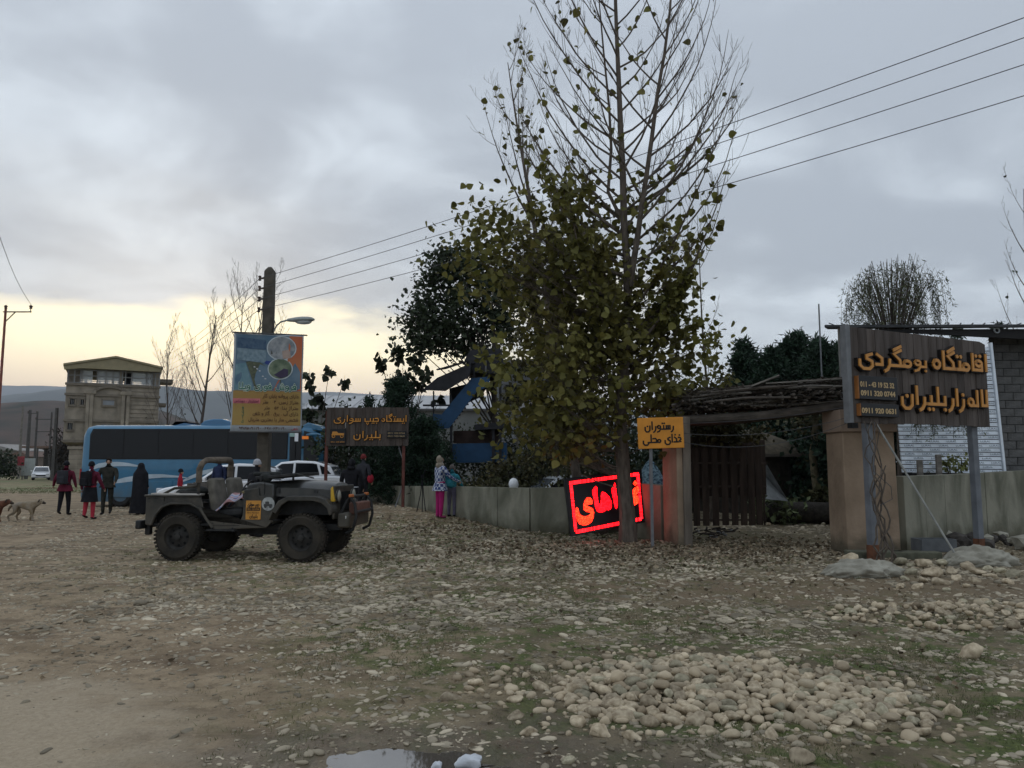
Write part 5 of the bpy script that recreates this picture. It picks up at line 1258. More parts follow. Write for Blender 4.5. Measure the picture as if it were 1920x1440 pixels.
# lettering mapped on the sheet
def bn_text(text, ur, v, size, width, m, off=.024, name='lettering', outline=None, thick=.17):
    for mm_, w, o_ in (((outline, thick+.17, off-.004),) if outline else ())+((m, thick, off),):
        mb = MB(); write_fa(text, ur, 0, size, 0, .002, w, width=width, mb=mb)
        lp = []
        for x, y, z in mb.v: q = bp(x, v-z, o_); q.y += (y-.001)*1.0; lp.append(tuple(q))
        mb.v = lp; mb.build(name, mm_, bn)
tg = pr('text_green', (.015, .11, .08)); tk = pr('text_brown', (.10, .05, .03)); tw_ = pr('text_outline', (.55, .60, .52))
bn_text('فروش فوری ویلا', .93, .565, .058, .84, tg, .030, outline=tw_, thick=.2)
for i, (s_, w) in enumerate((('دارای پروانه پایان کار', .50), ('متراژ زمین: ۳۰۰ متر', .50), ('متراژ بنا: ۲۵۰ متر', .48), ('دارای آب . برق . گاز و تلفن', .64), ('شخصی ساز با بهترین متریال', .70))): bn_text(s_, .955, .650+i*.060, .032, w, tk)
bn_text('استخردار - دوبلکس', .40, .703, .024, .36, pr('text_purple', (.14, .02, .07)), .028)
for i, c in enumerate('ویلای'): bn_text(c, .19, .765+i*.034, .026, .035, tg)
bn_text('۰۹۱۱۳۲۰۷۶۴۰', .80, .978, .030, .34, tk); bn_text('۰۹۱۱۹۱۵۶۸۳۹', .45, .978, .030, .32, tk); bn_text('تلفن', .96, .978, .022, .10, pr('text_red', (.4, .06, .06)))
for a, b, nm in ((TLc+Vector((-.06, 0, .02)), TRc+Vector((.10, 0, .02)), 'top_rod'), (BLc+Vector((-.02, 0, -.01)), BRc+Vector((.02, 0, -.01)), 'bottom_rod')):
    m = MB(); m.tube([a, b], .022, 8); m.build(nm, st_dk, bn)
m = MB(); m.bar(bp(.5, 0, -.02), (xP, D0-.12, bp(.5, 0).z), .04); m.bar(bp(.5, 1, -.02), (xP, D0-.15, bp(.5, 1).z), .04); m.build('bracket', st_dk, bn)
# wires
def wire(a, b, sag, r, label, n=24):
    m = MB(); a = Vector(a); b = Vector(b); m.tube([a.lerp(b, i/n)-Vector((0, 0, sag*4*(i/n)*(1-i/n))) for i in range(n+1)], r, 4); return tag(m.build('overhead_wire', wire_m), label, 'wire', 'wires strung over the trees')
ends = [(1845, 0), (1920, 10), (1920, 60), (1920, 118)]; nmz = ['topmost', 'second', 'third', 'lowest']
for i in range(4):
    a = Vector((xP-.31, D0-.02, gP+iz[i])); q = P(ends[i][0], ends[i][1], 12.0); q2 = a+(q-a)*1.9
    wire(a, q2, .55, .008, '%s of the four wires running from the lamp pole to the upper right' % nmz[i])
    b = P(300, 672+i*9, 58); wire(a, b, .35, .009, '%s of the wires running left from the lamp pole' % nmz[i], 12)

# ================================================================ WOODEN JEEP STATION SIGN
plank_m = mat('sign_plank', (.055, .040, .032), .8, col2=(.095, .080, .070), vs=3.5, bump=.35, bs=30, stretch=(3, 3, .35), island=.22)
letter_o = mat('letter_orange', (.58, .25, .035), .45, .08, 4, spec=.4); letter_side = mat('letter_edge_dark', (.012, .009, .008), .6); black_box = mat('box_black', (.010, .010, .011), .4); post_red = mat('post_rust_red', (.125, .045, .035), .8, .35, 5); post_gr = mat('post_grey', (.14, .145, .15), .6, .2, 5, .2, 20)
fig_m = mat('figures_cream', (.46, .33, .17), .6)
def plank_board(parent, w, h, n, th=.03, seed=1, top=None):
    rr = random.Random(seed); x = 0; ws = [rr.uniform(.8, 1.2) for _ in range(n)]; k = w/sum(ws)
    for q in ws:
        pw_ = q*k; m = MB(); tz = (h if top is None else top((x+pw_/2)/w))
        m.box((x+pw_/2, rr.uniform(-.004, .004), tz/2), (pw_-.008, th, tz+rr.uniform(-.006, .006))); m.build('plank', plank_m, parent, bevel=.003); x += pw_
Dj = 24.2; o_ = P(611, 836, Dj); tr_ = P(767, 764, Dj); Wj = tr_.x-o_.x; Hj = tr_.z-o_.z
js = thing('jeep_station_sign', 'dark plank sign with two rows of orange letters on rust red posts behind the off-roader', 'sign', o_)
plank_board(js, Wj, Hj, 14, seed=3)
sc_ = Wj/157
for s_, xr, zb_, sz, wd in (('ایستگاه', 154, 44.5, 11, 50), ('جیپ', 101, 44.5, 11, 29), ('سواری', 67, 44.5, 11, 54), ('بلیران', 106, 13.5, 12, 55)):
    write_fa(s_, xr*sc_, (zb_+2)*sc_, sz*sc_, -.055, .04, .17, js, [letter_o, letter_side], wd*sc_, outline=.16)
for a, b, c, d, nm in ((8, 4, 38, 32, 'logo_box'), (116, 15, 153, 28, 'phone_box')):
    m = MB(); m.box(((a+c)/2*sc_, -.04, (b+d)/2*sc_), ((c-a)*sc_, .05, (d-b)*sc_)); bx = m.build(nm, black_box, js, bevel=.004)
    if nm == 'logo_box':
        m = MB(); cx, cz = 23*sc_, 21*sc_
        for q in (-8, 8): m.tube([(cx+q*sc_+2.6*sc_*math.cos(a_*math.pi/5), -.07, cz-3*sc_+2.6*sc_*math.sin(a_*math.pi/5)) for a_ in range(10)], .012, 5, closed=True)
        m.prism([(cx-12*sc_, cz-1*sc_), (cx+12*sc_, cz-1*sc_), (cx+12*sc_, cz+3*sc_), (cx+1*sc_, cz+3*sc_), (cx-2*sc_, cz+6*sc_), (cx-10*sc_, cz+6*sc_), (cx-11*sc_, cz+2*sc_)], -.075, -.067); m.build('jeep_emblem', letter_o, bx)
        latin('0911 320 0744', 10*sc_, 6*sc_, .06, 26*sc_, -.07, letter_o, bx)
    else:
        latin('0911 320 0744', 118*sc_, 22.5*sc_, .07, 32*sc_, -.07, fig_m, bx); latin('0911 920 0631', 118*sc_, 16.8*sc_, .07, 32*sc_, -.07, fig_m, bx)
for px_, rd in ((613, 0), (757.5, 1)):
    q = P(px_, 800, Dj+.06); g_ = gz(q.x, q.y)-o_.z; m = MB(); m.box((q.x-o_.x, .07, (g_+Hj*.9)/2), (.09, .08, Hj*.9-g_)); m.build('post', post_red, js, bevel=.006)
m = MB(); q = P(750, 845, Dj).x-o_.x; m.tube([(q-.05, .05, -.0), (q+.02, .05, -.25), (q+.12, .06, -.5)], .02, 6); m.bar((q+.1, .3, P(757, 905, Dj).z-o_.z), (q-.12, .0, gz(q+o_.x, Dj)-o_.z+.02), .03); m.build('stay', post_gr, js)
m = MB(); m.tube([(37*sc_, -.03, 44*sc_), (37*sc_, -.03, 34*sc_)], .010, 5); m.build('cable', mat('cable_pale', (.4, .4, .4), .6), js)

# ================================================================ CONCRETE WALL (left run)
cw = bpy.data.materials.new('board_cast_concrete'); cw.use_nodes = True; q = cw.node_tree; b = q.nodes['Principled BSDF']; b.inputs['Roughness'].default_value = .9; b.inputs['Specular IOR Level'].default_value = .2
tcq = q.nodes.new('ShaderNodeNewGeometry'); mp = q.nodes.new('ShaderNodeMapping'); mp.inputs[3].default_value = (1.3, 1.3, .6); q.links.new(tcq.outputs['Position'], mp.inputs[0]); nz = q.nodes.new('ShaderNodeTexNoise'); nz.inputs['Scale'].default_value = 1.3; nz.inputs['Detail'].default_value = 10; nz.inputs['Distortion'].default_value = .6; q.links.new(mp.outputs[0], nz.inputs['Vector'])
cr = q.nodes.new('ShaderNodeValToRGB'); cr.color_ramp.elements[0].position = .35; cr.color_ramp.elements[0].color = (.12, .12, .088, 1); cr.color_ramp.elements[1].position = .62; cr.color_ramp.elements[1].color = (.26, .25, .195, 1); q.links.new(nz.outputs['Fac'], cr.inputs[0]); q.links.new(cr.outputs[0], b.inputs['Base Color'])
nb_ = q.nodes.new('ShaderNodeTexNoise'); nb_.inputs['Scale'].default_value = 14; nb_.inputs['Detail'].default_value = 6; q.links.new(tcq.outputs['Position'], nb_.inputs['Vector']); bq = q.nodes.new('ShaderNodeBump'); bq.inputs['Strength'].default_value = .5; bq.inputs['Distance'].default_value = .02; q.links.new(nb_.outputs['Fac'], bq.inputs['Height']); q.links.new(bq.outputs[0], b.inputs['Normal'])
splash(cw, .05, .45, (.075, .07, .045), .8, 2.5)
def wall_run(t, pts, tops, th=.22, step=1.15, seed=1):
    rr = random.Random(seed)
    for (a, b), (ta, tb) in zip(zip(pts[:-1], pts[1:]), zip(tops[:-1], tops[1:])):
        a = Vector(a+(0,)); b = Vector(b+(0,)); ln = (b-a).length; n = max(1, round(ln/step)); d = (b-a)/ln; nn = Vector((-d.y, d.x, 0))
        for i in range(n):
            p = a+d*(ln*i/n); q = a+d*(ln*(i+1)/n-.008); h0 = ta+(tb-ta)*i/n; h1 = ta+(tb-ta)*(i+1)/n; off = nn*rr.uniform(-.006, .006)
            z0 = min(gz(p.x, p.y), gz(q.x, q.y))-.15
            m = MB(); v = []
            for e_, c_, h in ((p, 1, h0), (q, 1, h1), (q, -1, h1), (p, -1, h0)):
                w = e_+nn*th/2*c_+off; v.append((w.x, w.y, z0)); v.append((w.x, w.y, h))
            m.add(v, [(0, 2, 4, 6)[::-1], (1, 3, 5, 7), (0, 1, 3, 2)[::-1], (2, 3, 5, 4)[::-1], (4, 5, 7, 6)[::-1], (6, 7, 1, 0)[::-1]]); m.v = m.v; o = m.build('wall_panel', cw, t, bevel=.006)
wl = thing('concrete_wall', 'low grey board-marked concrete wall running left from the lit sign', 'wall', (0, 0, 0))
wall_run(wl, [(-5.55, 29.3), (-3.45, 25.1), (-1.84, 22.25), (-.27, 19.6), (.5, 18.65), (1.37, 18.1), (2.95, 18.75)], [.86, .93, 1.0, 1.04, 1.06, 1.09, 1.12], seed=4)
w2 = thing('concrete_wall', 'short wall piece glowing red between the lit sign and the slim tan pillar', 'wall', (0, 0, 0))
wall_run(w2, [(P(1202, 1000, 17.15).x, 17.15), (P(1248, 1000, 16.45).x, 16.45)], [P(1202, 906, 17.1).z, P(1248, 910, 16.45).z], seed=2)
# tilted slab edge visible by the wall foot
m = MB(); m.bar(G(690, 944)+Vector((0, 0, .1)), G(706, 943)+Vector((0, 0, .12)), .25, .06); tag(m.build('concrete_slab', mat('slab_pale', (.34, .33, .29), .9, .15)), 'pale concrete slab end lying by the far end of the wall', 'slab')

# ================================================================ LIT RED SIGN
LY = 17.0; c4 = [P(1064, 896, 16.6), P(1202, 882, 17.0), P(1209, 979, 16.85), P(1075, 1004, 16.45)]
led = thing('led_sign', 'glowing red LED sign with dark case leaning against the concrete wall', 'sign', c4[3])
ori = c4[3]; nrm = (c4[1]-c4[0]).cross(c4[3]-c4[0]).normalized()
if nrm.y > 0: nrm = -nrm
def onplane(px_, py_, off=0.): r = ray(px_, py_); c = Vector((0, 0, CH)); t_ = (c4[0]+nrm*off-c).dot(nrm)/r.dot(nrm); return c+r*t_-ori
def lpoly(pts, o0, o1, m, name, parent):
    mb = MB(); a = [onplane(x, y, o1) for x, y in pts]; bk = [p-nrm*(o1-o0) for p in a]; n = len(a); mb.add(a+bk, [tuple(range(n))]+[(i, i+n, (i+1) % n+n, (i+1) % n) for i in range(n)])
    o = mb.build(name, m, parent); import bmesh; bm = bmesh.new(); bm.from_mesh(o.data); bmesh.ops.recalc_face_normals(bm, faces=bm.faces); bm.to_mesh(o.data); bm.free(); return o
lpoly([(1058, 897), (1203, 880), (1210, 979), (1072, 1006)], -.10, 0.0, mat('led_case', (.012, .012, .014), .5, .2, 5), 'case', led)
redE = mat('led_red', (1.0, .003, .007), .5, emit=4.6); redO = mat('led_orange_red', (1.0, .022, .006), .5, emit=4.6); redD = mat('led_border', (1.0, .006, .010), .5, emit=4.4)
for m_ in (redD,):
    n_ = m_.node_tree; g_n = n_.nodes.new('ShaderNodeNewGeometry'); r_n = n_.nodes.new('ShaderNodeMapRange'); r_n.inputs[3].default_value = 2; r_n.inputs[4].default_value = 11; n_.links.new(g_n.outputs['Random Per Island'], r_n.inputs[0]); n_.links.new(r_n.outputs[0], n_.nodes['Principled BSDF'].inputs['Emission Strength'])
for m_ in (redE, redO):
    n_ = m_.node_tree; t_n = n_.nodes.new('ShaderNodeTexCoord'); v_n = n_.nodes.new('ShaderNodeTexVoronoi'); v_n.inputs['Scale'].default_value = 34; r_n = n_.nodes.new('ShaderNodeMapRange'); r_n.inputs[1].default_value = 0; r_n.inputs[2].default_value = .6; r_n.inputs[3].default_value = 13; r_n.inputs[4].default_value = 2; n_.links.new(t_n.outputs['Object'], v_n.inputs['Vector']); n_.links.new(v_n.outputs['Distance'], r_n.inputs[0]); n_.links.new(r_n.outputs[0], n_.nodes['Principled BSDF'].inputs['Emission Strength'])
cz = lambda x, y: (1050+x/9.6, 870+y/9.6)
for (a, b, c, d), nn in (((165, 345, 1420, 180), 46), ((1400, 175, 1470, 985), 30), ((285, 1225, 1470, 985), 44), ((195, 345, 285, 1215), 34)):
    mb = MB()
    for i in range(nn):
        f = (i+.5)/nn; x_ = a+(c-a)*f; y_ = b+(d-b)*f; ver = abs(c-a) < 200; hw, hh = ((24, 8) if ver else (8.5, 30))
        pts = [cz(x_-hw, y_-hh), cz(x_+hw, y_-hh), cz(x_+hw, y_+hh), cz(x_-hw, y_+hh)]; mb.add([onplane(*p_, .012) for p_ in pts], [(3, 2, 1, 0)])
    mb.build('border_lights', redD, led)
YE = [(300, 775), (330, 800), (345, 880), (390, 935), (460, 945), (520, 925), (560, 890), (545, 870), (480, 860), (430, 820), (425, 740), (450, 650), (490, 600), (540, 600), (580, 650), (590, 715), (550, 720), (500, 735), (495, 765), (540, 775), (590, 800), (612, 870), (605, 960), (570, 1040), (510, 1090), (430, 1105), (360, 1085), (310, 1020), (280, 930), (280, 830)]
HA = [(640, 395), (668, 420), (675, 560), (690, 700), (730, 745), (742, 640), (745, 520), (765, 492), (830, 530), (890, 590), (930, 680), (930, 780), (900, 820), (870, 830), (850, 812), (800, 860), (720, 875), (670, 850), (640, 780), (615, 640), (585, 520), (585, 470), (620, 425)]
AL = [(985, 330), (1005, 380), (1015, 500), (1035, 640), (1040, 740), (1018, 808), (995, 790), (965, 640), (930, 480), (932, 440), (965, 400)]
DH = [(1075, 595), (1100, 610), (1130, 650), (1210, 700), (1225, 760), (1190, 790), (1120, 795), (1085, 770), (1060, 700), (1062, 640)]
GH = [(1390, 400), (1420, 420), (1425, 470), (1400, 520), (1380, 560), (1420, 600), (1425, 690), (1380, 720), (1330, 750), (1310, 730), (1310, 640), (1295, 560), (1300, 490), (1340, 430)]
DT = [(1355, 295), (1395, 345), (1360, 395), (1315, 350)]
DT2 = [(1160, 500), (1190, 530), (1160, 565), (1130, 530)]
for nm, pl, mm_ in (('letter', YE, redO), ('letter', HA, redE), ('letter', AL, redE), ('letter', DH, redE), ('letter', GH, redO), ('letter_dot', DT, redO), ('letter_dot', DT2, redE)): lpoly([cz(*p_) for p_ in pl], -.002, .014, mm_, nm, led)

# ================================================================ GATE PILLARS, ORANGE SIGN
tanr = mat('tan_render', (.215, .155, .105), .9, col2=(.34, .25, .175), vs=1.6, bump=.5, bs=14, detail=10); splash(tanr, .05, .42, (.085, .075, .05), .85, 3.5); tan_s = mat('tan_render_side', (.27, .20, .15), .9, .12, 2)
p0 = P(1245, 1018, 16.30); p1 = P(1272, 1018, 15.50)
lp_ = thing('gate_pillar', 'slim tan rendered pillar lit red beside the glowing sign', 'pillar', (p0.x, p0.y, 0), math.atan2(p1.y-p0.y, p1.x-p0.x))
hpL = P(1255, 782, 15.6).z; p1 = Vector((p0.x+math.hypot(p1.x-p0.x, p1.y-p0.y), 0, 0))
m = MB(); m.prism([(0, 0), (p1.x-p0.x, 0), (p1.x-p0.x, hpL), (0, hpL)], 0, .30); m.build('shaft', tanr, lp_, bevel=.012)
m = MB(); m.box((p1.x-p0.x+.01, .20, hpL/2), (.10, .16, hpL)); m.build('gate_post', mat('timber_grey', (.15, .125, .10), .9, .3, 5, .5, 30, stretch=(1, 1, .2)), lp_, bevel=.01)
# short wall piece up to the pillar
# orange restaurant sign on its own thin post
os_ = thing('restaurant_sign', 'orange rectangular sign with two lines of black lettering on a thin post', 'sign', P(1197, 842, 15.2))
q = P(1282, 782, 15.2)-os_.location; wO, hO = q.x, P(1190, 784, 15.2).z-os_.location.z
rotO = rotm('Y', R(-1.6)); m = MB(); m.box((wO/2, 0, hO/2), (wO, .03, hO)); m.xf(rotO); m.build('panel', mat('sign_orange_yellow', (.62, .25, .03), .55, .12, 4), os_, bevel=.01)
ink = mat('ink_black', (.012, .010, .008), .6)
m = MB(); write_fa('رستوران', wO*.80, hO*.62, hO*.24, -.019, .003, .2, width=wO*.66, mb=m); m.xf(rotO); m.build('lettering', ink, os_)
m = MB(); write_fa('غذای محلی', wO*.95, hO*.20, hO*.24, -.019, .003, .2, width=wO*.86, mb=m); m.xf(rotO); m.build('lettering', ink, os_)
pz = -os_.location.z; m = MB(); x_ = P(1216, 850, 15.5).x-os_.location.x; m.box((x_, .05, (pz+hO*.9)/2), (.06, .05, hO*.9-pz)); m.build('post', post_gr, os_, bevel=.005)
# blue patterned cloth cone behind the wall
bc = mat('patterned_blue_cloth', (.02, .045, .08), .8, col2=(.22, .33, .38), vs=16, detail=1)
b_ = thing('patterned_cover', 'blue and white patterned cloth cone standing behind the wall by the slim pillar', 'cover', (P(1220, 900, 19.7).x, 19.7, 0))
m = MB(); m.lathe([(.48, 0), (.46, .7), (.38, 1.15), (.24, 1.45), (.11, 1.66), (.01, 1.76)], 14, T(0, 0, 0)); m.build('cloth', bc, b_, True)
m = MB(); m.tube([(0, 0, 1.75), (.02, 0, 2.2)], .02, 6); m.build('stick', post_gr, b_)

RY = 14.25; a_ = P(1587, 1036, RY); b2 = P(1652, 1036, RY); c2_ = P(1692, 1030, RY)
rp = thing('gate_pillar', 'wide tan rendered pillar with capped top behind the large wooden sign', 'pillar', (a_.x, RY, 0)); hR = P(1600, 768, RY).z; wR = c2_.x-a_.x; capz = P(1600, 810, RY).z
m = MB(); m.prism([(0.02, 0), (wR-.02, 0), (wR-.05, capz), (.02, capz)], 0, .75); m.build('shaft', tanr, rp, bevel=.015)
m = MB(); m.prism([(-.03, capz+.002), (wR, capz+.002), (wR, hR), (-.03, hR)], -.04, .78); m.build('cap', tan_s, rp, bevel=.015)
# beam and brushwood roof over the gateway
timb = mat('old_timber', (.085, .072, .060), .92, .35, 4, .6, 25, stretch=(.4, 2, 2)); timb2 = mat('old_timber_light', (.17, .155, .135), .92, .35, 4, .6, 25, stretch=(.4, 2, 2))
xL, xR_ = P(1262, 780, 16).x, P(1600, 760, 14.4).x
can = thing('brushwood_canopy', 'old timber and brushwood roof laid across the gateway', 'canopy', (xL, 15.6, 0))
def cpt(u, w, py0=(790, 765), dz=0.):          # u along, w depth offset
    xx = xL+(xR_-xL)*u; yy = 16.0-1.6*u+w; r0 = P(1262+338*u, py0[0]+(py0[1]-py0[0])*u, 16.0-1.6*u); return Vector((xx-xL, yy-15.6, r0.z+dz))
for w in (-.05, .75, 1.5):
    m = MB(); m.tube([cpt(0, w, (788, 766)), cpt(.5, w, (786, 768), -.03), cpt(1, w, (782, 758))], .085, 8); m.build('beam', timb, can, True)
rr = random.Random(12)
for i in range(150):
    w = rr.uniform(-.35, 1.8); u0 = rr.uniform(-.05, .75); ln = rr.uniform(.18, .55); lay_ = rr.random()**.8; up = .08+lay_*(.30+.30*u0)
    a = cpt(u0, w, (780, 757), up+rr.uniform(-.03, .03)); b = cpt(min(1.04, u0+ln), w+rr.uniform(-.15, .15), (780, 757), up+rr.uniform(-.06, .06))
    m = MB(); k_ = rr.uniform(.012, .032); mid = a.lerp(b, .5)+Vector((0, 0, rr.uniform(-.03, .04)))
    if rr.random() < .25: m.bar(a, b, rr.uniform(.06, .13), .022)
    else: m.tube([a, mid, b], [k_, k_*1.1, k_*.7], 5)
    m.build('brushwood_pole', timb2 if rr.random() < .42 else timb, can)
for i in range(46):
    u0 = rr.uniform(0, 1); a = cpt(u0, -.4, (780, 757), rr.uniform(.05, .3)); b = cpt(u0+rr.uniform(-.03, .03), 1.9, (780, 757), rr.uniform(.1, .35)); m = MB(); m.tube([a, b], rr.uniform(.012, .03), 5); m.build('cross_pole', timb, can)
Pp = np.array([tuple(cpt(rr.uniform(0, 1), rr.uniform(-.3, 1.7), (780, 757), rr.uniform(.05, .50))) for _ in range(5200)]); V, F = leaf_cloud(Pp, .13, .35, .6, seed=9); o = link('thatch_litter', np_mesh('thatch_litter', V, F, mat('dry_litter', (.06, .05, .04), .95, island=.5, spec=.1)), can); o['kind'] = 'stuff'
m = MB(); m.bar(cpt(.44, -.3, (780, 757), .45), cpt(.60, -.2, (780, 757), .62), .26, .03); m.build('loose_board', timb2, can)
for i, (ya, yb) in enumerate(((784, 762), (800, 782), (815, 792))):
    m = MB(); a = P(1262, ya+10, 15.5); b = P(1592, yb, 14.1); m.tube([a.lerp(b, j_/10)-Vector((0, 0, .25*4*(j_/10)*(1-j_/10)*(.3+i*.4))) for j_ in range(11)], .006, 4); tag(m.build('hanging_wire', wire_m), '%s hanging wire under the brushwood roof of the gateway' % ['top', 'middle', 'lowest'][i], 'wire')
# gate leaf
gateM = mat('gate_dark_timber', (.045, .030, .022), .9, .35, 5, .5, 25, stretch=(2, 2, .3))
gl0 = P(1284, 985, 16.6); gt = thing('wooden_gate', 'dark picket gate of rough upright planks with gaps near the ground', 'gate', (gl0.x, 16.6, 0)); gt.rotation_euler = (0, 0, 0)
xr = P(1440, 985, 18.2).x-gl0.x
prof_ = [(1284, 845, 985), (1300, 845, 986), (1318, 846, 986), (1336, 846, 986), (1354, 845, 985), (1372, 842, 985), (1389, 836, 985), (1404, 838, 985), (1418, 834, 984)]
for i, (px_, yt_, yb_) in enumerate(prof_):
    u = (px_-1284)/(1440-1284); yy = 1.6*u; a = P(px_+1, yb_, 16.6+yy); tpz = P(px_, yt_, 16.6+yy).z; wd = (P(px_+15.6, yb_, 16.6+yy).x-a.x); gap = .028
    m = MB(); x_ = a.x-gl0.x; w = wd-gap; zz = a.z; r_ = random.Random(i).uniform(-.01, .01)
    m.prism([(x_, zz), (x_+w, zz), (x_+w*.97, tpz), (x_+w*.7, tpz+.06), (x_+w*.3, tpz+.07), (x_+w*.02, tpz)], yy+r_, yy+r_+.03); m.build('plank', gateM, gt, bevel=.004)
for py_ in (868, 912, 975):
    a = P(1284, py_, 16.68)-gl0; b = P(1436, py_, 18.24)-gl0; a.z = P(1284, py_, 16.68).z; b.z = a.z if False else P(1436, py_, 18.24).z; m = MB(); m.bar((a.x, .07, a.z), (b.x, 1.68, b.z), .07, .04); m.build('rail', gateM, gt)
m = MB(); a = P(1434, 985, 18.2); m.box((a.x-gl0.x, 1.6, (a.z+P(1434, 870, 18.2).z)/2), (.035, .035, P(1434, 870, 18.2).z-a.z)); m.build('end_post', gateM, gt)
# upper dark boarding behind the gate (left of opening)
bd = thing('board_screen', 'dark upright board screen hung with creeper behind the gate', 'fence', (gl0.x, 17.2, 0))
for i in range(10):
    m = MB(); m.box((.15+i*.24, .02*(i % 2)+i*.16, 1.55), (.225, .03, 1.3+.05*(i % 3))); m.build('board', gateM, bd)
Pp, _ = clumps((1.1, .4, 2.35), (1.2, .5, .35), 60, 26, .12, 33); V, F = leaf_cloud(Pp, .11, .8, seed=5); o = link('creeper', np_mesh('creeper', V, F, lf_shrub), bd); o['kind'] = 'stuff'
# ================================================================ LARGE WOODEN SIGN (right)
BL_ = P(1591, 790, 12.95); BR_ = P(1856, 796, 14.45); TL_ = P(1584, 613, 12.95)
ax = (BR_-BL_); ax.z = 0; Ws = ax.length; ax.normalize(); yaw = math.atan2(ax.y, ax.x)
ws = thing('lodge_sign', 'large weathered plank sign with raised orange lettering and three black phone strips on steel posts', 'sign', BL_, yaw)
inv = (T(*BL_) @ rotm('Z', yaw)).inverted(); HL = (inv @ TL_).z
def sp2(px, py, off=-.07):
    """photo point on the sign face, in the sign's own x,z"""
    o_ = inv @ Vector((0, 0, CH)); d = inv.to_3x3() @ ray(px, py); t_ = (off-o_.y)/d.y; q = o_+d*t_; return q.x, q.z
def topz(u):
    px_ = 1592+263*u; py_ = 613+(641-613)*min(1, max(0, (px_-1600)/240)); h = sp2(px_, py_, -.02)[1]
    if u > .97: h -= .06
    return h
plank_m2 = mat('sign_plank_weathered', (.055, .042, .035), .8, col2=(.105, .088, .078), vs=2.8, bump=.4, bs=26, stretch=(3, 3, .3), island=.25)
rr = random.Random(5); x = .10; wsum = Ws-.12; n = 19; q = [rr.uniform(.8, 1.2) for _ in range(n)]; k = wsum/sum(q)
for i, v in enumerate(q):
    w = v*k; u = (x+w/2)/Ws; m = MB(); h0, h1 = topz((x)/Ws), topz((x+w)/Ws); b0 = -.02+rr.uniform(-.01, .01); yo = rr.uniform(-.004, .004)
    m.prism([(x+.003, b0), (x+w-.004, b0), (x+w-.004, h1), (x+.003, h0)], -.02+yo, .02+yo); m.build('plank', plank_m2, ws, bevel=.003); x += w
m = MB(); m.box((.045, .03, HL/2-.0), (.10, .12, HL+.06)); m.build('side_channel', mat('steel_channel', (.16, .165, .17), .5, .2, 5, metal=.3), ws, bevel=.006)
m = MB(); m.box((.06, -.03, -.07), (.14, .10, .09)); m.build('channel_foot', mat('hole_black', (.008, .008, .008), .9), ws)
for z in (HL*.22, HL*.75):
    m = MB(); m.box((Ws/2, .05, z), (Ws-.2, .04, .08)); m.build('batten', plank_m2, ws)
for px0, px1, yb in ((1616, 1637, 1046), (1812, 1832, 1034)):
    xx = sp2((px0+px1)/2-4, 700, .1)[0]; dep = 13.05 if px0 < 1700 else 14.4; m = MB(); gx = (inv @ Vector((0, 0, 0))).z
    m.box((xx, .12, (HL*.8+(-BL_.z))/2), (.15, .11, HL*.8+BL_.z)); m.build('post', mat('post_painted_grey', (.13, .14, .155), .55, .2, 4, .2, 20), ws, bevel=.008)
    m = MB(); m.box((xx, .12, -BL_.z+.1), (.16, .12, .32)); m.build('rusty_post_foot', mat('rust', (.13, .055, .03), .9, .35, 9), ws)
# letters: built word by word along the traced extents (photo px)
Z5 = lambda x_, y_: (1580+x_/6.62, 620+y_/6.62)
chan = mat('letter_side_copper', (.30, .12, .035), .35, .2, 6, spec=.5); lo = mat('letter_face_orange', (.50, .215, .035), .42, .07, 5, spec=.4)
def word(text, xr, xl, yb, size_px, wt=.19):
    """xr, xl, yb in crop px; letters stand off the board"""
    R_ = sp2(*Z5(xr, yb), -.10); L_ = sp2(*Z5(xl, yb), -.10); up_ = sp2(*Z5(xr, yb-size_px), -.10)
    write_fa(text, R_[0], R_[1], up_[1]-R_[1], -.105, .085, wt, ws, [lo, letter_side], R_[0]-L_[0], outline=.15, slant=0.0)
    return
word('اقا', 1815, 1590, 500, 190); word('متگاه', 1590, 1110, 492, 200); word('بو', 1060, 885, 455, 150); word('مگردی', 870, 185, 450, 190)
word('لا', 1818, 1715, 935, 185); word('له', 1700, 1550, 935, 180); word('زار', 1530, 1320, 930, 190); word('بلیران', 1305, 715, 920, 200)
for (x0, y0, x1, y1), lines in (((208, 585, 668, 845), (('011 - 43 19 52 32', 690, 220, 640, 62), ('0911 320 0744', 800, 228, 655, 62))), ((230, 920, 690, 1058), (('0911 920 0631', 1018, 240, 665, 62),))):
    a = sp2(*Z5(x0, y1), -.10); b = sp2(*Z5(x1, y0), -.10)
    m = MB(); m.box(((a[0]+b[0])/2, -.065, (a[1]+b[1])/2), (b[0]-a[0], .09, b[1]-a[1])); bx = m.build('phone_box', black_box, ws, bevel=.004)
    m = MB(); m.box((a[0]-.006, -.062, (a[1]+b[1])/2), (.012, .085, b[1]-a[1]-.01)); m.build('copper_edge', chan, bx)
    for s_, yb, xl, xr, hh in lines:
        p_ = sp2(*Z5(xl, yb), -.115); e_ = sp2(*Z5(xr, yb), -.115); up_ = sp2(*Z5(xl, yb-hh), -.115); latin(s_, p_[0], p_[1], (up_[1]-p_[1])/.7, e_[0]-p_[0], -.113, fig_m, bx, 'figures', .004)
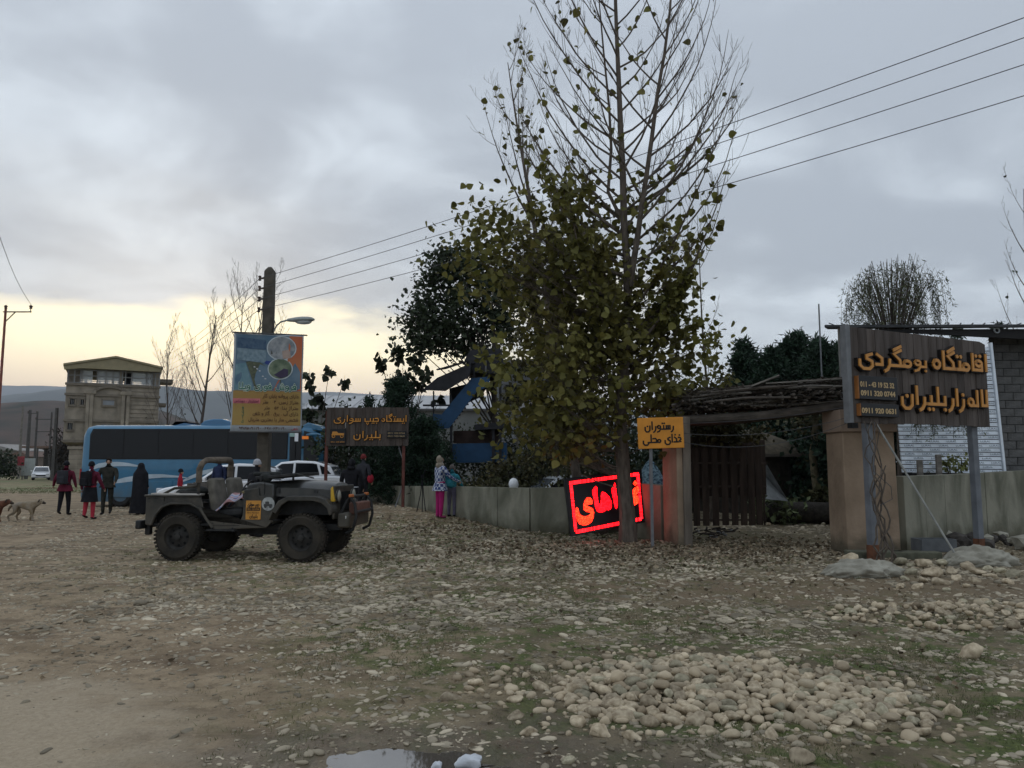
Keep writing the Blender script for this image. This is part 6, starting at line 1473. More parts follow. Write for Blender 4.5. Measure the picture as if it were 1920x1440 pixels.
# stay rod, creeper and cable round the left post
a = P(1643, 795, 13.1); b = P(1789, 1036, 12.6); m = MB(); m.tube([a, b], .018, 8); tag(m.build('stay_rod', mat('rod_pale', (.26, .26, .24), .6, .2, 8), None, True), 'pale slanting rod propping the large wooden sign', 'rod')
vn = thing('dry_vine', 'dry twisted vine and cable climbing the left post of the large sign', 'vine', (P(1638, 1040, 12.9).x, 12.75, 0))
rr = random.Random(3)
for kk in range(6):
    m = MB(); pts = [(.10*math.sin(i*.7+kk*1.3)+rr.uniform(-.04, .04)+.16*(1-i/16)*(1 if kk % 2 else .3), rr.uniform(-.05, .05), i*.145) for i in range(17 if kk < 4 else 12)]; m.tube(pts, [.016*(1-i/24)+.003 for i in range(len(pts))], 5); m.build('stem', bark, vn, True)
m = MB(); m.tube([(.02, -.06, 2.3), (.0, -.1, 1.9), (-.04, -.08, 1.5), (.22, -.1, 1.25), (.25, -.06, 1.05), (.05, -.05, .95)], .006, 5); m.build('cable', wire_m, vn, True)

# ================================================================ RIGHT WALL, BLOCK BUILDING, ROOF, PRINTED PANEL
wr = thing('concrete_wall', 'stained concrete wall behind the large sign right of the wide pillar', 'wall', (0, 0, 0))
A0 = P(1690, 1035, 14.6); A1 = P(1760, 1025, 15.4); A2 = P(1925, 985, 20.2)
wall_run(wr, [(A0.x, A0.y), (P(1800, 1012, 16.3).x, 16.3), (P(1960, 1000, 18.3).x, 18.3), (P(1960, 1000, 18.3).x+3, 20.5)], [P(1690, 893, 14.6).z, P(1800, 889, 16.3).z, P(1930, 880, 18.3).z, 1.5], seed=9, step=.9)
blkm = mat('cinder_block', (.105, .103, .100), .95, .22, 5, .6, 26, island=.15)
bld = thing('block_building', 'unfinished grey block building with dark sheet roof behind the large sign', 'building', (0, 0, 0))
xb0 = P(1868, 800, 19.0).x; hz_ = P(1868, 632, 19.0).z
nrow = 24; bh = (hz_)/nrow
bm_ = {}
for r_ in range(nrow):
    xq = xb0+(0 if r_ % 2 else -.0)
    first = .20 if r_ % 2 else .40
    xx = xb0; w = first
    for c_ in range(5):
        key = round(w, 2)
        if key not in bm_: mm = MB(); mm.box((0, 0, 0), (w-.014, .20, bh-.014)); bm_[key] = mm.mesh('block', blkm)
        o = link('block', bm_[key], bld, (xx+w/2, 19.0+random.uniform(-.006, .006), (r_+.5)*bh))
        xx += w; w = .40
m = MB(); m.box((xb0+.9, 19.03, hz_/2), (1.75, .12, hz_)); m.build('mortar_core', mat('mortar_dark', (.075, .072, .068), .95, .2), bld)
m = MB(); m.box((xb0+.9, 21.5, hz_/2-.1), (1.6, 4.6, hz_-.2)); m.build('side_wall', blkm, bld)
roofm = mat('roof_sheet_dark', (.05, .052, .055), .6, .3, 3, .2, 10)
rfA = P(1546, 609, 18.0); rfB = P(1925, 605, 18.0); m = MB(); xa, xb2 = rfA.x, rfB.x+2.5
m.add([(xa, 18.0, rfA.z), (xb2, 18.0, rfA.z+.02), (xb2, 24.5, P(1900, 612, 24.5).z), (P(1552, 612, 24.5).x, 24.5, P(1552, 614, 24.5).z)], [(0, 1, 2, 3)]); ro = m.build('roof_sheet', roofm, bld); so = ro.modifiers.new('s', 'SOLIDIFY'); so.thickness = .06
for i in range(26):
    m = MB(); f = i/25; x_ = xa+.1+(xb2-xa-.2)*f; m.tube([(x_, 17.98, rfA.z+.036), (x_*1.33-(xa*1.33-P(1556, 612, 24.5).x)*(1-f), 24.4, P(1700, 613, 24.5).z+.03)], .014, 4); m.build('roof_rib', roofm, bld)
m = MB(); q1 = P(1760, 628, 18.2); q2 = P(1935, 648, 18.2); m.add([(P(1600, 622, 18.2).x, 18.2, rfA.z-.09), (xb2, 18.2, rfA.z-.07), (xb2, 18.2, q2.z), (q1.x, 18.2, q1.z)], [(0, 1, 2, 3)]); e_ = m.build('eave_board', mat('eave_dark', (.022, .021, .021), .9), bld); so = e_.modifiers.new('s', 'SOLIDIFY'); so.thickness = .08
for q, y_ in ((.5, 18.3), (3.4, 20.8)): m = MB(); m.bar((xa+q, y_, rfA.z-.03), (xa+q, y_, .0), .10); m.build('roof_post', post_gr, bld)
m = MB(); m.tube([(P(1868, 620, 18.1).x+.06*math.cos(a_), 18.08, P(1868, 620, 18.1).z+.06*math.sin(a_)) for a_ in [math.pi*i/6 for i in range(12)]], .02, 5, closed=True); m.build('ring_hook', mat('galvanised', (.22, .23, .23)), bld)
# printed white panel standing under the roof
pa, pb_, pc, pd = P(1692, 886, 17.4), P(1886, 888, 17.9), P(1860, 650, 17.9), P(1672, 655, 17.4)
pn = thing('printed_panel', 'large white panel of printed insulation boards under the dark roof', 'panel', pa)
ex = pb_-pa; eh = pd-pa
white_b = mat('insulation_board_white', (.66, .71, .76), .6, .07, 6, island=.08, spec=.4); inkg = mat('print_grey', (.20, .23, .27), .7)
rows = 30
def pp(u, v, off=0): return (pa.lerp(pb_, u)).lerp(pd.lerp(pc, u), v)-pa+Vector((0, -off, 0))
for i in range(rows):
    v0, v1 = i/rows+.002, (i+1)/rows-.004; m = MB(); off = .01+.006*(i % 2)
    a_, b_, c_, d_ = pp(.0, v0, off+.012), pp(.965, v0, off+.012), pp(.965, v1, off), pp(.0, v1, off); m.add([a_, b_, c_, d_]+[p_+Vector((0, .05, 0)) for p_ in (a_, b_, c_, d_)], [(0, 1, 2, 3), (3, 2, 6, 7), (0, 4, 5, 1), (0, 3, 7, 4), (1, 5, 6, 2)]); bo = m.build('board', white_b, pn)
lm = text_mesh('LURAL', 1.0, .02, .001); lm.materials.clear(); lm.materials.append(inkg); lco = np.array([v.co[:] for v in lm.vertices]); lw = lco[:, 0].max()
for i in range(rows):
    for j_ in range(6):
        u = .03+.165*j_+(.08 if i % 2 else 0)
        if u > .86: continue
        p_ = pp(u, (i+.28)/rows, .040); hgt = eh.length/rows*.62; wd = ex.length*.085
        o = link('print', lm, pn); o.matrix_local = Matrix(((wd/lw, 0, 0, p_.x), (0, 0, -.01, p_.y), (0, hgt, 0, p_.z), (0, 0, 0, 1)))
for a_, b_ in ((pp(.978, -.01, .03), pp(.978, 1.03, .03)),): m = MB(); m.bar(a_, b_, .085, .05); m.build('edge_strip', white_b, pn)
m = MB(); m.bar(pp(0, -.028, .03), pp(.96, -.028, .03), .06, .12); m.build('bottom_rail', mat('hole_black', (.008, .008, .008), .9), pn)
m = MB(); m.prism([(0, 0), (1, 0), (1, 1), (0, 1)], 0, .01) if False else None
for px_, yt_ in ((1730, 862), (1766, 852)):
    q = P(px_, 890, 16.8); m = MB(); m.box((0, 0, (P(px_, yt_, 16.8).z)/2), (.11, .08, P(px_, yt_, 16.8).z)); tag(m.build('rough_stake', timb2, bevel=.01), 'rough wooden stake behind the wall, %s of the two before the printed panel' % ('left' if px_ == 1730 else 'right'), 'stake').location = (q.x, 16.9, 0)
mass('shrub', 'thin yellow-green shrub in front of the printed white panel', 'shrub', (P(1798, 880, 17).x, 17.1, 1.55), (.42, .25, .32), 16, 12, .10, .10, mat('leaf_yellow_green', (.14, .15, .05), .7, .3, 4, island=.4, trans=.2), 71)

# ================================================================ FOOT STONES, KERB, CRATE
stone_m = mat('river_stone', (.26, .20, .13), .82, col2=(.52, .43, .30), vs=1.9, bump=.35, bs=22, island=.30, detail=8)
stone_g = mat('river_stone_grey', (.24, .21, .14), .82, col2=(.40, .355, .25), vs=2.5, bump=.3, bs=22, island=.30)
def ico(sub):
    import bmesh
    bm = bmesh.new(); bmesh.ops.create_icosphere(bm, subdivisions=sub, radius=1); V = np.array([v.co[:] for v in bm.verts]); F = np.array([[v.index for v in f.verts] for f in bm.faces]); bm.free(); return V, F
I4 = ico(5); I3 = ico(3); I2 = ico(2); I1 = ico(1)
def lumpy(V, seed, amp=.22, flat=.62):
    r = np.random.default_rng(seed); W_ = V.copy(); 
    for _ in range(7):
        d = r.normal(size=3); d /= np.linalg.norm(d); h = r.uniform(.55, .9); s_ = W_ @ d; W_ = W_-np.outer(np.maximum(0, s_-h)*.85, d)
    n_ = 1+amp*(fbm((V[:, 0]+5)*1.3+seed, (V[:, 1]+V[:, 2]*.7+5)*1.3, 3, seed)-.5)*2
    W_ = W_*n_[:, None]*np.array([1, r.uniform(.58, .95), flat*r.uniform(.62, 1.15)]); return W_
protos = [np_mesh('stone', lumpy(I3[0], 100+i, .32), I3[1], stone_g if i % 4 == 3 else stone_m, True) for i in range(12)]
GS = lambda x_, y_: float(ground_np(np.array([x_]), np.array([y_]))[0])
stones = []
def put_stone(x_, y_, z_, r_, label, group, proto=None, sq=1.0):
    o = link('stone', protos[random.randrange(12)] if proto is None else proto); o.location = (x_, y_, z_); o.rotation_euler = (random.uniform(-.35, .35), random.uniform(-.35, .35), random.uniform(0, 6.28)); o.scale = (r_, r_*random.uniform(.8, 1.0), r_*sq*random.uniform(.8, 1.1))
    tag(o, label, 'stone', group); return o
# main heap
hx, hy = 1.45, 5.72
def heap_h(x_, y_, cx, cy, ra, rb, h): d = ((x_-cx)/ra)**2+((y_-cy)/rb)**2; return h*max(0, 1-d)**.8
def pack(n, cx, cy, ra, rb, rmin, rmax, seed, h, tries=60, dens=.78):
    r = random.Random(seed); out = []
    radii = sorted([rmin+(rmax-rmin)*r.random()**2.1 for _ in range(n)], reverse=True)
    for q in radii:
        for _ in range(tries):
            a = r.uniform(0, 6.28); d = r.random()**.5*(1.12+.10*math.sin(a*3+seed)+.07*math.sin(a*5)); x_ = cx+math.cos(a)*ra*d; y_ = cy+math.sin(a)*rb*d
            if all((x_-s[0])**2+(y_-s[1])**2 > (dens*(q+s[2]))**2 for s in out): out.append((x_, y_, q)); break
    return out
pk = pack(800, hx+.05, hy, 1.08, .70, .020, .076, 3, .1, dens=.80)+[s for s in pack(420, hx-.12, hy-.02, 1.55, 1.02, .016, .070, 23, .1, dens=1.0) if ((s[0]-hx)/.94)**2+((s[1]-hy)/.64)**2 > .95]
big = sorted(pk, key=lambda s: -s[2]); named = big[:185]; rest = big[185:]
for i, (x_, y_, q) in enumerate(named):
    put_stone(x_, y_, GS(x_, y_)+heap_h(x_, y_, hx, hy, 1.0, .74, .03)+q*.18, q*1.14, 'rounded pale river stone in the near heap right of centre', 'stones of the near heap')
upper = pack(28, hx, hy, .70, .50, .035, .072, 13, .1, dens=.95)
rest2 = [(x_, y_, q, heap_h(x_, y_, hx, hy, 1.0, .74, .03)+.035) for x_, y_, q in upper]+[(x_, y_, q, heap_h(x_, y_, hx, hy, 1.0, .74, .03)) for x_, y_, q in rest]
# flat heap further back right
h2 = pack(330, 5.25, 8.4, 1.75, .75, .022, .070, 5, .06, dens=.95); h2 = sorted(h2, key=lambda s: -s[2])
for x_, y_, q in h2[:50]: put_stone(x_, y_, GS(x_, y_)+heap_h(x_, y_, 5.15, 8.35, 1.8, .8, .06)+q*.2, q*1.1, 'pale stone in the flat heap near the right picture edge', 'stones of the flat heap at right')
rest2 += [(x_, y_, q, heap_h(x_, y_, 5.15, 8.35, 1.8, .8, .06)) for x_, y_, q in h2[50:]]
# stones round the sign feet
sg = []
rr = random.Random(8)
_ord = ['first', 'second', 'third', 'fourth', 'fifth', 'sixth', 'seventh', 'eighth', 'ninth', 'tenth']
def szw(r_): return 'big' if r_ > .14 else ('middling' if r_ > .09 else 'small')
_cnt = {}
for (px_, py_, r_) in sorted([(1595, 1050, .20), (1690, 1052, .15), (1650, 1050, .09), (1735, 1055, .14), (1772, 1052, .13), (1803, 1045, .11), (1712, 1070, .12), (1750, 1075, .17), (1790, 1068, .12), (1822, 1062, .15), (1768, 1090, .12), (1735, 1085, .10), (1800, 1082, .11), (1840, 1070, .12), (1862, 1078, .11), (1700, 1082, .09), (1725, 1098, .10), (1880, 1068, .10), (1905, 1075, .13), (1855, 1062, .09), (1675, 1062, .08), (1780, 1103, .08), (1815, 1095, .07), (1750, 1060, .08), (1690, 1095, .07), (1895, 1088, .08), (1578, 1045, .08), (1832, 1085, .08), (1710, 1055, .07), (1655, 1066, .06)]):
    k_ = (szw(r_), 'front' if py_ > 1069 else 'back'); _cnt[k_] = _cnt.get(k_, 0)+1
    p_ = G(px_, py_+8); put_stone(p_.x, p_.y+r_*.5, r_*.32, r_, '%s of the %s stones from left, %s row below the large sign' % (_ord[_cnt[k_]-1], k_[0], k_[1]), 'stones at the foot of the large sign', sq=.9)
lone = [(1612, 1338, .075, 'lone round stone right of the near heap'), (1738, 1355, .05, 'smaller lone stone right of the near heap, below the round one'), (1758, 1336, .062, 'round stone farthest right of the near heap on bare mud'), (1066, 1428, .045, 'small pale stone at bottom edge right of the puddle'), (1500, 1425, .085, 'long flat stone at bottom edge below the near heap'), (1072, 1293, .085, 'large stone at the left end of the near heap'), (1820, 1225, .12, 'broad flat stone between the two heaps at right')]
for px_, py_, r_, lb in lone:
    p_ = G(px_, py_+6); put_stone(p_.x, p_.y, GS(p_.x, p_.y)+r_*.3, r_, lb, None)
# cement footings: broad lumps
cem = mat('cement_lump', (.20, .185, .145), .92, col2=(.36, .34, .28), vs=4, bump=.9, bs=9, detail=9)
for nm, px_, py_, rx_, h_ in (('left', 1628, 1084, .54, .21), ('right', 1852, 1062, .60, .24)):
    p_ = G(px_, py_); V = I4[0].copy(); V = V*(1+.16*(fbm(V[:, 0]*6+V[:, 1]*3+20, V[:, 1]*6+V[:, 2]*5+20, 4, 12)-.5)[:, None]*2)*(1+.55*(fbm(V[:, 0]*1.6+7+len(nm), V[:, 1]*1.6+V[:, 2]+3, 4, 9)-.5)[:, None]*2*.6); V[:, 2] = np.sign(V[:, 2])*np.abs(V[:, 2])**1.25; V = V*np.array([rx_, rx_*.6, h_]); o = link('cement_footing', np_mesh('cement_footing', V, I4[1], cem, True)); o.location = (p_.x, p_.y+.25, .02)
    tag(o, 'broad grey cement lump round the %s foot of the large sign' % nm, 'footing')
m = MB(); a = P(1600, 1046, 13.3); m.box((0, 0, .06), (.95, .30, .14)); o = m.build('kerb_stone', mat('slab_mossy', (.10, .10, .07), .95, .3, 6, .5, 20), bevel=.02); o.location = (P(1640, 1040, 13.6).x, 13.6, 0); tag(o, 'mossy slab lying before the wide tan pillar', 'slab')
m = MB(); m.box((0, 0, .06), (.8, .30, .14)); o = m.build('kerb_stone', mat('slab_mossy', (.10, .10, .07)), bevel=.02); o.location = (P(1715, 1040, 13.5).x, 13.5, 0); tag(o, 'mossy slab between the wide tan pillar and the grey tray', 'slab')
tray = thing('grey_tray', 'open grey metal tray on the ground under the stay rod', 'tray', (P(1760, 1034, 13.6).x, 13.75, 0)); trm = mat('tray_grey', (.10, .105, .11), .6, .2, 5)
m = MB(); m.box((0, 0, .12), (.60, .36, .03)); m.build('base', trm, tray)
for s_ in (-1, 1):
    m = MB(); m.box((0, s_*.18, .22), (.60, .02, .20)); m.build('side', trm, tray); m = MB(); m.box((s_*.3, 0, .22), (.02, .34, .20)); m.build('end', trm, tray)
rb_ = thing('rubble_heap', 'dark earth and broken blocks behind the right post of the large sign', 'rubble', (P(1880, 1035, 14.8).x, 15.0, 0))
rr = random.Random(31)
for i in range(34):
    m = MB(); s_ = rr.uniform(.10, .26); V = lumpy(I1[0], 300+i, .3, .7)*s_; m.add([tuple(v) for v in V], [tuple(f) for f in I1[1]]); o = m.build('lump', mat('earth_clod', (.055, .048, .042), .95, .4, 6, .5, 20) if i % 3 else cem, rb_); o.location = (rr.uniform(-1.1, 1.2), rr.uniform(-.6, 1.2), s_*.3+rr.uniform(0, .12))

# ================================================================ BIG POPLAR AND ITS NEIGHBOURS
def hleaf(s=1.):
    """broad heart-shaped poplar leaf with stalk, base at origin"""
    pts = [(0, 0), (.24, .03), (.47, .22), (.46, .46), (.26, .74), (0, 1.0), (-.26, .74), (-.46, .46), (-.47, .22), (-.24, .03)]
    V = [(0, .40, -.05)]+[(x_, y_, .10*abs(x_)*2-.22*(y_*y_)) for x_, y_ in pts]; n = len(pts)
    m = MB(); m.add(V, [(0, 1+i, 1+(i+1) % n) for i in range(n)]); m.add([(-.012, 0, 0), (.012, 0, 0), (.012, -.35, .08), (-.012, -.35, .08)], [(0, 1, 2, 3)]); return m
HL_ = hleaf(); HV = np.array(HL_.v); HF = [f for f in HL_.f]
HFt = np.array([f for f in HF if len(f) == 3]+[(11, 12, 13), (11, 13, 14)])
def rand_rot(n, r, down=.5):
    a = r.normal(size=(n, 3)); a[:, 2] = a[:, 2]*.6-down; a /= np.linalg.norm(a, axis=1)[:, None]; b = r.normal(size=(n, 3)); b -= a*np.sum(a*b, 1)[:, None]; b /= np.linalg.norm(b, axis=1)[:, None]; c = np.cross(b, a); return np.stack([b, a, c], -1)   # columns x,y,z
def scatter(V0, F0, pts, size, seed, down=.5):
    r = np.random.default_rng(seed); n = len(pts); M_ = rand_rot(n, r, down); s_ = size*r.uniform(.42, 1.25, n); V = np.einsum('nij,vj->nvi', M_, V0)*s_[:, None, None]+np.asarray(pts)[:, None]; F = (np.arange(n)[:, None, None]*len(V0)+F0[None]).reshape(-1, F0.shape[1]); return V.reshape(-1, 3), F, M_, s_
def seg_points(T_, levs, r, n, zmax=None, cond=None):
    out = []; segs = [s for s in T_.seg if s[0] in levs]; w = [sum((s[1][i+1]-s[1][i]).length for i in range(len(s[1])-1)) for s in segs]
    while len(out) < n:
        s = r.choices(segs, w)[0]; i = r.randrange(len(s[1])-1); p_ = s[1][i].lerp(s[1][i+1], r.random())
        if cond is None or cond(p_, r): out.append((p_.x+r.gauss(0, .05), p_.y+r.gauss(0, .05), p_.z+r.gauss(0, .05)))
    return out
leaf_me = [np_mesh('leaf', HV*.155, HFt, lf_olive, False)]
def poplar():
    base = G(1178, 1018); t = thing('poplar_tree', 'tall forked poplar with bare upswept top and olive leaves standing before the lit sign', 'tree', (base.x, base.y, 0))
    bx, by = base.x, base.y; pt = lambda px_, py_, dy=0: P(px_, py_, by+dy)-Vector((bx, by, 0))
    main = [Vector((0, 0, -.1)), pt(1176, 960), pt(1170, 900), pt(1163, 800), pt(1168, 700), pt(1178, 600), pt(1176, 500), pt(1170, 420), pt(1168, 330), pt(1164, 250), pt(1160, 150), pt(1156, 60), pt(1152, -60), pt(1150, -200), pt(1150, -330)]
    rad = [.215, .17, .155, .14, .122, .10, .088, .08, .074, .066, .055, .045, .034, .02, .008]
    T_ = Tree(5); T_.mb.tube(main, rad, 10); T_.seg.append((0, main, rad))
    second = [main[6].lerp(main[5], .6), pt(1196, 440, -.15), pt(1204, 380, -.25), pt(1212, 330, -.3), pt(1222, 260, -.4), pt(1232, 180, -.4), pt(1246, 100, -.5), pt(1256, 20, -.5), pt(1262, -60, -.5), pt(1266, -180, -.5)]
    r2 = [.075, .062, .056, .052, .046, .040, .033, .026, .018, .006]; T_.mb.tube(second, r2, 8); T_.seg.append((0, second, r2))
    third = [main[7], pt(1140, 360, .3), pt(1146, 280, .35), pt(1142, 200, .4), pt(1132, 100, .4), pt(1124, 10, .4), pt(1118, -90, .4)]; T_.mb.tube(third, [.045, .038, .034, .028, .022, .015, .006], 7)
    rr = random.Random(9)
    def sweep(p, side, dy, ln, r0, lift, nk=9):
        """branch leaving sideways then sweeping upward"""
        p = Vector(p); ang0 = rr.uniform(46, 66); pts = [p.copy()]; n = 9; a = R(ang0); az_ = math.atan2(dy, side)
        for i in range(n):
            a = max(R(9), a-R(ang0*.078*lift)); d = Vector((math.sin(a)*math.cos(az_), math.sin(a)*math.sin(az_), math.cos(a))); d += Vector((rr.gauss(0, .04), rr.gauss(0, .04), rr.gauss(0, .03))); p = p+d*(ln/n); pts.append(p.copy())
        rs = [max(.0035, r0*(1-.88*i/n)) for i in range(n+1)]; T_.mb.tube(pts, rs, 5, caps=False); T_.seg.append((1, pts, rs))
        for q in range(nk):
            f = rr.uniform(.18, .97)*n; i = min(n-1, int(f)); b = pts[i].lerp(pts[i+1], f-i); dd = (pts[i+1]-pts[i]).normalized(); s_ = 1 if q % 2 else -1
            d = (dd+Vector((s_*rr.uniform(.3, .8), rr.uniform(-.5, .5), rr.uniform(-.1, .35)))).normalized(); tp = [b]; l2 = ln*rr.uniform(.14, .34)*(1.1-f/n*.55)
            for _ in range(5): d = (d+Vector((rr.gauss(0, .05), rr.gauss(0, .05), .15))).normalized(); b = b+d*(l2/5); tp.append(b)
            T_.mb.tube(tp, [max(.003, rs[i]*.45*(1-.8*j/5)) for j in range(6)], 4, caps=False); T_.seg.append((2, tp, None))
            for _ in range(2):
                k_ = rr.randrange(1, 4); b2 = tp[k_]; d2 = (tp[k_+1]-tp[k_]).normalized()+Vector((rr.uniform(-.7, .7), rr.uniform(-.5, .5), .1)); e2 = b2+d2.normalized()*l2*.35; T_.mb.tube([b2, b2.lerp(e2, .5)+Vector((0, 0, -.01)), e2+Vector((0, 0, .03))], [.005, .004, .0025], 3, caps=False); T_.seg.append((3, [b2, e2], None))
    def along(line, f):
        n = len(line)-1; f = min(.999, max(0, f))*n; i = int(f); return line[i].lerp(line[i+1], f-i)
    for i in range(46):
        f = .26+.70*i/46; p = along(main, f); side = (1 if i % 2 else -1)*rr.uniform(.5, 1); dy = rr.uniform(-.9, .9); ln = (4.3 if f < .55 else 4.3*(1.45-f)/.9)*rr.uniform(.7, 1.08)+.4
        sweep(p, side, dy, ln, .034*(1.25-f)+.006, rr.uniform(.8, 1.2))
    for i in range(22):
        f = .12+.85*i/22; sweep(along(second, f), (1 if i % 3 else -1)*rr.uniform(.5, 1), rr.uniform(-.8, .8), 3.5*(1.25-f)*rr.uniform(.7, 1.1)+.4, .026*(1.25-f)+.004, rr.uniform(.8, 1.2))
    for i in range(9): sweep(along(third, .15+.8*i/9), -rr.uniform(.4, 1), rr.uniform(-.6, .9), 2.0*rr.uniform(.6, 1), .016, 1)
    for (a, b, ln) in (((1180, 560), 1, 3.2), ((1200, 380), 1, 3.3), ((1165, 500), -1, 3.8), ((1172, 620), -1, 3.4), ((1172, 660), 1, 2.6), ((1168, 440), -1, 3.6)): sweep(pt(*a), b, rr.uniform(-.3, .3), ln, .042, .8, 14)
    T_.mb.build('trunk', bark, t, True)
    # leaves: thick low, thinning upward
    zl, zh, zx = pt(1170, 860).z, pt(1170, 560).z, pt(1170, 270).z
    def cond(p_, r):
        z = p_.z
        if z < zl: return False
        den = 1.0 if z < zh else max(0, 1-(z-zh)/(zx-zh))**1.5+.010
        if p_.x > .7 and z > zh+.3: den *= .25
        return r.random() < den
    r = random.Random(2); pts = seg_points(T_, (1, 2, 3), r, 4700, cond=cond)
    # inner crown leaves on short shoots round the stem and the low boughs
    c1, _a = clumps(pt(1140, 600).to_tuple(), (1.5, 1.3, 2.3), 115, 10, .30, 41, shell=.6); c2, _b = clumps(pt(1050, 700).to_tuple(), (1.7, 1.2, 1.7), 150, 10, .31, 42); c3, _c = clumps(pt(1262, 640).to_tuple(), (.98, .9, 1.35), 90, 9, .26, 43); c4_, _d = clumps(pt(940, 470).to_tuple(), (1.35, 1.1, 1.5), 95, 8, .34, 44)
    c5, _e = clumps(pt(1070, 800).to_tuple(), (1.7, 1.1, .75), 85, 9, .27, 45); c6, _ = clumps(pt(1245, 740).to_tuple(), (.95, .9, .6), 36, 9, .24, 46); clC = [_a, _b, _c, _d, _e]
    # side shoots that carry the leafy outer crown
    bm2 = MB(); r8 = random.Random(77)
    for cc, lo_, hi_, n_ in ((clC[0], .10, .50, 60), (clC[1], .12, .42, 70), (clC[2], .15, .45, 45), (clC[3], .22, .48, 70), (clC[4], .06, .30, 40)):
        for _ in range(n_):
            e_ = Vector(cc[r8.randrange(len(cc))]); best = min((along(main, lo_+(hi_-lo_)*q/8) for q in range(9)), key=lambda p_: abs(p_.z+.45*math.hypot(e_.x-p_.x, e_.y-p_.y)-e_.z)); mid = best.lerp(e_, .5)+Vector((r8.gauss(0, .06), r8.gauss(0, .06), -.10)); ln_ = (e_-best).length
            bm2.tube([best, best.lerp(mid, .5)+Vector((0, 0, -.05)), mid, mid.lerp(e_, .55)+Vector((r8.gauss(0, .05), 0, .03)), e_], [.006+.006*ln_, .006+.004*ln_, .008, .006, .003], 4, caps=False)
            for _ in range(3): q = mid.lerp(e_, r8.random()); d_ = Vector((r8.gauss(0, .3), r8.gauss(0, .3), r8.uniform(0, .35))); bm2.tube([q, q+d_*.5, q+d_+Vector((0, 0, .05))], [.005, .004, .002], 3, caps=False)
    bm2.build('side_branches', bark, t, True)
    allp = np.concatenate([np.array(pts), c1, c2, c3, c4_, c5, c6]); allp = allp[allp[:, 2] > zl-.1]
    rg = np.random.default_rng(6); rg.shuffle(allp)
    # the 300 leaves that show largest (nearest the camera, in the clear outer crown) are parts of their own
    key = allp[:, 1]-.25*np.abs(allp[:, 0]); order = np.argsort(key); near = allp[order[:300]]; rest_ = allp[order[300:]]
    M_ = rand_rot(300, rg, .5); ss = rg.uniform(.8, 1.25, 300)
    for i in range(300):
        m4 = Matrix([list(M_[i][0]*ss[i])+[near[i][0]], list(M_[i][1]*ss[i])+[near[i][1]], list(M_[i][2]*ss[i])+[near[i][2]], [0, 0, 0, 1]]); link('leaf', leaf_me[0], t, M=m4)
    V, F, _, _ = scatter(HV*1.0, HFt, rest_, .155, 7); o = link('foliage', np_mesh('foliage', V, F, lf_olive), t); o['kind'] = 'stuff'
poplar()
def side_poplar(name, label, px, D, pytop, seed, r0, lean=(0, 0, 1), leaves=600, zfrac=.6, lsz=.15, kids=(17, 6, 3), sp=(30, 52), rt=(.22, .36), m=lf_olive, zbase=.15):
    x0 = at(px, D, 0).x; z0 = gz(x0, D); h = CH+(872-pytop)*D/FPX-z0; t = thing(name, label, 'tree', (x0, D, z0)); T_ = Tree(seed)
    T_.branch((0, 0, 0), lean, h, r0, 0, 3, up=.02, n=12, wob=.015, kids=kids, ang=sp, ratio=rt, start=.2, taper=.08, kup=1.1, sides=(8, 5, 4, 3)); T_.mb.build('trunk', bark, t, True)
    if leaves:
        r = random.Random(seed); pts = seg_points(T_, (1, 2, 3), r, leaves, cond=lambda p_, r_: p_.z > h*zbase and (p_.z < h*zfrac or r_.random() < .02)); V, F, _, _ = scatter(HV, HFt, pts, lsz, seed); o = link('foliage', np_mesh('foliage', V, F, m), t); o['kind'] = 'stuff'
    return t
side_poplar('poplar_tree', 'leaning slimmer poplar left of the big one, bare pointed top', 1095, 19.2, 55, 21, .13, (-.165, .0, 1), 2600, .52, .15, kids=(20, 8, 3), rt=(.30, .44))
side_poplar('young_poplar', 'thin young poplar with few leaves right of the big poplar', 1328, 22, 395, 22, .06, (-.01, 0, 1), 330, .62, .13, kids=(15, 5, 2), zbase=.3)
side_poplar('bare_tree', 'sparse bare tree at the far right edge above the roof', 1925, 30, 350, 23, .12, (-.02, 0, 1), 260, .45, .13, kids=(13, 6, 3), sp=(25, 45), m=lf_dark, zbase=.25)

def dense_tree(name, label, px, D, blobs, m, trunkr=.25, size=.16, seed=1, per=24, tips=True, spread=.28, dens=1.0, aspect=.75):
    """blobs: list of (px, py, rx_px, ry_px, depth factor)"""
    x0 = at(px, D, 0).x; z0 = gz(x0, D); t = thing(name, label, 'tree', (x0, D, z0)); k = D/FPX; allp = []; mb = MB(); rr = random.Random(seed)
    for i, (bx_, by_, rx_, ry_, df) in enumerate(blobs):
        c = P(bx_, by_, D)-Vector((x0, D, z0)); c.y += df; rad = (rx_*k, rx_*k*.8, ry_*k); nc = int(dens*(rx_*ry_)*k*k*9)+6; q, C = clumps(c.to_tuple(), rad, nc, per, spread, seed+i, shell=.5); allp.append(q)
        mb.tube([(0, 0, c.z*.45), (c.x*.4, c.y*.4, c.z*.72), c.to_tuple()], [trunkr*.14, trunkr*.10, trunkr*.05], 5)
        for j_ in range(7): e_ = C[rr.randrange(len(C))]; mb.tube([c.to_tuple(), tuple((np.array(c)+e_)/2+np.array([0, 0, .1])), tuple(e_)], [trunkr*.14, .03, .01], 4, caps=False)
    top = max(P(b_[0], b_[1], D).z for b_ in blobs)-z0; mb.tube([(0, 0, -.1), (.05, 0, top*.3), (0, .05, top*.75)], [trunkr*.6, trunkr*.45, trunkr*.2], 9); mb.build('trunk', bark_dk, t, True)
    Pp = np.concatenate(allp); Pp = Pp[Pp[:, 2] > .1]; V, F = leaf_cloud(Pp, size, aspect, seed=seed, fold=.35); o = link('foliage', np_mesh('foliage', V, F, m), t); o['kind'] = 'stuff'; return t
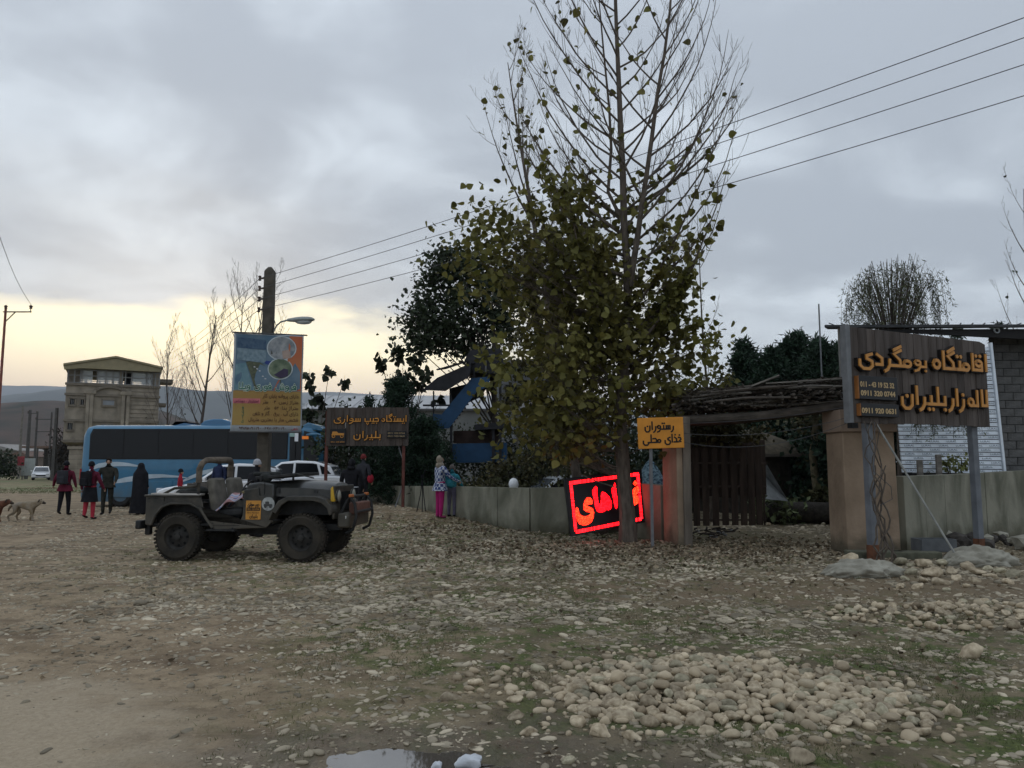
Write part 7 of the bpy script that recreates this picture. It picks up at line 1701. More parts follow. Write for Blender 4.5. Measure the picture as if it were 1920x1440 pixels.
dense_tree('broadleaf_tree', 'dense dark tree with rounded crown left of the poplars, beyond the blue stairs', 925, 29.5, [(905, 560, 72, 62, 0), (850, 560, 62, 55, .5), (830, 620, 52, 42, 0), (800, 590, 44, 38, .3), (860, 500, 48, 34, 0), (800, 640, 38, 24, 0), (960, 520, 60, 60, .5), (780, 600, 26, 22, 0), (890, 640, 60, 45, .6), (835, 480, 28, 18, 0), (815, 520, 26, 22, .2), (880, 500, 50, 45, .3), (780, 650, 24, 20, .1), (930, 600, 50, 60, .4)], lf_dark, .26, .20, 81, per=30, spread=.32, dens=1.9)
dense_tree('olive_tree', 'olive-leaved tree filling the middle behind the poplar trunks', 1040, 22.5, [(1040, 700, 75, 60, 0), (990, 760, 55, 60, 0), (1090, 740, 60, 60, .3), (1130, 790, 50, 40, 0), (1010, 640, 55, 45, .3), (1110, 680, 50, 50, 0)], lf_shrub, .16, .17, 82, per=24, spread=.27, dens=1.4)
dense_tree('backdrop_tree', 'dark tree behind the brushwood canopy left side', 1290, 26, [(1290, 760, 60, 50, 0), (1250, 720, 40, 50, 0), (1330, 740, 50, 40, 0), (1230, 790, 50, 50, 0)], lf_shrub, .14, .18, 83, per=24, dens=1.3)
def conifer(name, label, px, pytop, D, rbase, seed, m=lf_pine, n=5200, size=.20, z0f=.03):
    x0 = at(px, D, 0).x; z0 = gz(x0, D); h = CH+(872-pytop)*D/FPX-z0; t = thing(name, label, 'tree', (x0, D, z0)); r = np.random.default_rng(seed); mb = MB(); mb.tube([(0, 0, 0), (.03, 0, h*.5), (0, 0, h*.97)], [.05+.02*h, .05, .012], 7); pts = []
    for i in range(int(h*13)):
        z = h*(z0f+(.96-z0f)*r.uniform(0, 1)); f = 1-z/h; ln = rbase*(f**.75)*r.uniform(.65, 1.12)+.08; a = r.uniform(0, 6.28); up_ = r.uniform(.05, .5); e_ = (ln*math.cos(a), ln*math.sin(a), z+ln*up_); mb.tube([(0, 0, z), (e_[0]*.5, e_[1]*.5, z+ln*up_*.35), e_], [.02, .013, .004], 3, caps=False)
        k_ = int(n/(h*13)); s_ = r.uniform(.15, 1, k_)**.8; q = np.outer(s_, np.array(e_))+np.outer(1-s_, np.array([0, 0, z])); pts.append(q+r.normal(size=q.shape)*(.05+.09*rbase*.5))
    mb.build('trunk', bark_dk, t); Pp = np.concatenate(pts); V, F = leaf_cloud(Pp, size, .28, seed=seed, fold=.3, droop=-.25); o = link('foliage', np_mesh('foliage', V, F, m), t); o['kind'] = 'stuff'; return t
conifer('conifer', 'dark bushy conifer with pointed top left of the blue stairs', 752, 715, 27, 2.0, 91, n=15000, size=.17)
conifer('conifer', 'lower wide conifer between the station sign and the blue stairs', 800, 790, 25.8, 1.35, 92, n=8000, size=.16)
conifer('conifer', 'small conifer tip just left of the pointed dark conifer', 698, 742, 33, .9, 93, n=3500)
for i, (px_, py_, D, rb2, lb) in enumerate(((1400, 636, 33, 1.9, 'leftmost of the dark cypresses above the canopy'), (1446, 650, 31, 1.7, 'second dark cypress above the canopy from the left'), (1492, 622, 33, 2.1, 'tallest dark cypress above the middle of the canopy'), (1540, 634, 31, 1.9, 'dark cypress just left of the dark sheet roof'), (1575, 640, 34, 1.6, 'dark cypress partly behind the left end of the sheet roof'), (1880, 598, 42, 1.5, 'small conifer tip over the roof at right'), (1800, 603, 44, 1.2, 'tiny conifer tip over the roof beside the willow'))):
    conifer('cypress', lb, px_, py_, D, rb2, 100+i, n=16000 if i < 5 else 2500, size=.28)
mass('shrub', 'round dark shrub above the top edge of the station sign', 'shrub', (at(655, 29, 0).x, 29, 2.2), (1.2, 1.0, 1.45), 50, 22, .3, .20, lf_dark, 72)
mass('tree_belt', 'dark evergreen belt filling the gaps between the cypresses above the canopy', 'trees', (at(1480, 35, 0).x, 35, 3.0), (3.6, 1.5, 3.4), 330, 40, .35, .26, lf_pine, 73, trunk=False)
g_ = 'shrubs behind the concrete wall'
for i, (px_, D, z_, rad, lb, mm_) in enumerate(((700, 30, .9, (1.6, 1.2, 1.1), 'dark shrub behind the wall under the station sign', lf_dark), (770, 27.5, .8, (1.5, 1, .9), 'dark shrub behind the wall left of the checked shirt', lf_dark), (965, 24, .9, (1.3, 1.0, 1.0), 'brown-green shrub below the blue landing', lf_shrub), (1020, 23.5, 1.3, (1.3, 1.0, 1.3), 'tall shrub above the silver saloon', lf_shrub), (1110, 21.5, 1.3, (1.5, 1.0, 1.3), 'tall shrub behind the glowing sign', lf_shrub), (1190, 20.5, 1.4, (1.3, 1.0, 1.3), 'shrub behind the orange sign', lf_dark), (640, 31.5, .9, (1.1, 1, 1.2), 'shrub between the coach front and the station sign', lf_shrub), (900, 25.4, .45, (1.6, .6, .4), 'low weeds under the blue hut', lf_shrub), (890, 31, 1.4, (2.4, 1.0, 1.8), 'dark shrub mass behind the blue hut', lf_dark), (1010, 31, 1.9, (2.4, 1.0, 2.3), 'tall dark shrub against the white house', lf_dark), (1100, 27, 1.9, (2.2, 1.0, 2.3), 'tall dark shrub behind the leaning poplar', lf_dark), (950, 23.2, .5, (1.0, .5, .45), 'weeds on top of the bank behind the wall', lf_shrub))): mass('shrub', lb, 'shrub', (at(px_, D, 0).x, D, z_), rad, int(34*rad[0]*rad[2])+10, 22, .20, .13, mm_, 120+i, group=g_)

# ---- paulownia saplings: large drooping leaves, each a part
def bigleaf_tree(label, px, D, shoots, seed, lsize=.20):
    x0 = at(px, D, 0).x; z0 = gz(x0, D); t = thing('paulownia_sapling', label, 'tree', (x0, D, z0)); mb = MB(); r = np.random.default_rng(seed); me = np_mesh('leaf', HV*lsize, HFt, mat('leaf_broad_dark', (.030, .038, .018), .6, .2, 2, island=.3, trans=.2), False)
    for (a, b, n_, sp_) in shoots:
        p_ = P(a, b, D)-Vector((x0, D, z0)); mid = Vector((p_.x*.45, p_.y, p_.z*.62)); mb.tube([(0, 0, 0), mid, p_], [.035, .022, .010], 6); mb.tube([p_, p_+Vector((.01, 0, .22))], [.008, .003], 4)
        for i in range(int(n_*1.7)):
            f = r.uniform(0, 1); q = p_.lerp(mid, f*sp_); M_ = rand_rot(1, r, .75)[0]; s_ = r.uniform(.7, 1.35); q = q+Vector(r.normal(size=3)*.06)+Vector(M_[:, 1])*.06
            link('leaf', me, t, M=Matrix([list(M_[0]*s_)+[q.x], list(M_[1]*s_)+[q.y], list(M_[2]*s_)+[q.z], [0, 0, 0, 1]]))
    mb.build('trunk', bark, t, True)
bigleaf_tree('broad-leaved sapling right of the advertising banner', 596, 33.5, [(580, 700, 20, .35), (618, 692, 14, .12), (646, 712, 10, .10), (598, 738, 22, .35), (575, 765, 18, .3), (620, 770, 12, .3), (590, 790, 14, .3)], 5, .27)
bigleaf_tree('broad-leaved sapling with nodding shoots above the dark conifers', 765, 28.2, [(742, 648, 24, .22), (712, 668, 18, .22), (782, 668, 22, .2), (800, 690, 12, .2), (775, 700, 16, .3), (730, 712, 12, .2), (826, 745, 8, .1), (790, 715, 8, .15), (755, 690, 12, .3)], 6, .23)

# ---- weeping willow behind the large sign
def willow():
    D = 21.5; x0 = at(1680, D, 0).x; t = thing('weeping_willow', 'small weeping willow with hanging branches above the large wooden sign', 'tree', (x0, D, 0)); k = D/FPX; r = random.Random(4); mb = MB(); pts = []
    top = P(1685, 500, D).z; mb.tube([(0, 0, 0), (.1, 0, top*.5), (0, 0, top*.86)], [.15, .10, .05], 8)
    for i in range(120):
        u = r.uniform(-1, 1); a = r.uniform(0, 6.28); px_ = 1683+u*84; h = P(1685, 486+30*abs(u)**3+r.uniform(0, 26)**1.15, D).z; hx_ = at(px_, D, 0).x-x0; hy_ = r.uniform(-.8, .8)
        st = Vector((hx_*.25, hy_*.3, top*.72)); pk_ = Vector((hx_*.85, hy_, h)); ln = r.uniform(1.0, 2.5); dn = Vector((hx_*1.08, hy_*1.1, h-ln)); path = [st, st.lerp(pk_, .6)+Vector((0, 0, .15)), pk_, pk_.lerp(dn, .3)+Vector((hx_*.08, 0, .02)), pk_.lerp(dn, .65), dn]; mb.tube(path, [.012, .009, .006, .005, .004, .003], 3, caps=False)
        for _ in range(40): f = r.uniform(.2, 3.0); j_ = int(f) if f < 3 else 2; q = path[2+j_].lerp(path[3+j_], f-j_); pts.append((q.x+r.gauss(0, .035), q.y+r.gauss(0, .035), q.z+r.gauss(0, .03)))
    mb.build('trunk', bark, t); V, F = leaf_cloud(np.array(pts), .125, .2, seed=3, droop=1.1); o = link('foliage', np_mesh('foliage', V, F, lf_willow), t); o['kind'] = 'stuff'
    # low strands seen under the sign
    t2 = thing('hanging_willow_twigs', 'leafy hanging twigs showing below the large wooden sign', 'branches', (at(1780, 17.2, 0).x, 17.0, 0)); mb = MB(); pts = []
    for i in range(44):
        px_ = r.uniform(1694, 1838); a = P(px_, 772, 17.0)-Vector(t2.location); e_ = a+Vector((r.uniform(-.12, .12), r.uniform(-.2, .2), -r.uniform(.25, .68)*(1 if r.random() < .6 else .6))); mb.tube([a, a.lerp(e_, .5)+Vector((r.uniform(-.05, .05), 0, 0)), e_], [.006, .005, .002], 3, caps=False)
        for _ in range(15): f = r.random(); q = a.lerp(e_, f); pts.append((q.x+r.gauss(0, .035), q.y, q.z+r.gauss(0, .03)))
    mb.build('twig', bark_dk, t2); V, F = leaf_cloud(np.array(pts), .085, .26, seed=4, droop=.8); o = link('foliage', np_mesh('foliage', V, F, lf_willow), t2); o['kind'] = 'stuff'
willow()
m = MB(); q = P(1538, 640, 30); m.tube([(0, 0, 0), (0, 0, P(1536, 570, 30).z)], .03, 6); o = m.build('antenna_mast', post_gr); o.location = (q.x, 30, 0); tag(o, 'thin metal mast rising left of the dark sheet roof', 'mast')

# ================================================================ BLUE HUT WITH STAIRS, WHITE HOUSE, FAR HALL
bl = mat('blue_metal', (.012, .055, .125), .5, .15, 3); dkm = mat('dark_sheet', (.020, .020, .023), .7, .3, 4); DB = 27.5
hut = thing('blue_stair_hut', 'raised hut with blue metal staircase and dark awning roofs behind the wall', 'hut', (P(880, 880, DB).x, DB, gz(P(880, 880, DB).x, DB)))
def hp(px_, py_, dy=0): return P(px_, py_, DB+dy)-Vector(hut.location)
def hquad(pts, th, m, name, dy=0, dy2=None):
    mb = MB(); a = [hp(x_, y_, dy) for x_, y_ in pts]; b = [hp(x_, y_, dy)+Vector((0, th, 0)) for x_, y_ in pts]; n = len(a); mb.add(a+b, [tuple(range(n)), tuple(range(2*n-1, n-1, -1))]+[(i, i+n, (i+1) % n+n, (i+1) % n) for i in range(n)]); return mb.build(name, m, hut)
hquad([(812, 776), (828, 777), (884, 709), (918, 706), (918, 722), (893, 735), (842, 803), (812, 804)], .08, bl, 'stair_side')
hquad([(812, 776), (828, 777), (884, 709), (918, 706), (918, 722), (893, 735), (842, 803), (812, 804)], .08, bl, 'stair_side', 1.1)
for i in range(11):
    f = i/10; q = hp(836+52*f, 795-68*f); m = MB(); m.box((q.x, .62, q.z), (.32, 1.02, .04)); m.build('stair_tread', dkm, hut)
for px_, y0_, y1_, w_ in ((813, 733, 885, .05), (845, 728, 800, .08), (846, 800, 888, .09), (938, 700, 890, .10), (889, 690, 712, .06), (925, 805, 890, .10)):
    a, b = hp(px_, y0_, .1), hp(px_, y1_, .1); m = MB(); m.bar(b, a, w_); m.build('post', dkm, hut)
m = MB(); m.bar(hp(793, 760), hp(844, 760), .06); m.bar(hp(812, 700), hp(812, 700)+Vector((0, 0, .1)), .02); m.build('beam', dkm, hut)
def slabp(pts_front, depth, rise, name, m):
    mb = MB(); a = [hp(x_, y_) for x_, y_ in pts_front]; b = [p_+Vector((0, depth, rise)) for p_ in a]; mb.add(a+b, [(0, 1, 3, 2)]); o = mb.build(name, m, hut); s_ = o.modifiers.new('s', 'SOLIDIFY'); s_.thickness = .06; return o
hquad([(792, 731), (835, 733), (880, 706), (884, 680), (820, 688 + 20), ], .05, dkm, 'awning_front', -.3)
mb = MB(); a = [hp(792, 731, -.3), hp(884, 679, -.3), hp(905, 676, 1.8), hp(815, 726, 1.8)]; mb.add(a, [(0, 1, 2, 3)]); o = mb.build('awning_roof', dkm, hut); s_ = o.modifiers.new('s', 'SOLIDIFY'); s_.thickness = .05
mb = MB(); a = [hp(818, 692, 0), hp(876, 676, 0), hp(890, 672, 2), hp(835, 690, 2)]; mb.add(a, [(0, 1, 2, 3)]); o = mb.build('upper_awning', dkm, hut); s_ = o.modifiers.new('s', 'SOLIDIFY'); s_.thickness = .05
hquad([(844, 728), (905, 712), (918, 720), (900, 745), (862, 762), (844, 760)], .06, dkm, 'shade_panel', .9)
hquad([(874, 668), (882, 656), (938, 652), (944, 668), (944, 700), (876, 699)], 1.8, dkm, 'upper_cabin', .2)
m = MB(); m.bar(hp(911, 665), hp(911, 702), .05); m.bar(hp(911, 665), hp(926, 665), .05); m.build('door_frame', mat('frame_grey', (.12, .12, .12), .7), hut)
hquad([(846, 832), (950, 830), (950, 866), (846, 868)], 2.0, bl, 'lower_wall', .2); hquad([(850, 808), (940, 806), (940, 831), (850, 831)], .08, mat('rust_brown_panel', (.035, .022, .018), .9, .3, 5), 'upper_panel', .5)
hquad([(890, 796), (958, 790), (958, 803), (890, 806)], 1.8, dkm, 'landing')
for i in range(9): hquad([(866+i*2.6, 712-i*.9), (868+i*2.6, 711-i*.9), (867.3+i*2.6, 716-i*.9)], .05, dkm, 'fringe', .2)
# white house behind the trees
wh = thing('white_house', 'white rendered house with grey tin awnings seen between the leaves', 'house', (P(985, 740, 34).x, 34, 0)); whm = mat('white_render', (.30, .31, .33), .85, .25, 2)
zz = P(985, 684, 34).z; m = MB(); m.box((.4, 3, zz/2), (3.4, 5, zz)); m.build('wall', whm, wh)
m = MB(); m.box((.4, 2.6, zz+.08), (4.0, 6.4, .14)); m.build('roof', tin, wh)
for i in range(2):
    m = MB(); m.box((-.5+i*1.6, .46, zz-1.3), (.9, .1, 1.0)); f_ = m.build('window', mat('window_frame_grey', (.22, .22, .22)), wh); m = MB(); m.box((-.5+i*1.6, .40, zz-1.3), (.78, .04, .88)); m.build('pane', blk_gl, f_)
mb = MB(); aw = [P(970, 770, 30), P(1062, 748, 30), P(1070, 728, 32), P(985, 745, 32)]; aw = [p_-Vector(wh.location) for p_ in aw]; mb.add(aw, [(0, 1, 2, 3)]); o = mb.build('awning', tin, wh); s_ = o.modifiers.new('s', 'SOLIDIFY'); s_.thickness = .05
for p_ in (aw[0], aw[1]): m = MB(); m.bar((p_.x, p_.y+.1, p_.z), (p_.x, p_.y+.1, 0), .08); m.build('awning_post', conc, wh)
hall = thing('greenhouse_hall', 'long low hall with pale sheet roof far beyond the station sign', 'hall', (at(770, 62, 0).x, 62, 0)); zt2 = P(770, 741, 62).z; zb2 = P(770, 767, 62).z
palr = mat('pale_roof_sheet', (.42, .42, .42), .6, .06, 1)
m = MB(); m.add([(-9, 0, zb2), (10.5, 0, zb2), (10.5, 7, zt2+.6), (-9, 7, zt2+.6)], [(0, 1, 2, 3)]); o = m.build('roof', palr, hall); s_ = o.modifiers.new('s', 'SOLIDIFY'); s_.thickness = .1
m = MB(); m.box((.75, .35, (zb2-.1)/2), (19.3, .1, zb2-.1)); m.build('wall', mat('hall_wall', (.13, .135, .13), .8, .1, 1), hall)
for i in range(20): m = MB(); m.bar((-8.9+i*1.02, -.02, zb2+.07), (-8.9+i*1.02, 6.9, zt2+.66), .05); m.build('roof_seam', palr, hall)
m = MB(); m.box((.75, -.05, zb2-.05), (19.6, .12, .16)); m.build('gutter', st_dk, hall)
bw_ = thing('garden_hoarding', 'low pale torn hoarding behind the wall under the station sign', 'hoarding', (P(655, 870, 32).x, 32, gz(-6.7, 32)))
for i in range(5): m = MB(); m.box((-1.3+i*.62, .02*(i % 2), 1.0+.08*(i % 3)), (.58, .03, .9)); m.build('board', mat('hoarding_pale', (.20, .20, .19), .8, .35, 5), bw_)
m = MB(); m.box((0, .1, .35), (3.4, .08, .7)); m.build('base', mat('hoarding_brown', (.07, .06, .045), .9, .4, 3), bw_)
m = MB(); m.ell((0, 0, .10), (.14, .12, .17), 14, 8); o = m.build('white_hood', white_p, None, True); o.location = (P(963, 900, 21.4).x, 21.4, .98); tag(o, 'rounded white bundle peeping over the wall left of the silver saloon', 'bundle')
m = MB(); m.bar((0, 0, -1), (0, 0, .02), .06); m.build('stand', post_gr, o)

# ================================================================ GARDEN BEHIND THE GATE
th = thing('thatched_hut', 'low hut with rounded dull thatch roof seen through the gateway', 'hut', (P(1400, 850, 27).x, 27.5, 0)); tm = mat('thatch', (.085, .070, .048), .95, .3, 6, .8, 30)
zt3 = P(1400, 806, 27).z; ze = P(1400, 852, 27).z; m = MB(); m.lathe([(2.1, ze), (2.0, ze+.14), (1.55, ze+(zt3-ze)*.55), (.9, zt3-.12), (.4, zt3), (.001, zt3+.02)], 24, Matrix.Diagonal((1, .9, 1, 1))); m.build('thatch_roof', tm, th, True)
m = MB(); m.lathe([(1.6, 0), (1.6, ze)], 18); m.build('wall', mat('mud_wall_dark', (.05, .042, .033), .95, .3), th)
m = MB(); m.bar((-2.3, -1.9, ze-.05), (2.4, -1.9, ze-.05), .09); m.bar((-2.1, -1.9, 0), (-2.1, -1.9, ze), .1); m.bar((2.3, -1.9, 0), (2.3, -1.9, ze), .1); m.build('beam', timb, th)
dk2 = lf_pine
for i, (px_, D, z_, rad, lb, mm_) in enumerate(((1480, 30, 2.2, (2.2, 1.5, 2.4), 'dark evergreen mass behind the thatched hut', lf_pine), (1560, 26, 1.9, (1.7, 1.2, 2.2), 'dark evergreen beside the wide tan pillar', lf_pine), (1330, 29, 2.0, (2.4, 1.4, 2.4), 'dark shrubbery behind the wooden gate', lf_pine), (1420, 33, 2.6, (3.2, 1.5, 2.8), 'deep green hedge at the back of the garden', lf_pine), (1545, 22, .6, (.7, .5, .55), 'yellowish low bush beside the garden log', lf_shrub), (1448, 21.5, .35, (.7, .5, .4), 'pale-edged low plants right of the gate end', mat('leaf_light', (.10, .12, .055), .8, .3, 4, island=.4)), (1640, 24, 2.0, (2.2, 1.2, 2.4), 'dark shrubs between the pillar and the block building', lf_pine), (1240, 24, 1.5, (1.8, 1.2, 1.8), 'dark shrubs behind the slim pillar', lf_pine), (1545, 28, 2.6, (1.6, 1.2, 1.2), 'leafy branch hanging in the gateway shade', lf_shrub), (1860, 27, 1.8, (2.5, 1.2, 2.2), 'dark shrubs behind the block building', lf_pine))):
    mass('garden_shrub', lb, 'shrub', (at(px_, D, 0).x, D, z_), rad, int(26*rad[0]*rad[2])+10, 26, .26, .20, mm_, 150+i)
lg = MB(); lg.tube([(-1.3, 0, .30), (-.4, .03, .31), (.5, -.02, .30), (1.25, .02, .31)], [.27, .29, .28, .26], 16); la = thing('garden_log', 'long dark log lying in the garden beyond the gateway', 'log', (P(1535, 960, 21).x, 21.4, 0)); lg.build('trunk', mat('log_bark', (.04, .034, .028), .95, .4, 8, .8, 30), la, True)
m = MB(); m.lathe([(.25, 0), (.25, .03), (.001, .035)], 16, T(-1.31, 0, .30) @ rotm('Y', R(-90))); m.build('cut_end', mat('log_cut', (.12, .10, .08), .9, .2, 8), la)
nt_ = thing('netting_sheet', 'pale netting stretched slanting beyond the end of the wooden gate', 'netting', (P(1445, 930, 21).x, 21.2, 0)); m = MB(); a = P(1438, 872, 21)-nt_.location; b = P(1478, 940, 21)-nt_.location; c = P(1432, 936, 20.6)-nt_.location; d = P(1424, 880, 21.6)-nt_.location
m.add([a, b, c, d], [(0, 1, 2, 3)]); o = m.build('sheet', mat('netting_pale', (.20, .21, .21), .9, .2, 5), nt_); s_ = o.modifiers.new('s', 'SOLIDIFY'); s_.thickness = .02
tk = thing('garden_tree', 'pale-barked crooked tree trunk in the garden right of the gateway', 'tree', (at(1523, 24.5, 0).x, 24.5, 0)); m = MB(); m.tube([(.1, 0, 0), (.02, 0, .5), (.0, .05, 1.1), (-.08, 0, 1.9), (.05, 0, 2.8), (.1, 0, 3.6)], [.20, .13, .12, .11, .10, .08], 9); m.build('trunk', mat('bark_mossy', (.12, .10, .06), .95, .4, 5, .6, 18), tk, True)
Pp, _ = clumps((0, 0, 3.3), (1.0, .8, .7), 30, 18, .2, 77); V, F = leaf_cloud(Pp, .15, .7, seed=8); o = link('foliage', np_mesh('foliage', V, F, lf_shrub), tk); o['kind'] = 'stuff'
gr = 'white stones by the garden path'
for i_, (px_, py_, r_) in enumerate(sorted(((1462, 968, .28), (1480, 975, .16), (1500, 968, .20), (1447, 972, .14), (1522, 975, .12), (1440, 985, .1), (1545, 985, .09), (1580, 975, .16)))):
    p_ = G(px_, py_); put_stone(p_.x, p_.y, r_*.3, r_, '%s pale stone from the left along the garden path beyond the gateway' % _ord[i_], gr)
m = MB()
ph = thing('charred_pile', 'small heap of charred sticks and plastic beside the slim pillar', 'debris', G(1330, 1008)); rr = random.Random(6)
for i in range(40):
    a = Vector((rr.uniform(-.5, .5), rr.uniform(-.2, .3), rr.uniform(.02, .18))); b = a+Vector((rr.uniform(-.25, .25), rr.uniform(-.2, .2), rr.uniform(-.05, .08))); m = MB(); m.tube([a, b], rr.uniform(.01, .028), 5); m.build('stick', bark_dk if i % 4 else mat('ash_pale', (.28, .28, .28), .9), ph)
tp_ = thing('timber_bracket', 'dark timber stub and brown blocks behind the lit sign foot', 'timber', G(1150, 1003))
for i in range(7): m = MB(); m.box((rr.uniform(-.35, .35), rr.uniform(-.05, .1), .08+rr.uniform(0, .1)), (.22, .16, .13), rot=Matrix.Rotation(rr.uniform(-.5, .5), 3, 'Y')); m.build('block', mat('brown_block', (.08, .055, .045), .9, .3, 8), tp_, bevel=.01)
# ================================================================ LOOSE PEBBLES, LEAVES, GRASS (uncountable)
def dens(x, y):
    """how thickly pebbles lie"""
    n = fbm(x*.9, y*.9, 4, 31); n2 = fbm(x*2.7, y*2.7, 3, 44)
    base = .32+.30*S01((n-.42)/.2)
    right = S01((x+2.4+(n-.5)*4)/2.2); d = base*(1-right)+right*(.20+.75*S01((n2-.38)/.22))
    band = S01(1.2-np.hypot((x-.5)/7.0, (y-14)/5.2)+(n-.5)*.6); d = np.maximum(d, band*.95*(x > -7))
    patch = S01(1.25-np.hypot((x+1.75)/1.25, (y-9.6)/1.9)+(n2-.5)*.8); d = np.maximum(d, patch*1.25)
    trk = S01(1.3-np.hypot((x-4.2)/5.0, (y-10.2)/1.15)+(n-.5)*.9); d = d*(1-.72*trk)
    comp = S01(1.45-np.hypot((x+3.6)/2.0, (y-4.3)/1.9)+(n2-.5)*.7); d = d*(1-.97*comp)
    for a, b, c, e in PUD: d = d*(1-S01(1.9-np.hypot((x-a)/c, (y-b)/e)))
    left = S01((-x-4.5)/3)*S01((y-9)/3); d = d*(1-.35*left)
    gate = S01(1.4-np.hypot((x-5.6)/1.6, (y-17.6)/2.3)); d = d*(1-.85*gate)
    return d
peb = mat('pebble', (.44, .375, .275), .85, spec=.25, col2=(.17, .14, .095), vs=1.2, bump=.2, bs=40, island=.42)
def pebbles(n, x0, x1, y0, y1, rlo, rhi, geo, seed, flat=.34, pw=2.6, name='pebbles'):
    r = np.random.default_rng(seed); X_ = r.uniform(x0, x1, n*6); Y_ = r.uniform(y0, y1, n*6); vis = np.abs(X_) < Y_*.70+1.2; k = vis & (r.uniform(0, 1.1, n*6) < dens(X_, Y_)); X_, Y_ = X_[k][:n], Y_[k][:n]; m_ = len(X_)
    s_ = rlo+(rhi-rlo)*r.uniform(0, 1, m_)**pw; V0, F0 = geo; bases = [lumpy(V0, seed*10+i, .2, 1.0) for i in range(5)]; bi = r.integers(0, 5, m_); B = np.stack(bases)[bi]
    a = r.uniform(0, 6.28, m_); sc3 = np.stack([s_, s_*r.uniform(.55, .95, m_), s_*flat*r.uniform(.6, 1.4, m_)], -1); V = B*sc3[:, None]; c, s = np.cos(a)[:, None], np.sin(a)[:, None]; tx = r.normal(0, .15, m_)[:, None]
    x_, y_, z_ = V[..., 0]*c-V[..., 1]*s, V[..., 0]*s+V[..., 1]*c, V[..., 2]; z_ = z_+x_*tx
    gz0 = ground_np(X_, Y_); V = np.stack([x_+X_[:, None], y_+Y_[:, None], z_+(gz0+sc3[:, 2]*.0)[:, None]], -1); F = (np.arange(m_)[:, None, None]*len(V0)+F0[None]).reshape(-1, 3)
    o = link(name, np_mesh(name, V.reshape(-1, 3), F, peb, True)); o['kind'] = 'stuff'; return o
pebbles(8000, -5, 6.5, 3.6, 9.5, .014, .062, I2, 1)
pebbles(16000, -6, 8, 3.4, 10, .006, .022, I1, 2, pw=1.4, name='fine_gravel')
pebbles(23000, -10, 11, 8.5, 20, .018, .075, I1, 3, pw=1.6)
pebbles(2600, -5, 9, 7.5, 19, .05, .115, I2, 8, pw=2.4, flat=.26)
pebbles(12000, -10, 12, 7.5, 19, .008, .03, I1, 5, pw=1.3, name='fine_gravel')
pebbles(15000, -16, 9, 18, 36, .03, .10, I1, 4, pw=1.6)
# the smaller stones of the heaps
def stuff_stones(lst, name, seed):
    r = np.random.default_rng(seed); Vs = []; Fs = []; o_ = 0; bases = [lumpy(I2[0], 400+i, .22, .62) for i in range(10)]
    for x_, y_, q, h in lst:
        B = bases[r.integers(0, 10)]*q*1.1; a = r.uniform(0, 6.28); Rm = np.array(Matrix.Rotation(a, 3, 'Z') @ Matrix.Rotation(r.normal(0, .3), 3, 'X')); Vs.append(B @ Rm.T+np.array([x_, y_, GS(x_, y_)+h+q*.25])); Fs.append(I2[1]+o_); o_ += len(B)
    o = link(name, np_mesh(name, np.concatenate(Vs), np.concatenate(Fs), stone_m, True)); o['kind'] = 'stuff'
stuff_stones(rest2, 'small_heap_stones', 3)
# fallen leaves
r = np.random.default_rng(15)
def litter(n, cx, cy, sx_, sy_, size, seed, m=lf_brown, name='fallen_leaves', lift=.012):
    r = np.random.default_rng(seed); X_ = r.normal(cx, sx_, n); Y_ = r.normal(cy, sy_, n); k = Y_ > 3.6; X_, Y_ = X_[k], Y_[k]; Z_ = ground_np(X_, Y_)+lift+r.uniform(0, .015, len(X_)); V, F = leaf_cloud(np.stack([X_, Y_, Z_], -1), size, .8, flat=.88, seed=seed, fold=.5); o = link(name, np_mesh(name, V, F, m), None); o['kind'] = 'stuff'
litter(3600, 2.9, 15.0, 2.4, 1.3, .085, 16); litter(1100, 2.8, 10.5, 2.6, 2.6, .055, 17); litter(900, -.6, 19.5, 1.4, 1.2, .09, 18); litter(90, 1.4, 5.7, 1.0, .7, .05, 19)
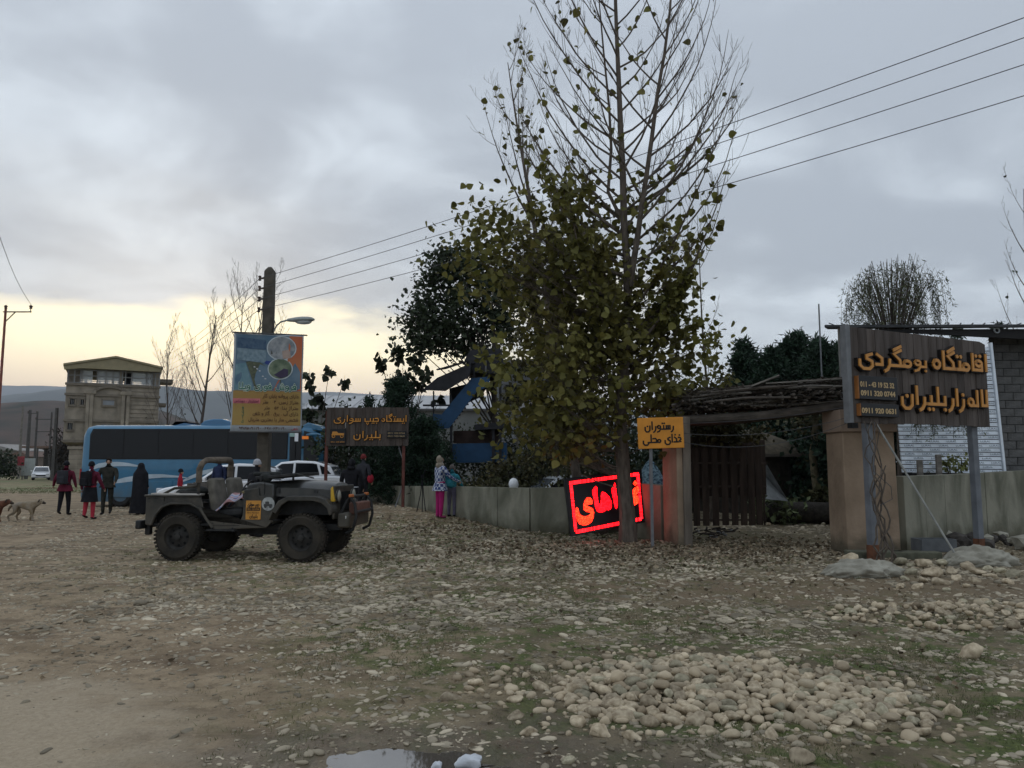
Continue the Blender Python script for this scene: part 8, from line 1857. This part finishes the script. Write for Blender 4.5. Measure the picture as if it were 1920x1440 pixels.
# thin grass tufts over the mossy ground
def tufts(n, per, x0, x1, y0, y1, h, seed, cond):
    r = np.random.default_rng(seed); X_ = r.uniform(x0, x1, n); Y_ = r.uniform(y0, y1, n); k = (np.abs(X_) < Y_*.70+1) & (r.uniform(0, 1, n) < cond(X_, Y_)); X_, Y_ = X_[k], Y_[k]; X_ = np.repeat(X_, per)+r.normal(0, .03, len(X_)*per); Y_ = np.repeat(Y_, per)+r.normal(0, .03, len(Y_)*per); m_ = len(X_); Z_ = ground_np(X_, Y_)
    a = r.uniform(0, 6.28, m_); w = h*.09; hh = h*r.uniform(.4, 1.2, m_); dx, dy = np.cos(a)*w, np.sin(a)*w; lx, ly_ = r.normal(0, .5, m_)*hh, r.normal(0, .5, m_)*hh
    V = np.stack([np.stack([X_-dx, Y_-dy, Z_-.005], -1), np.stack([X_+dx, Y_+dy, Z_-.005], -1), np.stack([X_+lx, Y_+ly_, Z_+hh], -1)], 1).reshape(-1, 3); F = np.arange(m_*3).reshape(-1, 3); o = link('grass', np_mesh('grass', V, F, grass_m), None); o['kind'] = 'stuff'
mossd = lambda x, y: S01((fbm(x*1.3+4, y*1.3, 4, 71)-.46)/.12)*np.maximum(S01(1.5-np.hypot((x-3.6)/4.2, (y-5.0)/3.4)), np.maximum(S01(1.4-np.hypot((x+.1)/2.0, (y-8.2)/2.6)), .7*S01(1.4-np.hypot((x+1)/6, (y-16)/6))))
tufts(30000, 7, -5, 8, 3.4, 11, .026, 21, mossd); tufts(14000, 6, -8, 9, 11, 24, .05, 22, mossd)
tufts(9000, 6, -36, -12, 44, 66, .07, 23, lambda x, y: S01((fbm(x*.3, y*.3, 3, 8)-.4)/.15)*S01((-x-14)/6))
# crumpled white bag by the puddle
c_ = G(882, 1436); V = lumpy(I3[0], 555, .7, .7); V = V*(1+.35*(fbm(V[:, 0]*5+9, V[:, 1]*5+V[:, 2]*4+9, 3, 5)-.5)[:, None])*.062; o = link('plastic_bag', np_mesh('plastic_bag', V, I3[1], mat('plastic_white', (.55, .57, .60), .4, .08, 8, .5, 30), False)); o.location = (c_.x, c_.y, .02); o.scale = (1.15, .8, .75); tag(o, 'crumpled white plastic bag at the bottom edge beside the puddle', 'bag')
c_ = G(820, 1436); o = link('plastic_scrap', np_mesh('plastic_scrap', V*.45, I3[1], mat('plastic_white', (.55, .57, .60)), False)); o.location = (c_.x, c_.y, .0); tag(o, 'small white plastic scrap left of the crumpled bag', 'litter')
# extra heavy leaf pieces: a yellow fallen leaf
